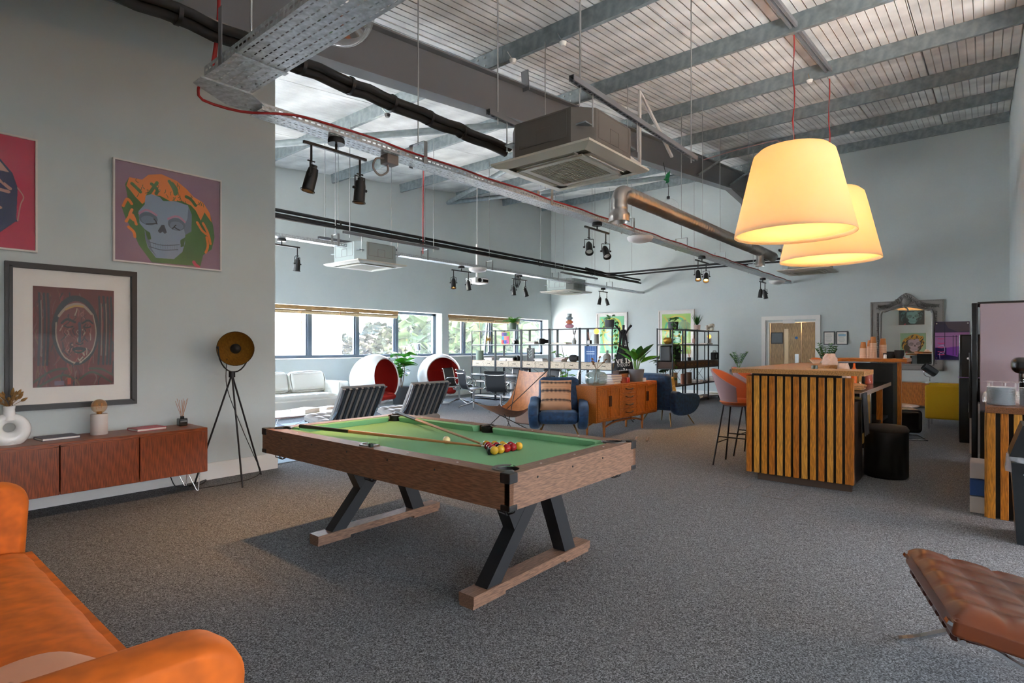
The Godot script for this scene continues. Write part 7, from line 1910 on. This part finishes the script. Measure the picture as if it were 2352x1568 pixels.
	# plants along the end wall
	zz_plant("feathery plant in a zinc planter beside the oak door", V(15.3, 0, -4.98), 5, 0.48, 6, V(0.42, 0.78, 0.34))
	zz_plant("feathery plants in a tall planter under the two framed notices", V(15.2, 0, -2.9), 9, 0.62, 9, V(0.4, 0.85, 0.75))
	for q in [[2.97, "framed notice nearer the oak door", 0], [2.69, "framed notice with a blue header", 1]]:
		t = thing("framed_notice", "black " + q[1], "notice", V(15.885, 1.585, -q[0]), -PI / 2, "framed notices")
		obj("frame", g().rbox(V(0, 0, 0.01), V(0.25, 0.33, 0.02), 0.003), mats.black, t)
		obj("sheet", g().box(V(0, 0, 0.021), V(0.205, 0.285, 0.002)), mats.paper, t)
		for i in 9: obj("text_line", g().box(V(-0.01, 0.1 - i * 0.024, 0.0225), V(0.14 if i % 4 else 0.1, 0.006, 0.001)), mt("ink_grey", "9a9ea4", 0.8), t)
		if q[2] == 1: obj("header", g().box(V(0, 0.07, 0.0235), V(0.16, 0.05, 0.001)), mt("header_blue", "8fb4cc", 0.7), t)
	t = thing("call_point", "dark green break-glass box on the end wall", "call point", V(15.885, 1.14, -2.97), -PI / 2)
	obj("plate", g().rbox(V(0, 0, 0.02), V(0.1, 0.09, 0.04), 0.006), mt("exit_green", "1f3f3a", 0.5), t)
	obj("insert", g().box(V(0, 0, 0.041), V(0.05, 0.05, 0.003)), mt("insert_pale", "8fb0a6", 0.5), t)
	t = thing("fire_call_point", "small red fire sign among the plants", "sign", V(15.885, 1.17, -3.1), -PI / 2)
	obj("disc", g().cyl(V(0, 0, 0), 0.04, 0.02, 18, Basis(V(1, 0, 0), V(0, 0, 1), V(0, -1, 0))), mt("fire_red", "d04028", 0.5), t)
	obj("flash", g().box(V(0, 0, 0.022), V(0.012, 0.05, 0.002), Basis(V(0, 0, 1), 0.6)), mats.white_matt, t)
	# ornate mirror
	t = thing("ornate_mirror", "tall silver mirror with an ornate floral crest", "mirror", V(15.895, 0, -1.395), -PI / 2)
	var w := 1.4; var y0 := 0.83; var y1 := 2.43
	var silver := mt("silver_leaf", "8d8a86", 0.45, 0.35, "blotch", V(8, 8, 8))
	obj("back_board", g().box(V(0, (y0 + y1) / 2, 0.012), V(w, y1 - y0, 0.02)), mt("frame_taupe", "8f8b86", 0.6), t)
	obj("outer_moulding", g().box(V(-w / 2 + 0.015, (y0 + y1) / 2, 0.03), V(0.03, y1 - y0, 0.03)).box(V(w / 2 - 0.015, (y0 + y1) / 2, 0.03), V(0.03, y1 - y0, 0.03)).box(V(0, y0 + 0.015, 0.03), V(w, 0.03, 0.03)).box(V(0, y1 - 0.015, 0.03), V(w, 0.03, 0.03)), silver, t)
	var gp := [-0.5, 0.96, 0.5, 0.96, 0.5, 2.12, 0.47, 2.2]
	for i in 9:
		var u := i / 8.0
		gp.append_array([lerpf(0.42, -0.42, u), 2.2 + 0.1 * sin(PI * u)])
	gp.append_array([-0.47, 2.2, -0.5, 2.12])
	var mirror_m := mt("mirror_glass", "e8eeec", 0.0, 1.0)
	mirror_m.roughness = 0.01
	obj("mirror_glass", g().prism(P2(gp), 0.022, 0.026), mirror_m, t)
	var loop := []
	for i in range(0, gp.size(), 2): loop.append(V(gp[i], gp[i + 1], 0.04))
	obj("inner_moulding", g().tube(loop, 0.028, 8, false, true), silver, t)
	s_ornament(t, silver)
	# purple acrylic print on stand-offs, overlapping the mirror
	t = thing("acrylic_print", "purple and navy acrylic print on round stand-offs beside the mirror", "picture", V(15.7, 1.5, -0.55), -PI / 2)
	obj("sheet", g().box(V(0, 0, 0), V(0.6, 0.84, 0.01)), mt("print_violet", "6f3c80", 0.1), t)
	var im := Image.create(180, 250, false, Image.FORMAT_RGB8)
	im.fill(Color.html("a0689a"))
	im.fill_rect(Rect2i(0, 0, 180, 70), Color.html("3c3244")); paint_poly(im, [50, 0, 180, 0, 180, 60, 120, 66, 70, 40], Color.html("54444a"))
	im.fill_rect(Rect2i(0, 170, 180, 80), Color.html("241c48")); paint_poly(im, [60, 170, 130, 160, 120, 230, 60, 215], Color.html("7c3c9c"))
	for q in [[52, 0, 52, 250], [96, 90, 96, 220], [112, 90, 112, 220], [0, 96, 120, 96]]: paint_line(im, [q[0], q[1], (q[0] + q[2]) / 2, (q[1] + q[3]) / 2, q[2], q[3]], 3, Color.html("2c2438"))
	for y in [110, 140, 168, 196, 214]: paint_line(im, [16, y, 34, y + 3, 50, y], 5, Color.html("d04a78"))
	paint_line(im, [20, 160, 48, 160, 48, 205, 26, 205, 26, 245], 3, Color.html("b8b0d8"))
	obj("artwork", g().quad(V(-0.297, -0.417, 0.006), V(0.297, -0.417, 0.006), V(0.297, 0.417, 0.006), V(-0.297, 0.417, 0.006), V(0, 0, 1)), printed(im, 0.08), t)
	for q in [[-0.27, -0.38], [-0.27, 0.38], [0.27, -0.38], [0.27, 0.38]]: obj("stand_off", g().tube([V(q[0], q[1], -0.19), V(q[0], q[1], 0.015)], 0.014, 10), mats.chrome, t)
	# under the mirror: low teak cabinet, lamp, yellow chair, low table
	t = thing("low_cabinet", "low teak cabinet under the ornate mirror", "cabinet", V(15.62, 0, -1.05), -PI / 2)
	obj("body", g().rbox(V(0, 0.32, 0), V(1.25, 0.5, 0.42), 0.008), mats.teak_light_h, t)
	for i in 2: obj("door", g().rbox(V(-0.31 + i * 0.62, 0.32, 0.215), V(0.6, 0.42, 0.014), 0.003), mats.teak_light, t)
	for q in [[-0.55, 0.15], [0.55, 0.15], [-0.55, -0.15], [0.55, -0.15]]: obj("leg", g().tube([V(q[0], 0.08, q[1]), V(q[0], 0, q[1])], 0.02, 8), mats.teak_light, t)
	t = thing("studio_lamp", "chrome studio spotlight lamp on the low teak cabinet", "lamp", V(15.5, 0.57, -0.93), -PI / 2)
	obj("base", g().lathe(PR([0, 0, 0.15, 0, 0.15, 0.02, 0.06, 0.035, 0, 0.035]), 24), mats.brushed, t)
	obj("yoke", g().tube([V(0, 0.03, 0), V(0, 0.14, 0)], 0.01, 8).tube(spline([V(-0.1, 0.28, 0), V(-0.1, 0.18, 0), V(0, 0.13, 0), V(0.1, 0.18, 0), V(0.1, 0.28, 0)], 4), 0.008, 6), mats.chrome, t)
	obj("barrel", g().lathe(PR([0, -0.14, 0.08, -0.14, 0.09, -0.1, 0.09, 0.14, 0.08, 0.14, 0.07, -0.08, 0, -0.08]), 22, V(0, 0.29, 0.02), Basis(V(0, 0, 1), 0.9) * Basis(V(1, 0, 0), 0.3)), mt("gunmetal", "5a5c60", 0.25, 0.8), t)
	t = thing("yellow_chair", "mustard yellow cube armchair on chrome legs", "armchair", V(12.1, 0, -0.42), PI)
	var yl := mt("wool_yellow", "c9a400", 0.9, 0, "weave", V(25, 25, 25))
	obj("side", g().rbox(V(0.36, 0.45, 0), V(0.1, 0.56, 0.7), 0.03, 2), yl, t)
	obj("side", g().rbox(V(-0.36, 0.45, 0), V(0.1, 0.56, 0.7), 0.03, 2), yl, t)
	obj("back", g().rbox(V(0, 0.5, -0.3), V(0.66, 0.6, 0.12), 0.03, 2), yl, t)
	obj("seat", g().rbox(V(0, 0.33, 0.03), V(0.62, 0.26, 0.62), 0.04, 2), yl, t)
	obj("front_rail", g().rbox(V(0, 0.25, 0.3), V(0.7, 0.14, 0.06), 0.02), yl, t)
	for q in [[-0.35, 0.3], [0.35, 0.3], [-0.35, -0.3], [0.35, -0.3]]: obj("leg", g().box(V(q[0], 0.09, q[1]), V(0.025, 0.18, 0.025)), mats.chrome, t)
	t = thing("side_table", "low round white side table on a dark frame", "table", V(10.9, 0, -1.15))
	obj("table_top", g().lathe(PR([0, 0.42, 0.36, 0.42, 0.37, 0.43, 0.36, 0.44, 0, 0.44]), 32), mt("top_pinkwhite", "cfc2bc", 0.3), t)
	obj("frame", g().tube([V(0, 0.42, 0), V(0, 0.02, 0)], 0.02, 8).cyl(V(0, 0, 0), 0.24, 0.015, 24), mats.black, t)
	t = thing("leather_pouffe", "low black leather pouffe with chrome runners beside the bar return", "pouffe", V(10.25, 0, -1.0), 0.3)
	obj("cushion", g().rbox(V(0, 0.28, 0), V(0.55, 0.34, 0.5), 0.06, 2), mats.black_gloss, t)
	obj("runner", g().tube([V(-0.27, 0.02, 0.3), V(0.27, 0.02, 0.3), V(0.27, 0.02, -0.3), V(-0.27, 0.02, -0.3)], 0.012, 8, false, true), mats.chrome, t)
	# vending machine, bins, fridge
	t = thing("vending_machine", "tall black vending machine with a reflection coloured onto its side", "machine", V(10.9, 0, -0.02))
	obj("cabinet", g().rbox(V(0, 0.77, 0), V(1.2, 1.54, 0.52), 0.01), mats.black_gloss, t)
	obj("door_upper", g().box(V(-0.601, 1.22, 0.0), V(0.012, 0.6, 0.46)), mats.black, t)
	obj("reflection_panel", g().box(V(-0.02, 1.22, -0.262), V(1.0, 0.58, 0.008)), mt("side_reflection", "a9b4bb", 0.2, 0.4, "blotch", V(4, 4, 4)), t)  # pale blotchy tone stands in for the reflection on the glossy black side
	obj("lower_side", g().box(V(-0.02, 0.48, -0.262), V(1.1, 0.86, 0.008)), mt("lower_mesh", "5a6670", 0.35, 0.5), t)
	obj("trim_strip", g().box(V(0, 0.93, -0.268), V(1.2, 0.02, 0.006)).box(V(-0.606, 0.93, 0), V(0.006, 0.01, 0.5)), mt("violet_trim", "9a7ac0", 0.3), t)
	obj("lock", g().cyl(V(-0.607, 1.2, -0.16), 0.016, 0.012, 12, Basis(V(0, 1, 0), V(-1, 0, 0), V(0, 0, 1))), mats.chrome, t)
	t = thing("waste_bin", "tall grey bin with a clear liner beside the tall fridge", "bin", V(9.45, 0, -0.06))
	obj("tub", g().prism(P2([-0.13, 0, 0.13, 0, 0.16, 0.62, -0.16, 0.62]), -0.09, 0.09), mt("bin_grey", "8a8480", 0.5), t)
	liner(t, V(0, 0.62, 0), 0.17, 0.1)
	t = thing("tall_fridge", "tall fridge with a pale lilac side and black door", "fridge", V(8.15, 0, 0.24))
	obj("side_panel", g().rbox(V(0, 1.25, 0.02), V(0.7, 1.14, 0.6), 0.008), mt("lilac_panel", "9a909c", 0.5), t)
	obj("base_unit", g().rbox(V(-0.02, 0.34, 0.02), V(0.72, 0.68, 0.6), 0.008), mats.black, t)
	obj("door", g().rbox(V(0, 0.92, -0.325), V(0.71, 1.82, 0.05), 0.006), mats.black_gloss, t)
	obj("handle", g().tube([V(-0.33, 0.6, -0.36), V(-0.33, 1.3, -0.36)], 0.012, 8), mats.black, t)
	obj("top_trim", g().rbox(V(0, 1.83, -0.1), V(0.7, 0.02, 0.4), 0.004), mats.black, t)
	obj("hinge", g().box(V(-0.37, 0.69, -0.2), V(0.03, 0.03, 0.06)), mats.brushed, t)
	# near counter with plates
	t = thing("kitchen_counter", "wooden topped kitchen counter with upright timber slats", "counter", V(5.92, 0, 0.01))
	obj("carcass", g().box(V(0.98, 0.42, 0.4), V(1.9, 0.84, 0.74)), mats.black, t)
	for i in 9: obj("slat", sl[0] if false else g().rbox(V(-0.012, 0.42, 0.03 + i * 0.079), V(0.025, 0.84, 0.05), 0.003), slat_m[i % 3], t)
	obj("corner_slat", g().rbox(V(0.02, 0.42, 0.0), V(0.04, 0.84, 0.025), 0.003), slat_m[2], t)
	one("counter_worktop", g().rbox(V(0, 0.025, 0), V(2.15, 0.05, 0.86), 0.004), mt("top_brown", "7a4c2a", 0.35, 0, "grain", V(0.7, 9, 9)), "brown wooden top of the kitchen counter", "worktop", "", V(6.93, 0.84, 0.43))
	for q in [["white cardboard box under the kitchen counter", "b0a8a4", 0.34], ["blue printed box under the kitchen counter", "2a4a80", 0.2], ["pale paper parcel under the kitchen counter", "c0b8b0", 0.06]]: one("carton", g().rbox(V(0, 0.07, 0), V(0.26, 0.13, 0.1), 0.004), mt("carton_" + q[1], q[1], 0.8), q[0], "box", "cartons by the counter", V(6.12, q[2] - 0.06, -0.045))
	var plate := thing("plate", "white plate in the tall stack on the kitchen counter", "plate", V(6.07, 0.89, 0.1), 0, "stacked white plates")
	obj("dish", g().lathe(PR([0, 0.002, 0.05, 0.002, 0.088, 0.009, 0.09, 0.0115, 0.086, 0.0115, 0.05, 0.006, 0, 0.006]), 26), mt("china", "c9d2d8", 0.25), plate)
	for k in 2:
		for i in 21:
			if k == 0 and i == 0: continue
			copy(plate, V(6.07, 0.89 + i * 0.0068, 0.1 + k * 0.2))
	var wg := thing("wine_glass", "upturned wine glass on the kitchen counter behind the plates", "glass", V(6.3, 0.89, 0.02), 0, "upturned wine glasses")
	obj("bowl", g().lathe(PR([0.034, 0.0, 0.042, 0.04, 0.03, 0.085, 0.005, 0.1, 0.004, 0.17, 0.036, 0.176, 0.036, 0.178, 0, 0.178]), 18), mats.clear_glass, wg)
	for i in 9: copy(wg, V(6.32 + 0.1 * (i % 3), 0.89, 0.03 + 0.085 * (i / 3) + 0.02 * (i % 2)))
	for i in 4: one("tumbler", g().lathe(PR([0, 0.003, 0.03, 0, 0.038, 0.09, 0.035, 0.09, 0.028, 0.008, 0, 0.008]), 16), mats.clear_glass, "clear tumbler on the kitchen counter beside the wine glasses", "glass", "clear tumblers", V(6.28 + 0.08 * (i % 2), 0.89, 0.3 + 0.08 * (i / 2)))
	t = thing("coffee_machine", "black and chrome coffee machine at the end of the kitchen counter", "coffee machine", V(7.2, 0.89, 0.4))
	obj("head", g().rbox(V(-0.05, 0.3, 0), V(0.36, 0.15, 0.42), 0.06, 3), mats.black_gloss, t)
	obj("body", g().rbox(V(0.1, 0.17, 0.03), V(0.24, 0.34, 0.36), 0.03, 2), mats.black_gloss, t)
	obj("badge_disc", g().cyl(V(-0.232, 0.31, -0.08), 0.035, 0.008, 18, Basis(V(0, 1, 0), V(-1, 0, 0), V(0, 0, 1))), mats.brushed, t)
	obj("spout", g().tube([V(-0.12, 0.24, -0.1), V(-0.14, 0.18, -0.1), V(-0.2, 0.17, -0.14)], 0.012, 8).cyl(V(-0.12, 0.19, -0.1), 0.035, 0.05, 16), mats.chrome, t)
	obj("drip_tray", g().rbox(V(-0.1, 0.02, 0), V(0.3, 0.04, 0.36), 0.008), mats.chrome, t)
	t = thing("pedal_bin", "large black bin with a flip lid and clear liner by the kitchen counter", "bin", V(5.42, 0, 0.3))
	obj("tub", g().prism(P2([-0.13, 0.0, 0.13, 0.0, 0.16, 0.56, -0.16, 0.56]), -0.19, 0.19, Basis(V(0, 0, 1), V(0, 1, 0), V(-1, 0, 0))), mt("bin_black", "15191c", 0.35), t)
	liner(t, V(0, 0.58, 0), 0.21, 0.18)
	obj("lid", g().prism(P2([-0.17, 0.6, 0.17, 0.6, 0.1, 0.82, -0.1, 0.82]), -0.18, 0.18, Basis(V(0, 0, 1), V(0, 1, 0), V(-1, 0, 0))), mats.bin_black, t)
	obj("wooden_knob", g().cyl(V(-0.1, 0.76, 0.0), 0.03, 0.02, 16, Basis(V(0, 1, 0), V(-1, 0, 0), V(0, 0, 1))), mats.pine, t)
	# flush floor box lids in the carpet by the bar
	for q in [[5.75, -1.9, "square carpet lid of a floor box in front of the bar"], [5.6, -1.45, "second carpet lid of a floor box in front of the bar"]]:
		t = thing("floor_box", q[2], "floor box", V(q[0], 0, q[1]), 0, "floor boxes")
		obj("trim_frame", g().box(V(0, 0.001, 0.12), V(0.3, 0.003, 0.012)).box(V(0, 0.001, -0.12), V(0.3, 0.003, 0.012)).box(V(0.15, 0.001, 0), V(0.012, 0.003, 0.25)).box(V(-0.15, 0.001, 0), V(0.012, 0.003, 0.25)), mt("floor_trim", "5a5654", 0.6), t)
		obj("carpet_lid", g().box(V(0, 0.001, 0), V(0.288, 0.0025, 0.228)), mats.carpet, t)
	one("glass_clip", g().box(V(0, 0.01, 0), V(0.32, 0.02, 0.03)).box(V(0, 0.01, 0.16), V(0.32, 0.02, 0.03)), mats.brushed, "chrome floor bracket lying in front of the sideboard", "bracket", "", V(7.6, 0, -3.95), 0.4)

func liner(t: Node, p: Vector3, rx: float, rz: float) -> void:
	var nz := FastNoiseLite.new(); nz.seed = 9; nz.frequency = 3.0
	var m := glass("bag_clear", Color(0.85, 0.87, 0.9, 0.45), 0.2)
	obj("liner", g().grid(func(u: float, v: float):
		var a := u * TAU
		var k := 1.0 + 0.06 * nz.get_noise_2d(cos(a) * 4, sin(a) * 4 + v * 3) + 0.06 * v
		return p + V(cos(a) * rx * k, -0.12 * v + 0.02 + 0.015 * nz.get_noise_2d(a * 3, v), sin(a) * rz * k), 30, 4, true, true), m, t)

func s_ornament(t: Node, m: Material) -> void:
	# scrolls, leaves and shells along the arch, thickest at the crest
	var rng := RandomNumberGenerator.new(); rng.seed = 15
	var lm := leaf_mesh(0.09, 0.05, 0.5, 0.4, 0.7)
	for i in 33:
		var u := i / 32.0
		var x := lerpf(-0.56, 0.56, u)
		var top := 2.3 + 0.2 * exp(-pow(x / 0.2, 2)) + 0.05 * cos(x * 2.6)
		var k := 0.5 + 1.2 * exp(-pow(x / 0.25, 2))
		obj("scroll", g().tube(spline([V(x - 0.03 * k, top - 0.05, 0.05), V(x, top + 0.02 * k, 0.07), V(x + 0.035 * k, top - 0.02, 0.07), V(x + 0.01, top - 0.05 * k, 0.06), V(x - 0.015, top - 0.02, 0.07)], 3), 0.011 * (0.8 + 0.4 * k), 5), m, t)
		for q in 2: put_leaf(t, lm, m, V(x + rng.randf_range(-0.02, 0.02), top - rng.randf_range(0.0, 0.09), 0.05), V(rng.randf_range(-1, 1), rng.randf_range(-0.6, 0.8), 0.35), rng.randf_range(-1, 1), "leaf_carving")
	obj("shell", g().sph(V(0, 2.42, 0.06), V(0.09, 0.11, 0.035), 8), m, t)
	obj("crest_rose", g().sph(V(0, 2.56, 0.05), V(0.04, 0.05, 0.03), 7), m, t)
	obj("drop_scroll", g().tube(spline([V(0, 2.36, 0.06), V(-0.05, 2.3, 0.07), V(0.02, 2.25, 0.07), V(0.03, 2.2, 0.06), V(-0.01, 2.17, 0.06)], 4), 0.014, 6), m, t)
	for q in [-1.0, 1.0]:
		for i in 24: obj("bead", g().sph(V(q * 0.555, 1.0 + i * 0.05, 0.045), V(0.02, 0.022, 0.018), 5), m, t)
# ---------- beyond the windows ----------
func tree(label: String, at: Vector3, h: float, r: float, c: String, sd: int) -> void:
	var t := thing("tree", label, "tree", at, 0, "trees outside the windows")
	obj("trunk", g().tube([V(0, 0, 0), V(0.1, h * 0.5, 0)], [0.22, 0.12], 7), mt("bark", "2e2a26", 0.9), t)
	var rng := RandomNumberGenerator.new(); rng.seed = sd
	var s := g()
	for i in 150:
		var a := rng.randf() * TAU; var e := acos(rng.randf_range(-0.6, 1.0)); var q := pow(rng.randf(), 0.4)
		var p := V(0, h - r * 0.8, 0) + V(cos(a) * sin(e) * r, cos(e) * r * 0.85, sin(a) * sin(e) * r) * q
		for k in 4:
			var d := V(rng.randf_range(-1, 1), rng.randf_range(-0.6, 0.8), rng.randf_range(-1, 1)).normalized() * r * 0.16
			var f := d.cross(V(rng.randf_range(-1, 1), 1, rng.randf_range(-1, 1))).normalized() * r * 0.12
			s.quad(p - d - f, p + d - f, p + d + f, p - d + f)
	obj("crown", s, mt("foliage_" + c, c, 0.9), t).set_meta("kind", "stuff")
func outside_world() -> void:
	var wall := mt("render_white", "c9c9c9", 0.9)
	# long white building with the sign
	var t := thing("white_building", "white rendered building with a dark square sign across the yard", "building", V(14.0, -3.6, -28.0))
	obj("wall", g().box(V(-10, 4.2, -4), V(29, 8.4, 8)), wall, t)
	obj("low_wing", g().box(V(7.5, 2.15, -2), V(6, 4.3, 6)), wall, t)
	var sc := pb(670, 761, 27.98)
	var sg := thing("wall_sign", "dark blue square sign with a white zigzag mark", "sign", sc)
	var r := absf(pb(694, 761, 27.98).x - pb(646, 761, 27.98).x) / 2
	obj("board", g().box(V(0, 0, 0.03), V(r * 2, r * 1.95, 0.06)), mt("sign_blue", Color(0.004, 0.0075, 0.013).linear_to_srgb(), 0.6), sg)
	obj("mark", g().prism(P2([-0.72, 0.6, -0.42, 0.6, -0.1, 0.0, 0.15, 0.58, 0.25, 0.58, 0.78, -0.6, 0.5, -0.6, 0.17, 0.12, -0.15, -0.6, -0.18, -0.6]), 0.06, 0.08, Basis().scaled(V(r, r, 1))), mats.white_matt, sg)
	for q in [[757, 783], [772, 783]]:
		var p := pb(q[0], q[1], 27.9)
		var f := thing("floodlight", "small black floodlight on the white building, " + ("nearer the sign" if q[0] == 757 else "farther from the sign"), "floodlight", p, 0.4, "outdoor floodlights")
		obj("case", g().box(V(0, 0, 0.1), V(0.42, 0.36, 0.12)), mt("flood_black", Color(0.002, 0.002, 0.0025).linear_to_srgb(), 0.6), f)
		obj("face", g().box(V(0, 0, 0.165), V(0.32, 0.26, 0.01)), mats.white_matt, f)
		obj("arm", g().bar(V(0, -0.18, 0.08), V(0.1, -0.4, -0.05), 0.05, 0.05), mats.flood_black, f)
	t = thing("tower_block", "pale high-rise tower block far behind the white building", "building", V(70, -3.6, -110))
	var tp := pb(748, 770, 110); var tq := pb(796, 770, 110)
	t.position.x = (tp.x + tq.x) / 2
	var W := tq.x - tp.x
	obj("shaft", g().box(V(0, 9, -4), V(W, 26, 8)), mt("tower_pale", "454547", 0.9), t)
	var s := g()
	for i in 9:
		for k in 14: s.box(V(-W * 0.45 + W * 0.9 * i / 8.0, 2 + k * 1.5, 0.02), V(W * 0.05, 0.7, 0.06))
	obj("tower_windows", s, mt("tower_dark", Color(0.01, 0.012, 0.015).linear_to_srgb(), 0.6), t).set_meta("kind", "stuff")
	# yard buildings and cars
	t = thing("yard_shed", "low pale shed beyond the yard", "building", V(30.5, -3.6, -38))
	obj("wall", g().box(V(0, 1.8, 0), V(7, 3.6, 5)), mt("shed_grey", "3c3f42", 0.9), t)
	obj("roof", g().box(V(0, 3.7, 0), V(7.4, 0.2, 5.4)), wall, t)
	# trees: autumn and green crowns across the panes
	var tr := [[845, 40, 4.6, 2.6, "1f1d10", "small russet tree left of the round green tree beyond the yard"], [880, 42, 6.0, 2.4, "132018", "round blue green tree beyond the yard"], [935, 34, 5.6, 2.4, "252a12", "yellow green tree behind the potted plant window"], [975, 36, 6.2, 2.8, "2c271a", "tall russet tree by the window pier"],
		[1045, 24, 7.2, 3.2, "233710", "bright green tree at the start of the second window"], [1090, 25, 8.2, 3.6, "2b3f15", "bright green tree behind the tilted sash"], [1140, 24, 7.4, 3.3, "253a11", "full green tree behind the fern"], [1195, 26, 8.0, 3.6, "31451a", "pale green tree behind the letter poster"], [1240, 25, 7.0, 3.2, "233710", "green tree at the corner end of the second window"], [805, 60, 5.2, 2.4, "17221a", "small dark tree in front of the tower block"]]
	for i in tr.size():
		var q: Array = tr[i]
		var p := pb(q[0], 790, q[1])
		tree(q[5].replace(" left of", " beside"), V(p.x, -3.6, p.z), q[2] + 1.2, q[3], q[4], 100 + i)
	t = thing("parked_van", "white van parked in the yard beyond the windows", "van", V(pb(880, 800, 30).x, -3.6, -30.0), 0.3)
	obj("body", g().rbox(V(0, 1.2, 0), V(4.6, 1.9, 1.9), 0.15, 2), wall, t)
	obj("windscreen", g().box(V(1.9, 1.6, 0), V(0.9, 0.6, 1.92)), mats.tower_dark, t)
	for x in [-1.5, 1.5]: obj("wheel", g().cyl(V(x, 0.35, 0.75), 0.35, 0.25, 16, Basis(V(1, 0, 0), V(0, 0, 1), V(0, -1, 0))), mats.flood_black, t)
func build_all() -> void:
	services()
	print_wall()
	orange_sofa()
	pool_table()
	lounge()
	shelves()
	kitchen()
	far_prints()
	outside_world()

func far_prints() -> void:
	for k in 2:
		var im := Image.create(220, 300, false, Image.FORMAT_RGB8)
		im.fill(Color.html("6fc08a") if k == 0 else Color.html("9cc45a"))
		var ye := Color.html("c9b53c"); var gr := Color.html("4fb37a"); var li := Color.html("a9cf6a")
		paint_oval(im, 110, 120, 92, 100, gr if k else li); paint_oval(im, 110, 120, 76, 86, li if k else gr); paint_oval(im, 112, 140, 50, 70, Color.html("8fcfa0"))
		for q in [[20, 20, 60, 90, 30, 170, 60, 290], [60, 30, 120, 16, 180, 40, 200, 120], [170, 30, 176, 120, 150, 190, 190, 280], [40, 200, 100, 240, 160, 220, 210, 250], [80, 150, 110, 170, 140, 150], [20, 120, 60, 130, 90, 120]]: paint_line(im, q, 11, ye)
		for q in [[90, 110, 104, 104, 118, 110], [126, 112, 138, 106, 152, 112], [100, 180, 116, 188, 136, 182]]: paint_line(im, q, 5, Color.html("3c8f6a"))
		framed(["white framed green and gold print behind the coat stand", "white framed lime green print behind the end-wall shelving"][k], V(15.885, 1.752, -9.11 if k == 0 else -6.96), 1.1, 1.4, im, mats.frame_white, 0.03, 0.08, -PI / 2, "green prints on the end wall")
